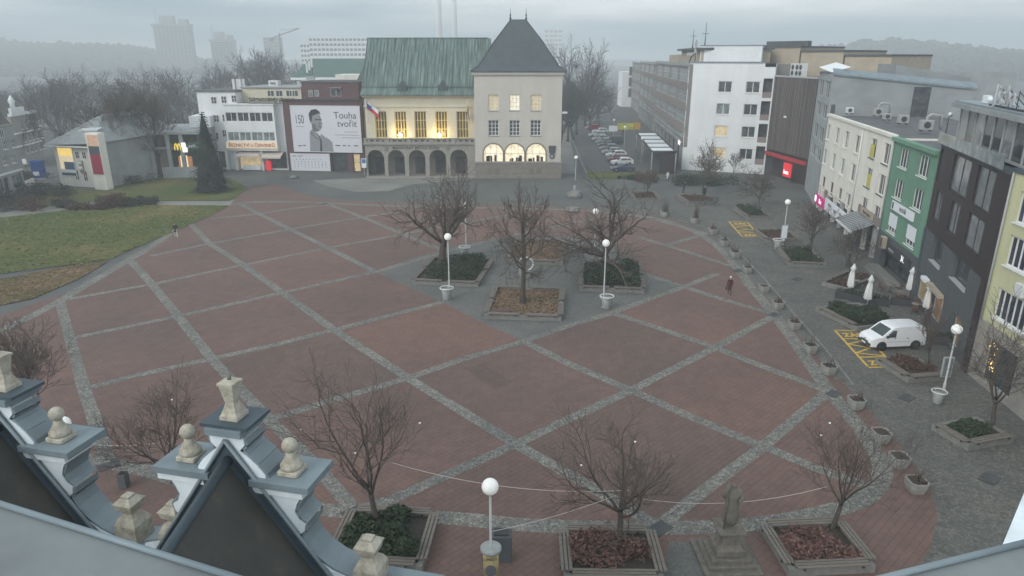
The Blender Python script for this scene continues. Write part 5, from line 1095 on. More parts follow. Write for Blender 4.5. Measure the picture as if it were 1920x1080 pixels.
for k in range(16): x = b - (b - a) * rr.uniform(.02, .34); z = zm + rr.uniform(-.6, .5); m.box(x - .3, y_ - .03 - k * .002, z - .12, x + .3, y_ - .002, z + .15, 'flag_navy' if k % 2 else 'ledge_metal')
put(m, 'sign_picture', o_)
x0_, z0_ = fwh.at(1608, 418, -.1); m = MB(); m.box(X(fwh, 1606, 420), -.12, gh + .35, Lw - .1, -.003, gh + 1.2, 'store_band'); m.box(X(fwh, 1612, 425), -.2, gh + .5, X(fwh, 1634, 443), -.125, gh + 1.15, 'beige_brick'); o_ = put(m, 'shop_fascia', ch); lettering(o_, fwh, X(fwh, 1623, 434), gh + .82, 'Prior bistro', .55, 'frame_dark', -.215)
m = MB(); xa, xb = X(fwh, 1604, 420), Lw - 1.2; n = 22
for i in range(n):
    q0, q1 = xa + (xb - xa) * i / n, xa + (xb - xa) * (i + 1) / n; m.face([(q0, -.15, gh + .3), (q1, -.15, gh + .3), (q1, -2.2, gh - .55), (q0, -2.2, gh - .55)], 'roof_felt' if i % 2 else 'grey_concrete')
m.box(xa, -2.3, gh - .75, xb, -2.2, gh - .55, 'frame_white'); put(m, 'awning', ch)
AC = [(1592, 214, 'white cooling unit on the cream house roof, farthest left'), (1608, 212, 'double cooling unit beside a duct on the cream house roof'), (1645, 218, 'grey ventilation box on the cream house roof'), (1662, 226, 'low cooling unit next to the grey ventilation box'), (1692, 233, 'wide cooling unit near the right end of the cream house roof'), (1735, 246, 'cooling unit cluster behind the green house roof')]
for i, (u, v, lab) in enumerate(AC):
    p = G(u, v, hw + .3); a_ = thing('roof_unit', lab, 'cooling unit', p, -.2); s_ = (.75, .95, .9, .7, .9, 1.0)[i]
    m = MB(); m.box(-.6 * s_, -.3, .15, .6 * s_, .4, .15 + .95 * s_, 'white_metal' if i < 2 else 'bin_metal', .03); m.box(-.5 * s_, -.25, 0, -.35 * s_, .3, .15, 'iron'); m.box(.35 * s_, -.25, 0, .5 * s_, .3, .15, 'iron'); put(m, 'housing', a_)
    m = MB(); m.prism([(.33 * s_ * math.cos(t), .15 + .48 * s_ + .33 * s_ * math.sin(t)) for t in [k * .524 for k in range(12)]], -.34, -.303, 'iron'); put(m, 'fan', a_)
    if i in (1, 2, 5): m = MB(); m.tube([(.2, .6, .1), (.2, .6, 1.4), (.5, .6, 1.6), (1.5, .7, 1.5), (1.6, .7, .1)], .16, 'bin_metal', 8); put(m, 'duct', a_)
# ---------------------------------------------------------------- green house
fgn = Fac(fwh.pt(Lw, .02, 0)[:2], G(1709, 557)); gh_ = facroot('green_house', 'narrow green house with white roller shutters and a dark shop front', 'house', fgn)
Ln = fgn.L; hn = 12.3; hol = []
wins(gh_, fgn, [[(1690, 295), (1725.5, 309.5)], [(1685, 355), (1721, 374.5)], [(1677, 423), (1712, 445)]], 2.35, 1.8, 3, 1, 'frame_white', 'glass', .12, 'frame_white', hol)
gz = 3.5; m = MB(); wall_sheet(m, .0, Ln, gz, hn, hol, 'green_plaster', .2); shell(m, Ln, 13, hn, 'green_plaster'); m.box(0, -.3, hn + .003, Ln, .3, hn + .35, 'green_plaster'); m.tube([(.25, -.1, gz), (.25, -.1, hn)], .07, 'frame_grey', 6); m.box(0, -.08, 0, 1.7, .5, gz, 'dark_grey_wall'); m.box(Ln - 1.3, -.08, 0, Ln, .5, gz, 'dark_grey_wall'); m.box(1.7, -.08, gz - .6, Ln - 1.3, .5, gz, 'dark_grey_wall'); m.box(1.7, .8, 0, Ln - 1.3, .9, gz - .6, 'glass'); put(m, 'wall', gh_)
for (x0_, x1_, z0_, z1_) in hol[4:]:
    m = MB()
    for k in range(8): q = z0_ + .55 + (z1_ - z0_ - .55) * k / 8; m.box(x0_ + .05, .0, q, x1_ - .05, .05, q + (z1_ - z0_ - .55) / 8 - .012, 'sign_white')
    put(m, 'roller_shutter', gh_)
o_, a, b, zm, y_ = sign_panel(gh_, fgn, 1674, 386, 1715, 405, .8, 'sign_lit' if False else 'sign_white', -.05); lettering(o_, fgn, (a + b) / 2 + .3, zm, 'NOTÁŘ', .5, 'ink_mid', y_ - .02); m = MB(); m.box(a + .25, y_ - .02, zm - .3, a + .6, y_ - .002, zm + .3, 'frame_dark'); put(m, 'sign_emblem', o_)
m = MB(); m.box(2.0, -.3, gz - 1.3, Ln - 1.6, -.085, gz - .5, 'frame_dark'); o_ = put(m, 'shop_fascia', gh_); lettering(o_, fgn, Ln * .46, gz - .9, 'vinárna', .5, 'frame_grey', -.32); lettering(o_, fgn, Ln - 2.8, gz - .9, '31.', .75, 'sign_lit', -.32)
m = MB(); x, z = fgn.at(1657, 455, -.5); m.box(x - .4, -.75, z - .5, x + .4, -.35, z + .6, 'beige_brick'); m.box(x - .28, -.77, z - .38, x + .28, -.752, z + .48, 'maroon'); put(m, 'projecting_sign', gh_)
m = MB(); m.box(1.7, -1.2, 0, Ln - .5, -.1, .3, 'concrete'); m.box(2.2, -1.6, 0, 5, -1.2, .15, 'concrete'); put(m, 'steps', gh_)
# ---------------------------------------------------------------- dark brown house with the glass penthouse
fdk = Fac(fgn.pt(Ln, .05, 0)[:2], G(1812, 700)); dk = facroot('dark_brown_house', 'dark brown and grey house with large sliding panels and a glass penthouse', 'house', fdk)
Lk = fdk.L; hk = 13.2; hol = []
P1 = [(1758.5, 318, 1.5, 1), (1798.5, 335, 4.3, 2), (1843.5, 356, 3.6, 2)]; P2 = [(1757, 391, 1.9, 2), (1787, 412, 2.2, 1), (1826, 435, 3.4, 2)]
zz1, zz2 = Z(fdk, 1798, 335), Z(fdk, 1787, 412)
for P, zc_, h_ in ((P1, zz1 + .2, 2.75), (P2, zz2 + .1, 2.35)):
    for u, v, wd, nc in P: x = X(fdk, u, v); hol.append((max(.3, x - wd / 2), min(Lk - .3, x + wd / 2), zc_ - h_ / 2, zc_ + h_ / 2))
zlo = zz2 - 2.1; m = MB(); wall_sheet(m, .0, Lk, zlo, hk, hol, 'dark_brown_panel', .25); shell(m, Lk, 13, hk, 'dark_brown_panel'); m.box(-.05, -.1, hk + .003, Lk + .02, .5, hk + .2, 'sheet_metal_dark'); put(m, 'upper_wall', dk)
for i, (a, b, c, d) in enumerate(hol): window(dk, fdk, (a + b) / 2, (c + d) / 2, b - a - .02, d - c - .02, 2 if b - a > 1.8 else 1, 1, 'frame_dark', 'glass_grey' if 'glass_grey' in MATS else glass_mat('glass_grey', (.17, .185, .19), (.25, .265, .27)), .12, .09, None, 'panel_window')
lh = []; m = MB()
for u, v, wd in ((1757, 470, 3.0), (1801, 505, 3.6)): x, z = fdk.at(u, v); lh.append((max(.5, x - wd / 2), x + wd / 2, z - 1.1, z + 1.15))
sh = [(.5, 3.6, .3, 2.6), (5.4, 8.6, .3, 2.7), (11.0, 13.2, .3, 2.6)]; sh = [s for s in sh if s[1] < Lk - .2]
m = MB(); wall_sheet(m, .0, Lk, 0, zlo - .003, lh + sh, 'dark_grey_wall', .35); m.box(Lk - .9, -.1, 0, Lk, -.004, zlo, 'dark_brown_panel'); m.box(0, -.1, 0, .45, -.004, zlo, 'sheet_metal_dark'); put(m, 'lower_wall', dk)
for a, b, c, d in lh: window(dk, fdk, (a + b) / 2, (c + d) / 2, b - a - .02, d - c - .02, 1, 1, 'frame_dark', 'glass', .28, .08, 'frame_grey')
for i, (a, b, c, d) in enumerate(sh): window(dk, fdk, (a + b) / 2, (c + d) / 2, b - a - .02, d - c - .02, 1, 1, 'frame_grey', ('glass_shop' if 'glass_shop' in MATS else glass_mat('glass_shop', (.16, .13, .05), (.22, .17, .07), (1, .8, .4), .10)) if i == 0 else 'glass_shop2' if 'glass_shop2' in MATS else glass_mat('glass_shop2', (.10, .07, .04), (.2, .13, .08), (1, .6, .3), .10), .28, .08, None, 'shop_window')
m = MB(); m.box(5.2, -.5, 2.75, 8.8, -.1, 3.0, 'beige_brick'); m.box(3.3, -.5, 2.7, 4.6, -.1, 2.95, 'sign_white'); put(m, 'shop_lintel', dk)
fpn = Fac(fdk.pt(.1, .9, 0)[:2], fdk.pt(Lk + .6, .9, 0)[:2]); hp0, hp1 = hk + .25, hk + 3.0; m = MB(); Lp = fpn.L
m.box(-.3, -.7, hp1, Lp + .3, 8, hp1 + .35, 'grey_concrete'); m.box(-.2, -.5, hp1 + .353, Lp, 8, hp1 + .5, 'sheet_metal'); m.build('penthouse_roof', dk, fpn.M)
m = MB(); m.box(0, 0, hp0, .12, 8, hp1 - .003, 'dark_grey_wall'); m.box(Lp - .12, .05, hp0, Lp, 8, hp1 - .003, 'grey_concrete'); m.box(.12, 7, hp0, Lp - .12, 7.2, hp1 - .003, 'dark_grey_wall')
n = 8
for i in range(n + 1): x = .1 + (Lp - .2) * i / n; m.box(x - .07, -.05, hp0, x + .07, .12, hp1 - .003, 'frame_grey')
m.box(.0, -.04, hp0, Lp, .1, hp0 + .18, 'frame_grey'); m.build('penthouse_frame', dk, fpn.M)
m = MB()
for i in range(n): a, b = .1 + (Lp - .2) * i / n + .08, .1 + (Lp - .2) * (i + 1) / n - .08; m.box(a, .02, hp0 + .19, b, .05, hp1 - .01, ('glass_grey', 'glass', 'glass_grey', 'glass', 'glass', 'glass_grey', 'glass', 'glass_grey')[i])
m.build('penthouse_glass', dk, fpn.M)
m = MB(); m.box(.6, -1.4, hp0 + .0, Lp - .8, -1.36, hp0 + .85, 'glass_pale'); m.build('terrace_glass', dk, fpn.M)
rs = facroot('roof_sign', 'pale letters of a rooftop sign on a frame above the penthouse', 'sign', fpn); zr_ = hp1 + .52; xs_, _z = fpn.at(1868, 215, -.2)
lettering(rs, fpn, xs_ + 1.2, zr_ + .8, 'Jicha', 1.75, 'sign_letter', -.3, .02, 1.25, ext=.05)
m = MB(); m.box(xs_ - 2.2, -.12, zr_, xs_ + 4.4, -.02, zr_ + .12, 'iron')
for k in range(5): x = xs_ - 2 + k * 1.55; m.tube([(x, .05, zr_), (x, .05, zr_ + 1.2)], .03, 'iron', 5); m.tube([(x, .06, zr_ + 1.1), (x, 1.2, zr_)], .03, 'iron', 5)
put(m, 'sign_frame', rs)
m = MB(); lb = MB(); x, z = fpn.at(1846, 204, .5); lbx = facroot('light_box', 'white lit box and round lamp on the penthouse roof edge', 'light box', fpn); lb.box(x - .6, .4, zr_, x + .5, .7, zr_ + .55, 'sign_white'); lb.ball((x + .85, .5, zr_ + .3), .2, 'sign_white', 10); put(lb, 'panel', lbx)
dsx = thing('satellite_dish', 'white satellite dish on a pole between the green and the dark house', 'dish', G(1771, 262, hk)); m = MB(); m.tube([(0, 0, 0), (0, 0, 2.1)], .04, 'iron', 6); put(m, 'pole', dsx); m = MB(Matrix.Translation((0, -.1, 2.1)) @ Matrix.Rotation(R(75), 4, 'X')); m.lathe([(.02, 0), (.14, .03), (.22, .07)], 'sign_white', 14); put(m, 'dish', dsx)
# ---------------------------------------------------------------- yellow house
fye = Fac(fdk.pt(Lk, .03, 0)[:2], (28.2, 22.0)); ye = facroot('yellow_house', 'yellow house at the right edge with wide windows of closely set white mullions', 'house', fye)
Ly = fye.L; hy = 13.4; rowz = [Z(fye, 1888, 352 + 28), Z(fye, 1876, 462), Z(fye, 1866, 565)]; m = MB(); hol = []
for z in rowz:
    for k in range(3): a = 1.2 + k * 6.6; hol.append((a, a + 5.4, z - .95, z + .95))
hol = [h for h in hol if h[1] < Ly]
sh = [(1.2, 4.6, .3, 3.2), (6.4, 9.6, .3, 3.2), (11.5, 15, .3, 3.2)]; sh = [s for s in sh if s[1] < Ly]
wall_sheet(m, .0, Ly, 4.0, hy, hol, 'yellow_plaster', .2); shell(m, Ly, 13, hy, 'yellow_plaster'); m.box(0, -.1, hy + .003, Ly, .3, hy + .25, 'sheet_metal_dark'); m.tube([(.3, -.1, 4.0), (.3, -.1, hy)], .07, 'frame_grey', 6); put(m, 'wall', ye)
m = MB(); wall_sheet(m, .0, Ly, 0, 3.997, sh, 'grey_stone', .35); put(m, 'stone_base', ye)
for a, b, c, d in hol: window(ye, fye, (a + b) / 2, (c + d) / 2, b - a - .02, d - c - .02, 9, 1, 'frame_white', 'glass_navy' if 'glass_navy' in MATS else glass_mat('glass_navy', (.02, .025, .045), (.045, .05, .075)), .12, .10, 'frame_white')
for a, b, c, d in sh: window(ye, fye, (a + b) / 2, (c + d) / 2, b - a - .02, d - c - .02, 1, 1, 'frame_grey', 'glass', .25, .12, None, 'shop_window')
rr = random.Random(4); gb = W_('garland_bulb', (.8, .6, .3), var=0, emit=(1, .65, .2), es=1.6)
for k in range(34): m = MB(); m.ball((1.9 + rr.gauss(0, .22), .2 + rr.uniform(-.05, .02), 1.0 + rr.random() * 2.0), .03, gb, 6); put(m, 'light_bulb', ye)
m = MB(); x, z = fye.at(1915, 545, -.1); m.box(x - .3, -.35, z - .35, x + .5, -.05, z + .45, 'white_metal', .04); put(m, 'wall_unit', ye)
# ================================================================ the near roof: baroque gables, finials, sheet metal
ZB = 11.6
q1, q2 = G(225, 1000, ZB), G(676, 1079, ZB)
fgb = Fac(q1[:2], q2[:2])                                # gable plane; local y positive = away from the viewer (towards the square)? checked below
sgn = 1.0 if fgb.w.y > 0 else -1.0
TH = .46
def gpx(pts): return [fgb.at(u, v) for u, v in pts]
AX = fgb.at(423, 812)                                    # apex of the middle gable
rgt = gpx([(430, 806), (444, 812), (456, 824), (458, 836), (449, 846), (462, 856), (482, 874), (497, 892), (500, 905), (566, 918), (563, 934), (556, 946), (552, 960), (560, 975), (572, 984), (571, 996), (560, 1004), (572, 1026), (594, 1050), (622, 1070), (660, 1088)])
def gable_outline(flip):
    out = []
    for x, z in rgt: out.append((AX[0] + (x - AX[0]) * flip, z))
    return out
zbase = min(z for x, z in rgt) - 1.2
zmin = [z for x, z in rgt][-1]
R_ = gable_outline(1); L_ = gable_outline(-1)
outline = L_[::-1] + R_ 
outline = [(outline[0][0], zbase)] + outline + [(outline[-1][0], zbase)]
def blk(mb, c, sx, sy, z0, z1, m): mb.box(c[0] - sx, c[1] - sy, z0, c[0] + sx, c[1] + sy, z1, m)
ballx = fgb.at(532, 905)                                   # where the right ball finial stands
SH = 905
def make_gable():
    root = thing('roof_gable', 'gable', 'gable'); root.matrix_basis = fgb.M; WM[root] = fgb.M
    m = MB(); m.prism(outline, 0, TH, 'gable_white', 'gable_white'); put(m, 'gable_wall', root)
    c = MB()                                               # metal coping over the curved edge
    for side in (R_, L_):
        for a, b in zip(side, side[1:]):
            A_, B_ = Vector((a[0], 0, a[1])), Vector((b[0], 0, b[1])); d = (B_ - A_); nn_ = Vector((d.z, 0, -d.x)).normalized()
            if (nn_.x < 0) == (side is R_): nn_ = -nn_
            o = nn_ * .05
            if d.length < 1e-4: continue
            P = [A_ + o + Vector((0, .02, 0)), B_ + o + Vector((0, .02, 0)), B_ + o + Vector((0, TH + .1, 0)), A_ + o + Vector((0, TH + .1, 0))]
            Q = [p - o * .9 for p in P]
            c.face(P, 'sheet_metal'); c.face([P[0], P[1], Q[1], Q[0]], 'sheet_metal'); c.face([P[2], P[3], Q[3], Q[2]], 'sheet_metal')
    put(c, 'coping', root)
    zs_ = fgb.at(500, 905)[1]; sx0, sx1 = fgb.at(474, 905)[0] - AX[0], fgb.at(584, 920)[0] - AX[0]
    for f in (1, -1):
        m = MB(); a, b = AX[0] + f * sx0, AX[0] + f * sx1; a, b = min(a, b), max(a, b)
        m.box(a, -.12, zs_ - .04, b, TH + .32, zs_ + .08, 'sheet_metal'); m.box(a + .02, -.05, zs_ - .2, b - .16, TH + .2, zs_ - .043, 'gable_white'); put(m, 'shoulder_slab', root)
    m = MB(); z0 = AX[1]; m.box(AX[0] - .34, -.1, z0 - .02, AX[0] + .34, TH + .2, z0 + .1, 'sheet_metal'); m.box(AX[0] - .44, -.05, z0 + .1, AX[0] + .44, TH + .2, z0 + .16, 'sheet_metal_dark'); put(m, 'apex_slab', root)
    # roof behind: two slate slopes from the gable towards the viewer, with a rolled ridge
    rid = fgb.at(421, 858); LR = 7.0; E_ = fgb.M.inverted() @ G(308, 1043, rid[1]); SKX = (E_.x - AX[0]) / abs(E_.y) * LR; sl = MB(); ex, ez = fgb.at(606, 1079); hw_ = ex - AX[0]; dz = rid[1] - ez; k = 1.9
    for f in (1, -1): sl.face([(AX[0], -.02, rid[1]), (AX[0] + f * hw_ * k, -.02, rid[1] - dz * k), (AX[0] + f * hw_ * k + SKX, -LR, rid[1] - dz * k), (AX[0] + SKX, -LR, rid[1])], 'slate')
    for f in (1, -1):
        for q in range(1, 9):
            t = q * .2; e = .006; yy = -.28 if q % 2 else -.1
            sl.face([(AX[0] + f * hw_ * t, -.3, rid[1] - dz * t + e), (AX[0] + f * hw_ * (t + .005), -.3, rid[1] - dz * (t + .005) + e), (AX[0] + f * hw_ * (t + .005) + SKX, -LR, rid[1] - dz * (t + .005) + e), (AX[0] + f * hw_ * t + SKX, -LR, rid[1] - dz * t + e)], 'roof_felt')
    put(sl, 'slate_roof', root)
    m = MB(); m.tube([(AX[0], -.05, rid[1] + .0), (AX[0] + SKX, -LR, rid[1] + .0)], .085, 'sheet_metal_dark', 10); put(m, 'ridge_roll', root)
    m = MB(); tz = fgb.at(421, 822)[1]                       # dark flashing along the rake
    for f in (1, -1):
        a, b = (AX[0], rid[1] + .0), (AX[0] + f * hw_ * 1.35, rid[1] - dz * 1.35); up_ = tz - rid[1]
        m.face([(a[0], -.03, a[1]), (b[0], -.03, b[1]), (b[0] + f * .05, -.035, b[1] + up_ * .55), (a[0], -.035, a[1] + up_)], 'sheet_metal_dark')
        m.tube([(a[0], -.06, a[1] + up_), (b[0] + f * .05, -.06, b[1] + up_ * .55)], .035, 'sheet_metal', 6)
        m.face([(a[0], -.26, a[1] - .0 + .012), (b[0], -.26, b[1] + .012), (b[0], -.03, b[1] + .05), (a[0], -.03, a[1] + .05)], 'sheet_metal_dark')
    put(m, 'flashing', root)
    return root
gab = make_gable(); gab['label'] = 'white curved gable with slate roof and metal coping, the middle of the near roof'; gab['group'] = 'baroque gables of the near roof'
SHIFT = fgb.at(92, 838)[0] - fgb.at(532, 905)[0]
g0 = copy_tree(gab, fgb.M @ Matrix.Translation((SHIFT, 0, 0)), 'white curved gable with slate roof cut by the left edge of the picture', 'baroque gables of the near roof')
def ball_finial(x, z, label, r=.165):
    t = facroot('ball_finial', label, 'finial', fgb, 'stone ball finials on the gables'); t.matrix_basis = fgb.M @ Matrix.Translation((x, TH / 2 + .05, z)) @ Matrix.Scale(.80, 4); WM[t] = t.matrix_basis.copy()
    b = MB(); b.box(-.23, -.23, .0, .23, .23, .12, 'sandstone', .02); b.lathe([(.21, .12), (.235, .16), (.235, .22), (.19, .27), (.15, .34), (.105, .42), (.095, .5)], 'sandstone', 18); put(b, 'pedestal', t)
    b = MB(); b.ball((0, 0, .50 + r * .92), r, 'sandstone', 20); put(b, 'ball', t)
def lantern_finial(x, z, label):
    t = facroot('lantern_finial', label, 'finial', fgb, 'stone lantern finials on the gable tops'); t.matrix_basis = fgb.M @ Matrix.Translation((x, TH / 2 + .05, z)) @ Matrix.Scale(.72, 4); WM[t] = t.matrix_basis.copy()
    b = MB(); q = lambda pr: b.lathe(pr, 'sandstone', 4, (0, 0, 0), False, False)
    q([(.33, 0), (.33, .10)]); q([(.30, .10), (.27, .16), (.17, .36), (.15, .42)]); put(b, 'foot', t)
    b = MB(); b.lathe([(.16, .42), (.17, .45), (.24, .78), (.25, .86)], 'sandstone', 4, (0, 0, 0), False); put(b, 'shaft', t)
    b = MB(); b.lathe([(.29, .86), (.29, .92), (.06, .965)], 'sandstone', 4, (0, 0, 0), False); b.lathe([(.05, .96), (.045, 1.06), (.02, 1.09)], 'brown_stone', 8); put(b, 'cap', t)
zs0 = fgb.at(500, 905)[1] + .08; dxb = fgb.at(532, 900)[0] - AX[0]
for sh_, nm in ((0, 'middle gable'), (SHIFT, 'left gable')):
    for f in (1, -1): ball_finial(AX[0] + sh_ + f * dxb, zs0, 'stone ball finial on the %s shoulder of the %s' % ('right' if f > 0 else 'left', nm))
    lantern_finial(AX[0] + sh_, AX[1] + .16, 'square stone lantern finial on top of the %s' % nm)
def urn(u, v, label, s=1.0):
    x, z = fgb.at(u, v); t = facroot('stone_urn', label, 'urn', fgb, 'square stone urns on the parapet'); t.matrix_basis = fgb.M @ Matrix.Translation((x, TH / 2, z)) @ Matrix.Scale(.76, 4); WM[t] = t.matrix_basis.copy(); C_ = 1.414
    b = MB(); b.lathe([(.30 * C_, -.5), (.30 * C_, .0), (.22 * C_, .16), (.13 * C_, .26), (.12 * C_, .31)], 'sandstone', 4, (0, 0, 0), False); put(b, 'foot', t)
    b = MB(); b.lathe([(.14 * C_, .31), (.21 * C_, .38), (.235 * C_, .50), (.24 * C_, .54)], 'sandstone', 4, (0, 0, 0), False); put(b, 'bowl', t)
    b = MB(); b.lathe([(.26 * C_, .54), (.265 * C_, .58), (.14 * C_, .69), (.13 * C_, .70)], 'sandstone', 4, (0, 0, 0), False); b.box(-.12, -.12, .695, .12, .12, .75, 'sandstone', .012); put(b, 'lid', t)
urn(232, 990, 'square stone urn on the parapet beside the left gable'); urn(316, 1005, 'square stone urn on the parapet touching the middle gable roof'); urn(684, 1075, 'square stone urn right of the middle gable, above the shrub bed')
# parapet between the gables and right of them
zp = fgb.at(232, 990)[1]
pw = facroot('roof_parapet', 'grey metal covered parapet carrying the stone urns', 'parapet', fgb); m = MB(); xa = fgb.at(140, 990)[0]; xb = fgb.at(800, 1079)[0]
m.box(xa - 6, -.06, zbase - 1, xb, TH, zp - .45, 'gable_white'); put(m, 'wall', pw); m = MB(); m.box(xa - 6, -.2, zp - .447, xb + .1, TH + .12, zp - .36, 'sheet_metal'); put(m, 'coping', pw)
hb = facroot('near_house', 'white rendered front of the near house below the gables', 'house', fgb); m = MB(); m.box(xa - 8, .05, -.02, xb + .05, TH - .05, zbase - 1.003, 'gable_white'); m.box(xa - 8, -9, zbase - 3.2, xb, .05, zbase - 3, 'slate'); put(m, 'front_wall', hb)
# metal ledge of the roof the camera stands on
def ledge(name, label, px, z, th, m, cat='ledge', edge=True):
    P = [G(u, v, z) for u, v in px]; c = sum(P, Vector()) / len(P); t = thing(name, label, cat, c); b = MB(); a_ = 0
    for i in range(len(P)): q = P[(i + 1) % len(P)]; a_ += P[i].x * q.y - q.x * P[i].y
    if a_ < 0: P.reverse()
    b.face(P, m); b.face([(p.x, p.y, p.z - th) for p in reversed(P)], m)
    for i in range(len(P)): p, q = P[i], P[(i + 1) % len(P)]; b.face([(p.x, p.y, p.z - th), (q.x, q.y, q.z - th), q, p], m)
    b.build('sheet', t)
    if edge:
        b = MB(); p, q = G(*px[0], z + .008), G(*px[1], z + .008); b.tube([p, q], .012, 'sheet_metal', 6); b.build('rolled_edge', t)
    return t
ledge('metal_ledge', 'pale grey metal ledge crossing the lower left corner', [(-40, 932), (470, 1092), (300, 1300), (-200, 1200)], 18.4, .05, 'ledge_metal')
ledge('metal_ledge', 'pale grey metal ledge crossing the lower right corner', [(1640, 1088), (1960, 1008), (2100, 1200), (1800, 1300)], 18.4, .05, 'ledge_metal')
wp = thing('side_wall', 'pale rendered wall corner at the lower right edge', 'wall', G(1900, 1030, 15.5)); b = MB(); p0, p1 = G(1872, 1040, 15.5), G(1936, 1022, 15.5)
a_, b__ = Vector((p0.x, p0.y, 0)), Vector((G(1925, 912, 15.5).x, G(1925, 912, 15.5).y, 0)); n_ = Vector((1.2, -1.0, 0))
b.mesh([(a_.x, a_.y, 8), (b__.x, b__.y, 8), (b__.x + n_.x, b__.y + n_.y, 8), (a_.x + n_.x, a_.y + n_.y, 8), (a_.x, a_.y, 15.5), (b__.x, b__.y, 15.5), (b__.x + n_.x, b__.y + n_.y, 15.5), (a_.x + n_.x, a_.y + n_.y, 15.5)], [(0, 1, 5, 4), (1, 2, 6, 5), (2, 3, 7, 6), (3, 0, 4, 7), (4, 5, 6, 7)], 'gable_white'); b.build('wall', wp)
# ================================================================ beds, pots, lamps and other things on the square
def bed(L, Rr, back, lab, plant, benches=1, rim=.36, sides='FBLR', plabel=None, seed=1, ph=.8, gr='bench beds with trees'):
    a, b = G(*L), G(*Rr); d = (b - a); wd = d.length; rz = math.atan2(d.y, d.x); mid = (a + b) / 2; bk = G((L[0] + Rr[0]) / 2, back)
    dp = max(1.6, abs((bk - mid).dot(Vector((-math.sin(rz), math.cos(rz), 0))))); c = mid + Vector((-math.sin(rz), math.cos(rz), 0)) * dp / 2
    t = thing('bench_bed', lab, 'planting bed', c, rz, gr); X_, Y_ = wd / 2, dp / 2; m = MB(); k = .22
    m.box(-X_, -Y_, 0, X_, -Y_ + k, rim, 'concrete'); m.box(-X_, Y_ - k, 0, X_, Y_, rim, 'concrete'); m.box(-X_, -Y_ + k, 0, -X_ + k, Y_ - k, rim, 'concrete'); m.box(X_ - k, -Y_ + k, 0, X_, Y_ - k, rim, 'concrete'); put(m, 'rim', t)
    m = MB(); m.face([(-X_ + k, -Y_ + k, rim - .08), (X_ - k, -Y_ + k, rim - .08), (X_ - k, Y_ - k, rim - .08), (-X_ + k, Y_ - k, rim - .08)], 'fallen_leaves' if plant == 'litter' else 'soil'); put(m, 'soil', t)
    bw = .5
    for s_ in sides:
        for i in range(benches):
            m = MB(); ln = (2 * X_ if s_ in 'FB' else 2 * Y_) / benches * .84; cc = ((i + .5) / benches - .5) * (2 * X_ if s_ in 'FB' else 2 * Y_)
            for j in range(3):
                o = -bw / 2 + j * bw / 3 + .03
                if s_ in 'FB': y = (-Y_ if s_ == 'F' else Y_) + (.1 if s_ == 'F' else -.1); m.box(cc - ln / 2, y + o, rim + .10, cc + ln / 2, y + o + .125, rim + .16, 'wood_slat')
                else: x = (-X_ if s_ == 'L' else X_) + (.1 if s_ == 'L' else -.1); m.box(x + o, cc - ln / 2, rim + .10, x + o + .125, cc + ln / 2, rim + .16, 'wood_slat')
            for e in (-.4, .4):
                if s_ in 'FB': m.box(cc + ln * e - .04, y - bw / 2, rim + .001, cc + ln * e + .04, y + bw / 2, rim + .10, 'iron')
                else: m.box(x - bw / 2, cc + ln * e - .04, rim + .001, x + bw / 2, cc + ln * e + .04, rim + .10, 'iron')
            put(m, 'bench', t)
    cz = c + Vector((0, 0, rim - .1))
    if plant == 'green': shrub(cz, X_ - .35, Y_ - .35, ph, plabel, 'evergreen', 7000, .12, rz, 'evergreen shrubs in the beds', seed)
    elif plant == 'hedge': shrub(cz, X_ - .3, Y_ - .3, ph, plabel, 'evergreen', 1800, .13, rz, 'evergreen shrubs in the beds', seed, 'hedge', 16)
    elif plant == 'dry': shrub(cz, X_ - .35, Y_ - .35, ph, plabel, 'dry_leaf', 2600, .10, rz, 'brown leafy bushes in the beds', seed)
    elif plant == 'brown': shrub(cz, X_ - .35, Y_ - .35, ph, plabel, 'dry_brown', 1300, .10, rz, 'brown leafy bushes in the beds', seed)
    elif plant == 'litter':
        rr = random.Random(seed); m = MB(WM[t])
        leaves(m, lambda: (rr.uniform(-X_ + .3, X_ - .3), rr.uniform(-Y_ + .3, Y_ - .3), rim - .07 + rr.random() * .06), 2600, .11, 'litter_leaf', rr, .15); stuff(m, 'leaf_litter', plabel, 'fallen leaves')
    return t
bed((772, 533), (896, 539), 489, 'square bench bed of dark shrubs under the broad left tree', 'green', 2, plabel='dense dark evergreen shrub under the broad left tree', seed=3, ph=1.0)
bed((1086, 546), (1208, 551), 500, 'square bench bed of dark shrubs under the broad right tree', 'green', 2, plabel='dense dark evergreen shrub under the broad right tree', seed=4, ph=1.2)
bed((908, 598), (1052, 603), 547, 'square bench bed filled with brown fallen leaves at the front of the centre', 'litter', 2, plabel='brown fallen leaves filling the front bench bed', seed=5)
bed((950, 495), (1055, 498), 456, 'bench bed of fallen leaves at the back of the centre, seen through branches', 'litter', 1, plabel='brown fallen leaves filling the rear bench bed', seed=6)
bed((612, 1066), (792, 1076), 968, 'bench bed with a big dark green shrub beside the near gable', 'green', 1, plabel='big dark green shrub beside the near gable', seed=7, ph=.9)
bed((1058, 1096), (1245, 1098), 1004, 'bench bed with a reddish leafy bush at the bottom of the picture', 'dry', 1, plabel='reddish leafy bush at the foot of the wide crowned tree', seed=8, ph=.7)
bed((1478, 1082), (1640, 1074), 990, 'bench bed with a reddish bush in the lower right corner of the square', 'dry', 1, plabel='reddish bush at the foot of the leaning tree', seed=9, ph=.6)
bed((1478, 500), (1550, 503), 471, 'concrete bed with a dark clipped hedge before the cream house', 'hedge', 1, sides='FL', plabel='dark clipped hedge before the cream house', seed=10, ph=.75)
bed((1438, 456), (1502, 456), 436, 'low bench bed beside the lamp with a poster, by the cream house', 'brown', 1, plabel='low brown planting beside the lamp with a poster', seed=11, ph=.35)
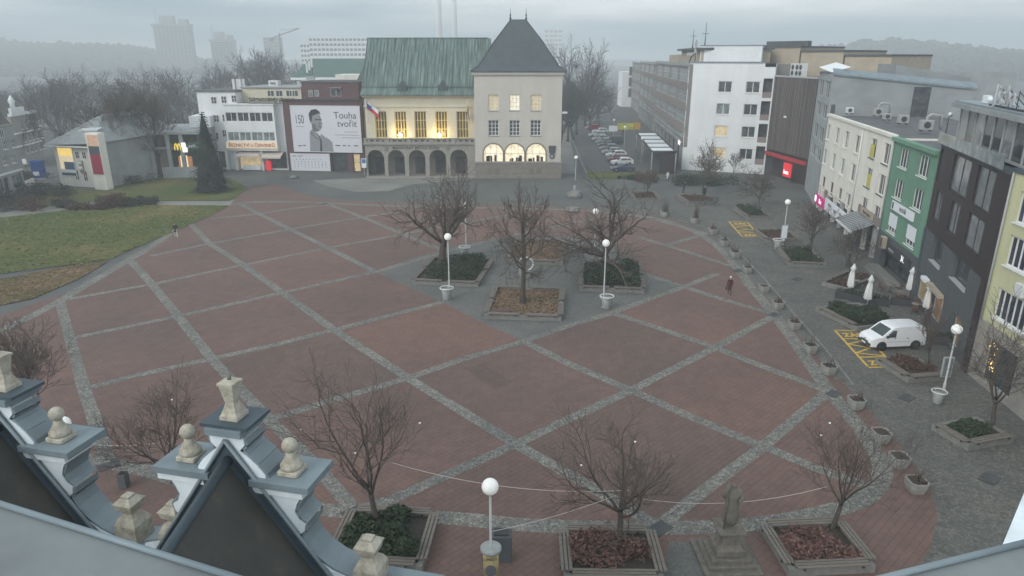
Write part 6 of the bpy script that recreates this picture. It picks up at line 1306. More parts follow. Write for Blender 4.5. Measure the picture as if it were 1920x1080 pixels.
bed((1402, 413), (1448, 413), 393, 'bench bed with a dark hedge below the red shop sign', 'hedge', 1, sides='FLR', plabel='dark hedge in the bed below the red shop sign', seed=12, ph=.95)
bed((1190, 379), (1240, 379), 364, 'bench bed with the small pruned tree at the street corner', 'brown', 1, plabel='low brown planting under the small pruned tree', seed=13, ph=.4)
bed((1290, 385), (1350, 384), 368, 'round bed crowded with parked bicycles before the gable tower', 'brown', 1, sides='FL', plabel='low brown planting among the bicycles', seed=14, ph=.4)
bed((1540, 536), (1590, 548), 508, 'low bed with stones under the thin tree by the parasols', 'brown', 1, sides='L', plabel='low brown planting under the thin tree by the parasols', seed=15, ph=.4)
bed((1606, 622), (1690, 612), 570, 'bed with a dark green shrub just behind the white van', 'green', 1, sides='L', plabel='dark green shrub just behind the white van', seed=16, ph=.8)
bed((1702, 719), (1778, 713), 672, 'bench bed with brown leafy plants in front of the van', 'brown', 1, sides='FL', plabel='brown leafy plants in the bed in front of the van', seed=17, ph=.6)
bed((1814, 846), (1900, 830), 786, 'dark bench bed under the large tree at the right edge', 'hedge', 1, sides='FL', plabel='dark hedge under the large tree at the right edge', seed=18, ph=.5)
# suitcase shaped board in the leaf bed
bp_ = thing('notice_board', 'small dark red board lying in the leaf filled bench bed', 'board', G(938, 583, .45), .05); m = MB(); m.box(-.75, -.25, .0, .75, .25, .06, 'maroon', .01); put(m, 'board', bp_); m = MB(); m.box(-.8, -.3, -.1, .8, .3, 0, 'iron'); put(m, 'base', bp_)
# concrete flower pots along the edge of the square
def oct_pot(t, s=1.0):
    m = MB(); P = [(.45, -.25), (.45, .25), (.28, .42), (-.28, .42), (-.45, .25), (-.45, -.25), (-.28, -.42), (.28, -.42)]; sc_ = [(.80, 0.0), (.84, .04), (1.0, .30), (1.02, .52), (1.07, .54), (1.07, .60)]
    rg = [[(x * k, y * k, z) for x, y in P] for k, z in sc_]; inn = [(x * .92, y * .88, .60) for x, y in P]; inn2 = [(x * .9, y * .86, .53) for x, y in P]
    m.face(rg[0][::-1], 'pot_concrete')
    for a, b in zip(rg + [inn], (rg + [inn])[1:] + [inn2]):
        for i in range(8): j = (i + 1) % 8; m.face([a[i], a[j], b[j], b[i]], 'pot_concrete')
    put(m, 'tub', t); m = MB(); m.face([(x, y, .55) for x, y, z in inn2], 'soil'); put(m, 'soil', t)
POTS = [(1246, 406), (1303, 418), (1337, 439), (1358, 461), (1378, 483), (1401, 511), (1432, 547), (1458, 578), (1489, 616), (1519, 660), (1553, 700), (1604, 764), (1650, 827), (1684, 873), (1716, 920)]
PLB = ['holding a tall bare shrub, farthest along the kerb', 'with a bushy leafless shrub, second along the far kerb', 'with low dry stalks, opposite the far yellow bay', 'with a small dry tuft, just past the far yellow bay', 'of small size with pale dry stems', 'with one upright twig, left of the hedge bed', 'with a nearly bare rim, beyond the walker in red', 'with pale dry stems, right of the walker in red', 'with dry stubble, beside a drain grate', 'with two thin twigs, left of the near yellow bay', 'with one thick dark stump, left of the near yellow bay', 'with short twigs, below the near yellow bay', 'with dark soil and no plant', 'with dark soil and a single twig', 'with pale dry leaves, nearest of the row']
for i, (u, v) in enumerate(POTS):
    a = G(*POTS[max(0, i - 1)]); b = G(*POTS[min(len(POTS) - 1, i + 1)]); p = G(u, v); rr = random.Random(40 + i); s_ = 1.02 if i > 4 else 1.2
    t = thing('flower_tub', 'octagonal concrete tub ' + PLB[i], 'flower tub', p, math.atan2(b.y - a.y, b.x - a.x) + math.pi / 2 * 0 + .15, 'concrete flower tubs along the edge of the square', s_); oct_pot(t)
    m = MB(); n = (16, 26, 9, 8, 8, 7, 3, 10, 9, 6, 5, 8, 2, 2, 12)[i]; hh = (1.5, 1.7, .7, .6, .7, .9, .2, .6, .55, .9, .8, .6, .2, .6, .6)[i]
    for k in range(n):
        x, y = rr.uniform(-.3, .3), rr.uniform(-.28, .28); d = Vector((rr.gauss(0, .16), rr.gauss(0, .16), hh * rr.uniform(.6, 1.1))); m.tube([(x, y, .53), (x + d.x * .5, y + d.y * .5, .55 + d.z * .55), (x + d.x * 1.4, y + d.y, .55 + d.z)], [.045 if i == 10 else .028, .022, .014], 'twig', 4)
    leaves(m, lambda: (rr.uniform(-.33, .33), rr.uniform(-.28, .28), .56 + rr.random() * .22), (30, 60, 40, 30, 30, 10, 6, 40, 34, 20, 12, 20, 4, 6, 44)[i], .07, 'dry_leaf' if i % 3 else 'litter_leaf', rr); put(m, 'plant', t)
t = thing('flower_tub', 'concrete tub with a white ring on it in the middle of the bench beds', 'flower tub', G(985, 521), .1, None, 1.35); oct_pot(t); m = MB(); m.tube([(.55 * math.cos(q), 0.05, 1.0 + .5 * math.sin(q)) for q in [2 * math.pi * k / 20 for k in range(21)]], .05, 'white_metal', 6); put(m, 'ring', t)
# lamps
def lamp(base, H, label, r=.31, drum=False):
    t = thing('street_lamp', label, 'lamp', base, 0, 'globe lamps of the square'); m = MB(); m.tube([(0, 0, 0), (0, 0, .9), (0, 0, .92), (0, 0, H - r * 1.7)], [.09, .085, .055, .045], 'lamp_pole', 8); m.lathe([(.16, 0), (.16, .05), (.10, .12)], 'lamp_pole', 10); put(m, 'post', t)
    m = MB(); m.lathe([(.05, H - r * 2.1), (.13, H - r * 1.95), (.15, H - r * 1.75)], 'iron', 12); put(m, 'collar', t); m = MB(); m.ball((0, 0, H - r), r, 'lamp_globe', 20); put(m, 'globe', t); return t
g_ = lambda u, v, z: Vector((G(u, v, z).x, G(u, v, z).y, 0))
lamp(G(843, 560), 5.85, 'globe lamp in front of the broad left tree')
lamp(G(1131, 577), 5.9, 'globe lamp in front of the broad right tree')
lamp(g_(919, 912, 5.3), 5.6, 'large looking globe lamp nearest the viewer, above the poster drum')
lamp(G(1767, 742), 4.75, 'globe lamp with a leaning post at the right, near the van')
lamp(G(1467, 459), 5.15, 'globe lamp with a poster board near the far yellow bay')
lamp(G(1079, 337), 4.1, 'globe lamp standing beside the town hall corner')
lamp(G(1202, 302), 4.8, 'globe lamp beside the canopy, nearest on the car street', .3)
lamp(G(1170, 276), 4.9, 'globe lamp halfway along the car street', .3)
lamp(G(1150, 260), 5.0, 'globe lamp farthest along the car street', .3)
lamp(g_(118, 794, 5.2), 5.5, 'globe lamp just showing behind the left gable')
lamp(g_(1117, 396, 4.7), 5.0, 'globe lamp hidden behind the twigs of the broad right tree')
lamp(g_(872, 385, 4.7), 5.0, 'globe lamp hidden behind the twigs of the broad left tree')
def bin_(p, label, s=1.0):
    t = thing('litter_bin', label, 'litter bin', p, 0, 'round litter bins on the square', s); m = MB(); m.lathe([(.22, 0), (.26, .06), (.30, .5), (.33, .72)], 'bin_metal', 16); put(m, 'drum', t)
    m = MB(); m.tube([(.42 * math.cos(q), .42 * math.sin(q), .80) for q in [2 * math.pi * k / 20 for k in range(21)]], .04, 'white_metal', 6)
    for k in range(4): q = k * 1.57; m.tube([(.32 * math.cos(q), .32 * math.sin(q), .6), (.42 * math.cos(q), .42 * math.sin(q), .8)], .02, 'white_metal', 5)
    put(m, 'ring', t); m = MB(); m.lathe([(.29, .5), (.29, .71)], 'iron', 14); put(m, 'lining', t)
bin_(G(838, 562), 'round litter bin at the lamp by the broad left tree', 1.35); bin_(G(1137, 578), 'round litter bin at the lamp by the broad right tree', 1.35); bin_(G(1458, 468), 'round litter bin by the far poster lamp', 1.4); bin_(G(1757, 756), 'round litter bin at the right hand lamp', 1.0); bin_(G(871, 482), 'round litter bin behind the broad left tree', 1.4)
pd = thing('poster_drum', 'yellow poster drum around the lamp post nearest the viewer', 'advert', g_(919, 912, 5.3)); m = MB(); m.lathe([(.30, 1.3), (.30, 2.55)], W_('poster_paper', (.42, .34, .16), var=.3, scale=2.5), 18); put(m, 'poster', pd); m = MB(); m.lathe([(.27, 2.5), (.40, 2.56), (.40, 2.66), (.33, 2.68)], 'bin_metal', 18); put(m, 'cap', pd)
m = MB(); m.prism([(.21 * math.cos(q), 1.85 + .25 * math.sin(q)) for q in [2 * math.pi * k / 16 for k in range(16)]], -.33, -.302, 'ink_mid'); put(m, 'printed_disc', pd)
for b_, z_, s_, mm in (('KONCERT', 2.35, .15, 'maroon'), ('v Zlíně', 1.47, .13, 'ink')):
    me = text_mesh(b_, s_, .004); me.materials.append(MATS[mm]); link('lettering', me, pd, WM[pd] @ Matrix.Translation((0, -.315, z_)) @ RX)
fr_ = thing('flower_stand', 'white looped metal stand at the foot of the nearest lamp', 'stand', g_(919, 912, 5.3)); m = MB()
for k in range(6):
    q = k * 1.047; m.tube([(.15 * math.cos(q), .15 * math.sin(q), 1.15), (.38 * math.cos(q), .38 * math.sin(q), 1.2), (.52 * math.cos(q), .52 * math.sin(q), .8), (.5 * math.cos(q), .5 * math.sin(q), 0)], .03, 'white_metal', 6)
put(m, 'frame', fr_); m = MB(); m.lathe([(.16, 0), (.2, .9), (.2, 1.1)], 'iron', 12); put(m, 'pot', fr_)
cb = thing('power_cabinet', 'grey power cabinet standing behind the nearest lamp', 'cabinet', G(941, 1046)); m = MB(); m.box(-.42, -.3, 0, .42, .3, 1.25, 'dark_grey_wall', .03); put(m, 'body', cb); m = MB(); m.box(-.3, -.2, 1.252, .28, .25, 1.33, 'iron'); put(m, 'lid', cb)
sb = thing('waste_bin', 'small dark open bin standing on the paving behind the left gable', 'bin', G(234, 912)); m = MB(); m.box(-.2, -.2, .0, .2, .2, .75, 'dark_grey_wall', .02); put(m, 'body', sb); m = MB(); m.box(-.16, -.16, .752, .16, .16, .765, 'black_rubber'); put(m, 'opening', sb)
pbd = thing('poster_board', 'white framed poster board on the lamp post at the right', 'advert', G(1770, 716)); m = MB(); m.box(-.32, -.06, .35, .32, .06, 1.75, 'frame_grey'); put(m, 'frame', pbd); m = MB(); m.box(-.26, -.075, .42, .26, -.062, 1.68, 'ledge_metal'); put(m, 'poster', pbd)
pbd = thing('poster_board', 'white framed poster board on the lamp post by the far yellow bay', 'advert', G(1467, 459)); m = MB(); m.box(-.35, -.14, .75, .35, -.06, 2.3, 'frame_grey'); put(m, 'frame', pbd); m = MB(); m.box(-.29, -.16, .82, .29, -.142, 2.2, 'sign_white'); put(m, 'poster', pbd)
# yellow marked bays
def bay(name, q, label, zz=.022):
    P = [G(u, v, zz) for u, v in q]; f = lambda s, t: P[0].lerp(P[1], s).lerp(P[3].lerp(P[2], s), t)
    mb = MB(); w1 = (P[1] - P[0]).length; w2 = (P[3] - P[0]).length
    def line(a, b, wd=.11, dz=0):
        A, B = f(*a), f(*b); d = (B - A).normalized(); n_ = Vector((-d.y, d.x, 0)) * wd / 2; o = Vector((0, 0, dz)); mb.face([A - n_ + o, B - n_ + o, B + n_ + o, A + n_ + o], 'yellow_paint')
    e = .02
    for k, (a, b) in enumerate((((0, 0), (1, 0)), ((1, e), (1, 1 - e)), ((1, 1), (0, 1)), ((0, 1 - e), (0, e)), ((0, .25), (1, .25)), ((0, .75), (1, .75)), ((.02, .40), (.98, .27)), ((.02, .40), (.98, .56)), ((.02, .64), (.98, .73)), ((.02, .64), (.7, .52)))): line(a, b, .17, k * .0006)
    struct(mb, name); 
    for t0 in (.055, .81):
        me = text_mesh('ZÁS', 1.0, 0.0, .05); xs_ = [v.co.x for v in me.vertices]; ys_ = [v.co.y for v in me.vertices]; x0, x1, y0, y1 = min(xs_), max(xs_), min(ys_), max(ys_)
        for v in me.vertices: v.co = f(.14 + .72 * (v.co.x - x0) / (x1 - x0), t0 + .145 * (1 - (v.co.y - y0) / (y1 - y0))) + Vector((0, 0, .004))
        me.materials.append(MATS['yellow_paint']); o = link('bay_lettering', me); tag(o, kind='structure')
bay('bay_marking', [(1565, 619), (1614, 620), (1678, 687), (1629, 689)], '')
bay('bay_marking', [(1366, 415), (1401, 416), (1425, 444), (1392, 444)], '')
# drain grates
for i, (u, v, lab) in enumerate(((204, 872, 'left, by the small bin'), (1237, 990, 'where two cobble strips meet in front of the wide crowned tree'), (662, 960, 'beside the shrub bed near the gable'), (1563, 738, 'where two cobble strips meet by the tubs'), (1452, 590, 'beside the tub with dry stubble'), (1700, 745, 'in the grey street near the right lamp'), (1384, 507, 'near the tub with one upright twig'), (1495, 523, 'in the grey street near the hedge bed'), (1855, 897, 'in the street at the right edge'), (608, 382, 'on the far edge of the red paving'))):
    t = thing('drain_grate', 'dark iron drain grate ' + lab, 'drain', G(u, v, .026), .7, 'drain grates'); m = MB(); m.box(-.5, -.36, -.03, .5, .36, .0, 'iron')
    put(m, 'frame', t); m = MB()
    for k in range(7): m.box(-.45, -.33 + k * .1, .001, .45, -.28 + k * .1, .014, 'roof_felt')
    put(m, 'bars', t)
# statue
sx = G(1366, 1060); st = thing('stone_statue', 'weathered stone saint statue on a stepped plinth', 'statue', sx, .04); m = MB()
for k, (hx, y0, y1, z0, z1) in enumerate(((1.2, -.75, 1.55, 0, .16), (.98, -.5, 1.3, .16, .32), (.8, -.32, 1.12, .32, .50))): m.box(-hx, y0, z0 + (.001 if k else 0), hx, y1, z1, 'statue_stone', .02)
put(m, 'steps', st); zc = hgt(sx + Vector((0, .4, 0)), 986); kz = lambda q: .5 + (q - .5) * (zc - .5) / 1.64; m = MB(); m.box(-.60, -.16, .501, .60, .96, kz(.95), 'statue_stone', .03); m.lathe([(.54, kz(.95)), (.46, kz(1.03)), (.40, kz(1.2)), (.36, kz(1.8)), (.42, kz(1.98)), (.56, kz(2.04)), (.56, kz(2.14))], 'statue_stone', 4, (0, .4, 0), False, True); put(m, 'pedestal', st)
def skin_mesh(V_, E_, Rd, sub=2, root=0):
    me = bpy.data.meshes.new('figure'); me.from_pydata(V_, E_, []); o = bpy.data.objects.new('figure_tmp', me); COL.objects.link(o); md = o.modifiers.new('s', 'SKIN'); md.use_smooth_shade = True
    for i, r in enumerate(Rd): sv = me.skin_vertices[0].data[i]; sv.radius = (r, r) if not isinstance(r, tuple) else r; sv.use_root = (i == root)
    if sub: o.modifiers.new('u', 'SUBSURF').levels = sub; o.modifiers['u'].render_levels = sub
    dg = bpy.context.evaluated_depsgraph_get(); dg.update(); r = bpy.data.meshes.new_from_object(o.evaluated_get(dg)); bpy.data.objects.remove(o); bpy.data.meshes.remove(me)
    for p in r.polygons: p.use_smooth = True
    return r
Vs = [(0, 0, 0.05), (0, 0, .55), (0, 0, .95), (0, 0, 1.3), (0, 0, 1.45), (0, -.02, 1.6), (.22, 0, 1.32), (.30, -.12, 1.08), (.12, -.28, 1.12), (-.22, 0, 1.32), (-.32, -.1, 1.15), (-.25, -.2, 1.5), (-.24, -.2, 1.6)]
me = skin_mesh(Vs, [(0, 1), (1, 2), (2, 3), (3, 4), (4, 5), (3, 6), (6, 7), (7, 8), (3, 9), (9, 10), (10, 11), (11, 12)], [(.34, .28), (.28, .22), (.22, .17), (.22, .15), .08, .125, .10, .08, .055, .10, .08, .055, .04]); me.materials.append(MATS['statue_stone'])
zt = hgt(sx + Vector((0, .4, 0)), 899); sc_ = (zt - zc) / 1.72; link('figure', me, st, WM[st] @ Matrix.Translation((0, .4, zc - .02)) @ Matrix.Diagonal((1.25, 1.25, sc_, 1))); m = MB(); m.tube([(-.3, .18, zc + .05), (-.28, .2, zt + .1)], .035, 'statue_stone', 6); m.box(-.4, .17, zt - .25, -.16, .23, zt - .18, 'statue_stone'); put(m, 'staff', st)
# rough stones near the town hall
def boulder(p, r, label, fig=False, sq=.55):
    rr = random.Random(int(p.x * 10)); t = thing('boulder', label, 'stone', p); bm = bmesh.new(); bmesh.ops.create_icosphere(bm, subdivisions=3, radius=1)
    for v in bm.verts: k = 1 + .16 * math.sin(v.co.x * 3 + 1) + .1 * math.sin(v.co.y * 5 + v.co.z * 4) + rr.uniform(-.03, .03); v.co = Vector((v.co.x * r * k, v.co.y * r * .8 * k, max(-.1, v.co.z * r * sq * k + r * sq * .5)))
    me = bpy.data.meshes.new('rock'); bm.to_mesh(me); bm.free(); me.materials.append(MATS['concrete']); link('rock', me, t, WM[t])
    if fig:
        me = skin_mesh([(0, 0, 0), (0, 0, .35), (0, 0, .7), (0, 0, .9), (.2, 0, .5), (-.2, 0, .5)], [(0, 1), (1, 2), (2, 3), (2, 4), (2, 5)], [.22, .2, .15, .13, .07, .07], 1); me.materials.append(MATS['bin_metal']); link('bronze_figure', me, t, WM[t] @ Matrix.Translation((0, 0, r * sq * 1.4)))
boulder(G(1077, 370), 1.3, 'rough pale boulder carrying a small figure beside the town hall', True); boulder(G(1072, 396), 1.2, 'low flat stone behind the broad right tree', False, .35); boulder(G(551, 334), .8, 'small white stone lying on the paving before the billboard', False, .4)
# ---------------------------------------------------------------- people
def person(p, rz, label, top, legs, hair, H=1.74, stride=.24, shoe=(.03, .03, .03), bag=None, coat=.86, bend=0.0):
    t = thing('person', label, 'person', p, rz, None, H / 1.74); s = stride; ln = .04 + bend
    Vv = [(0, 0, .93), (0, -.01 - ln * .3, 1.12), (0, -.03 - ln, 1.36), (0, -.04 - ln * 1.2, 1.48), (0, -.06 - ln * 1.3, 1.57), (0, -.075 - ln * 1.35, 1.66)]
    Rr_ = [(.15, .11), (.135, .10), (.165, .105), .058, (.075, .09), (.078, .092)]; Ee = [(i, i + 1) for i in range(5)]
    def chain(start, pts, rad):
        a = start
        for q, r in zip(pts, rad): Vv.append(q); Rr_.append(r); Ee.append((a, len(Vv) - 1)); a = len(Vv) - 1
        return a
    for sd, f in ((1, 1), (-1, -1)):
        chain(0, [(sd * .095, -.02, .86), (sd * .10, -s * f * .5 - .05, .49), (sd * .10, -s * f + .06, .10), (sd * .11, -s * f - .10, .04)], [.095, .066, .047, .042])
        y = -.03 - ln; wst = chain(2, [(sd * .19, y, 1.39), (sd * .235, y + s * f * .35 + .03, 1.12), (sd * .235, y + s * f * .8 - .05, .90), (sd * .235, y + s * f * .85 - .07, .84)], [.062, .05, .038, .034])
        b_ = Vv[wst]
        for k in range(4): chain(wst, [(b_[0] + sd * .004, b_[1] + (k - 1.5) * .02, b_[2] - .05 - .004 * (1.5 - abs(k - 1.5))), (b_[0] - sd * .008, b_[1] + (k - 1.5) * .02, b_[2] - .085 - .01 * (1.5 - abs(k - 1.5)))], [.0095, .008])
        chain(wst, [(b_[0] - sd * .01, b_[1] - .045, b_[2] - .03), (b_[0] - sd * .015, b_[1] - .055, b_[2] - .058)], [.011, .009])
    me = skin_mesh(Vv, Ee, Rr_, 1); nm = 'person_' + str(len(bpy.data.materials))
    def fn(n, l, b):
        tc_ = n.new('ShaderNodeTexCoord'); sp_ = n.new('ShaderNodeSeparateXYZ'); l.new(tc_.outputs['Object'], sp_.inputs[0]); r = n.new('ShaderNodeValToRGB'); r.color_ramp.interpolation = 'CONSTANT'; e = r.color_ramp.elements
        while len(e) < 4: e.new(.5)
        for i, (ps, c) in enumerate(((0, shoe), (.09 / 2, legs), (coat / 2, top), (1.49 / 2, (.42, .27, .20)))): e[i].position = ps; e[i].color = tuple(c) + (1,)
        dv_ = n.new('ShaderNodeMath'); dv_.operation = 'MULTIPLY'; dv_.inputs[1].default_value = .5; l.new(sp_.outputs[2], dv_.inputs[0]); l.new(dv_.outputs[0], r.inputs[0]); l.new(r.outputs[0], b.inputs['Base Color'])
    me.materials.append(node_mat(nm, fn)); link('body', me, t, WM[t])
    hy = Vv[5][1]; m = MB(); m.lathe([(.02, -.02), (.088, -.01), (.098, .04), (.085, .09), (.03, .115)], mat('hair_' + nm, hair, var=.1), 12, (0, hy + .022, 1.665)); put(m, 'hair', t)
    m = MB(); m.tube([(0, hy - .075, 1.665), (0, hy - .108, 1.63), (0, hy - .09, 1.62)], [.012, .016, .014], 'skin_tone', 6)
    for sd in (-1, 1): m.ball((sd * .03, hy - .082, 1.675), .011, 'ink', 6); m.ball((sd * .085, hy + .005, 1.655), .022, 'skin_tone', 6)
    m.box(-.022, hy - .09, 1.588, .022, hy - .076, 1.598, 'maroon'); put(m, 'face', t)
    if coat > .6:
        m = MB(); k = 14; y0 = -.02
        prof = [(.165, .115, coat - .32), (.16, .115, coat - .1), (.148, .112, 1.02), (.155, .112, 1.14)]; vs_ = []; 
        for a, b, z in prof: vs_ += [(a * math.cos(6.2832 * q / k), y0 - ln * max(0, z - .9) * 1.6 + b * math.sin(6.2832 * q / k), z) for q in range(k)]
        fs = [(r * k + q, r * k + (q + 1) % k, (r + 1) * k + (q + 1) % k, (r + 1) * k + q) for r in range(3) for q in range(k)]; m.mesh(vs_, fs, mat('coat_' + nm, top, var=.12, scale=6), True); put(m, 'coat', t)
    if bag:
        m = MB(); m.box(.24, -.16, .50, .34, .16, .80, mat('bag_' + nm, bag, var=.1), .03); m.tube([(.29, -.08, .8), (.27, -.03, .87), (.29, .08, .8)], .01, mat('bag_' + nm, bag), 5); put(m, 'bag', t)
    return t
person(G(331, 446), R(205), 'person in a dark jacket and pale trousers walking on the left of the square', (.03, .03, .035), (.50, .50, .48), (.09, .05, .03), 1.8, coat=1.0)
person(G(1367, 553), R(165), 'person with white hair in a dark red coat walking on the right of the square', (.075, .02, .025), (.06, .05, .05), (.7, .7, .68), 1.68, bag=(.03, .02, .02), coat=.80)
person(G(1251, 341), R(10), 'person in a white jacket walking beside the canopy', (.72, .72, .72), (.04, .045, .06), (.05, .04, .03), 1.85)
person(G(1281, 362), R(80), 'person in dark green clothes standing by the hedge', (.035, .05, .04), (.03, .035, .035), (.12, .1, .08), 1.8, .1)
person(G(1320, 371), R(0), 'person in a black jacket standing among the bicycles', (.012, .012, .015), (.03, .03, .035), (.3, .22, .16), 1.8, .05)
person(G(1229, 344), R(70), 'person in grey with a white bag bending beside the bed', (.10, .105, .11), (.04, .04, .05), (.05, .04, .04), 1.6, .2, bag=(.7, .7, .7), bend=.18)
person(G(1589, 502), R(200), 'person in a grey green jacket standing by the cafe', (.09, .11, .09), (.05, .05, .05), (.08, .08, .07), 1.75, .08)
person(G(1174, 322), R(30), 'person in black standing at the back of the parked cars', (.015, .015, .018), (.02, .02, .025), (.03, .03, .03), 1.8, .05)
# ---------------------------------------------------------------- cars
def car(p, rz, label, paint, L=4.3, W=1.75, H=1.45, kind='hatch', van=False, s=1.0):
    t = thing('parked_car', label, 'car', p, rz, 'cars parked along the street', s); pm = mat('paint_%02d%02d%02d' % tuple(int(c * 99) for c in paint), paint, rough=.3, var=.04, spec=.5); w2 = W / 2
    if van: prof = [(0, .3), (0, .72), (.35, .98), (1.15, 1.12), (1.75, H - .1), (2.3, H), (L - .15, H - .02), (L, H * .75), (L, .3)]; gz = None
    elif kind == 'estate': prof = [(0, .3), (0, .6), (.25, .78), (1.15, .9), (1.9, H - .06), (2.5, H), (L - .5, H - .06), (L - .02, .95), (L, .3)]
    elif kind == 'sedan': prof = [(0, .3), (0, .6), (.25, .76), (1.2, .88), (1.95, H - .05), (2.4, H), (3.1, H - .06), (3.7, .98), (L - .05, .92), (L, .3)]
    else: prof = [(0, .3), (0, .6), (.25, .78), (1.1, .9), (1.8, H - .06), (2.3, H), (L - .7, H - .08), (L - .08, .98), (L, .3)]
    off = -L / 2; belt = .92
    bm_ = MB(); rings = []
    for x, z in prof:
        tb = w2 - max(0, z - belt) * .32; e = .08 if x in (0, L) else 0; rings.append(((x + off, -tb + e, z), (x + off, tb - e, z)))
    for a, b in zip(rings, rings[1:]): bm_.face([a[0], a[1], b[1], b[0]], pm)
    lo = [(x + off, s_ * (w2 - max(0, z - belt) * .32 - (.08 if x in (0, L) else 0)), z) for s_ in (-1,) for x, z in prof]
    for s_ in (-1, 1):
        low = [(x + off, s_ * (w2 - (.08 if x in (0, L) else 0)), min(z, belt)) for x, z in prof]; up = [(x + off, s_ * (w2 - max(0, z - belt) * .32 - (.08 if x in (0, L) else 0)), z) for x, z in prof]
        bot = [(x, y, .28) for x, y, z in low]
        for i in range(len(prof) - 1):
            bm_.face([bot[i], bot[i + 1], low[i + 1], low[i]], pm)
            if max(prof[i][1], prof[i + 1][1]) > belt + .01: bm_.face([low[i], low[i + 1], up[i + 1], up[i]], pm)
    bm_.face([(off, -w2, .28), (off + L, -w2, .28), (off + L, w2, .28), (off, w2, .28)], 'black_rubber'); put(bm_, 'body', t)
    top = [q for q in prof if q[1] > belt]; g = MB(); A = max(q for q in range(len(prof)) if prof[q][0] < (1.4 if not van else 1.5) and prof[q][1] < H - .15)
    ws0, ws1 = prof[A], prof[A + 1]; n_ = .012
    f = lambda x, z, s_: (x + off, s_ * (w2 - max(0, z - belt) * .32 + n_), z)
    lerp = lambda a, b, k: (a[0] + (b[0] - a[0]) * k, a[1] + (b[1] - a[1]) * k)
    w_a, w_b = lerp(ws0, ws1, .12), lerp(ws0, ws1, .92); g.face([(w_a[0] + off - .01, -w2 * .82, w_a[1] + .012), (w_a[0] + off - .01, w2 * .82, w_a[1] + .012), (w_b[0] + off - .01, w2 * .74, w_b[1] + .012), (w_b[0] + off - .01, -w2 * .74, w_b[1] + .012)], 'glass'); put(g, 'windscreen', t)
    xe = (L - .55) if not van else ws1[0] + 1.1
    for s_ in (-1, 1):
        g = MB(); z0, z1 = belt + .06 if not van else 1.12, H - .16; xs0 = ws0[0] + .42 if not van else ws1[0] - .35; xs1 = ws1[0] + .15
        xm = (xs1 + xe) / 2 + .1
        g.face([f(xs0, z0, s_), f(xm - .04, z0, s_), f(xm - .04, z1, s_), f(xs1, z1, s_)], 'glass')
        if not van: g.face([f(xm + .04, z0, s_), f(xe + .15, z0, s_), f(xe - .35, z1, s_), f(xm + .04, z1, s_)], 'glass')
        put(g, 'side_window', t)
    if not van:
        a, b = prof[-3], prof[-2]; g = MB(); k0, k1 = lerp(a, b, .12), lerp(a, b, .8); g.face([(k0[0] + off + .012, -w2 * .72, k0[1]), (k0[0] + off + .012, w2 * .72, k0[1]), (k1[0] + off + .014, w2 * .8, k1[1]), (k1[0] + off + .014, -w2 * .8, k1[1])], 'glass'); put(g, 'rear_window', t)
    for s_ in (-1, 1):
        m = MB(); m.box(off - .012, s_ * w2 * .72 - .16, .60 - .02, off + .1, s_ * w2 * .72 + .16, .72 - .02, 'sign_white'); put(m, 'headlight', t)
    for x in (off + .82, off + L - .82):
        for s_ in (-1, 1):
            m = MB(Matrix.Translation((x, s_ * (w2 - .09), .31)) @ RX); m.lathe([(.24, -.10), (.31, -.09), (.31, .09), (.24, .10)], 'black_rubber', 16); wh_ = put(m, 'wheel', t); m = MB(Matrix.Translation((x, s_ * (w2 + .012), .31)) @ RX); m.lathe([(.19, -.006), (.19, .006)], 'rim_metal', 12); m.build('rim', wh_, WM[wh_])
    return t
CARS = [(1167, 321, 'dark blue saloon car parked nearest the square', (.03, .045, .10), 'sedan'), (1166, 309, 'white hatchback parked behind the dark blue saloon', (.75, .75, .75), 'hatch'), (1158, 303, 'dark red estate car parked behind the white hatchback', (.18, .03, .04), 'estate'), (1155, 295, 'white estate car with dark side windows in the middle of the row', (.72, .73, .74), 'estate'), (1147, 289, 'silver hatchback parked in the middle of the row', (.34, .37, .37), 'hatch'), (1142, 282, 'grey hatchback behind the silver one in the row', (.20, .23, .22), 'hatch'), (1138, 276, 'dark grey saloon car in the row along the street', (.08, .09, .09), 'sedan'), (1134, 270, 'grey green estate car in the row along the street', (.25, .29, .27), 'estate'), (1126, 264, 'silver hatchback toward the far end of the row', (.42, .45, .44), 'hatch'), (1119, 256.5, 'white saloon car toward the far end of the row', (.70, .71, .71), 'sedan'), (1125, 250, 'white hatchback at the far end of the row', (.74, .74, .74), 'hatch'), (1112, 243, 'bright red car at the far end of the row', (.36, .03, .06), 'hatch'), (1114, 234, 'small grey car beyond the red car', (.18, .2, .2), 'hatch')]
for i, (u, v, lb, pc, kd) in enumerate(CARS): car(G(u, v), R(4 + (i % 3) * 2), lb, pc, 4.3, 1.75, 1.48, kd)
car(G(1149, 270), R(3), 'dark green van parked nose in beside the row', (.04, .06, .055), 4.8, 1.9, 1.9, van=True)
car(G(1060, 234), R(0), 'white car parked far back beside the town hall wall', (.7, .72, .72), 4.5, 1.8, 1.5, 'estate'); car(G(1056, 222), R(0), 'silver car parked farther back behind the white car', (.4, .42, .42), 4.5, 1.8, 1.5, 'hatch')
# the white van
f0, r0 = G(1653, 657), G(1709, 656); hd_ = (f0 - r0).normalized(); vs_s = .90; rzv = math.atan2(hd_.y, hd_.x) + R(4)
side = Vector((hd_.y, -hd_.x, 0)); side = side if side.y > 0 else -side
vc = (f0 + r0) / 2 + side * .85
van = thing('delivery_van', 'white delivery van parked over the yellow marked bay', 'van', vc, rzv, None, vs_s); VL, VW, VH = 4.6, 1.9, 1.93; m = MB(); vp = mat('van_white', (.80, .81, .83), rough=.3, var=.02, spec=.5)
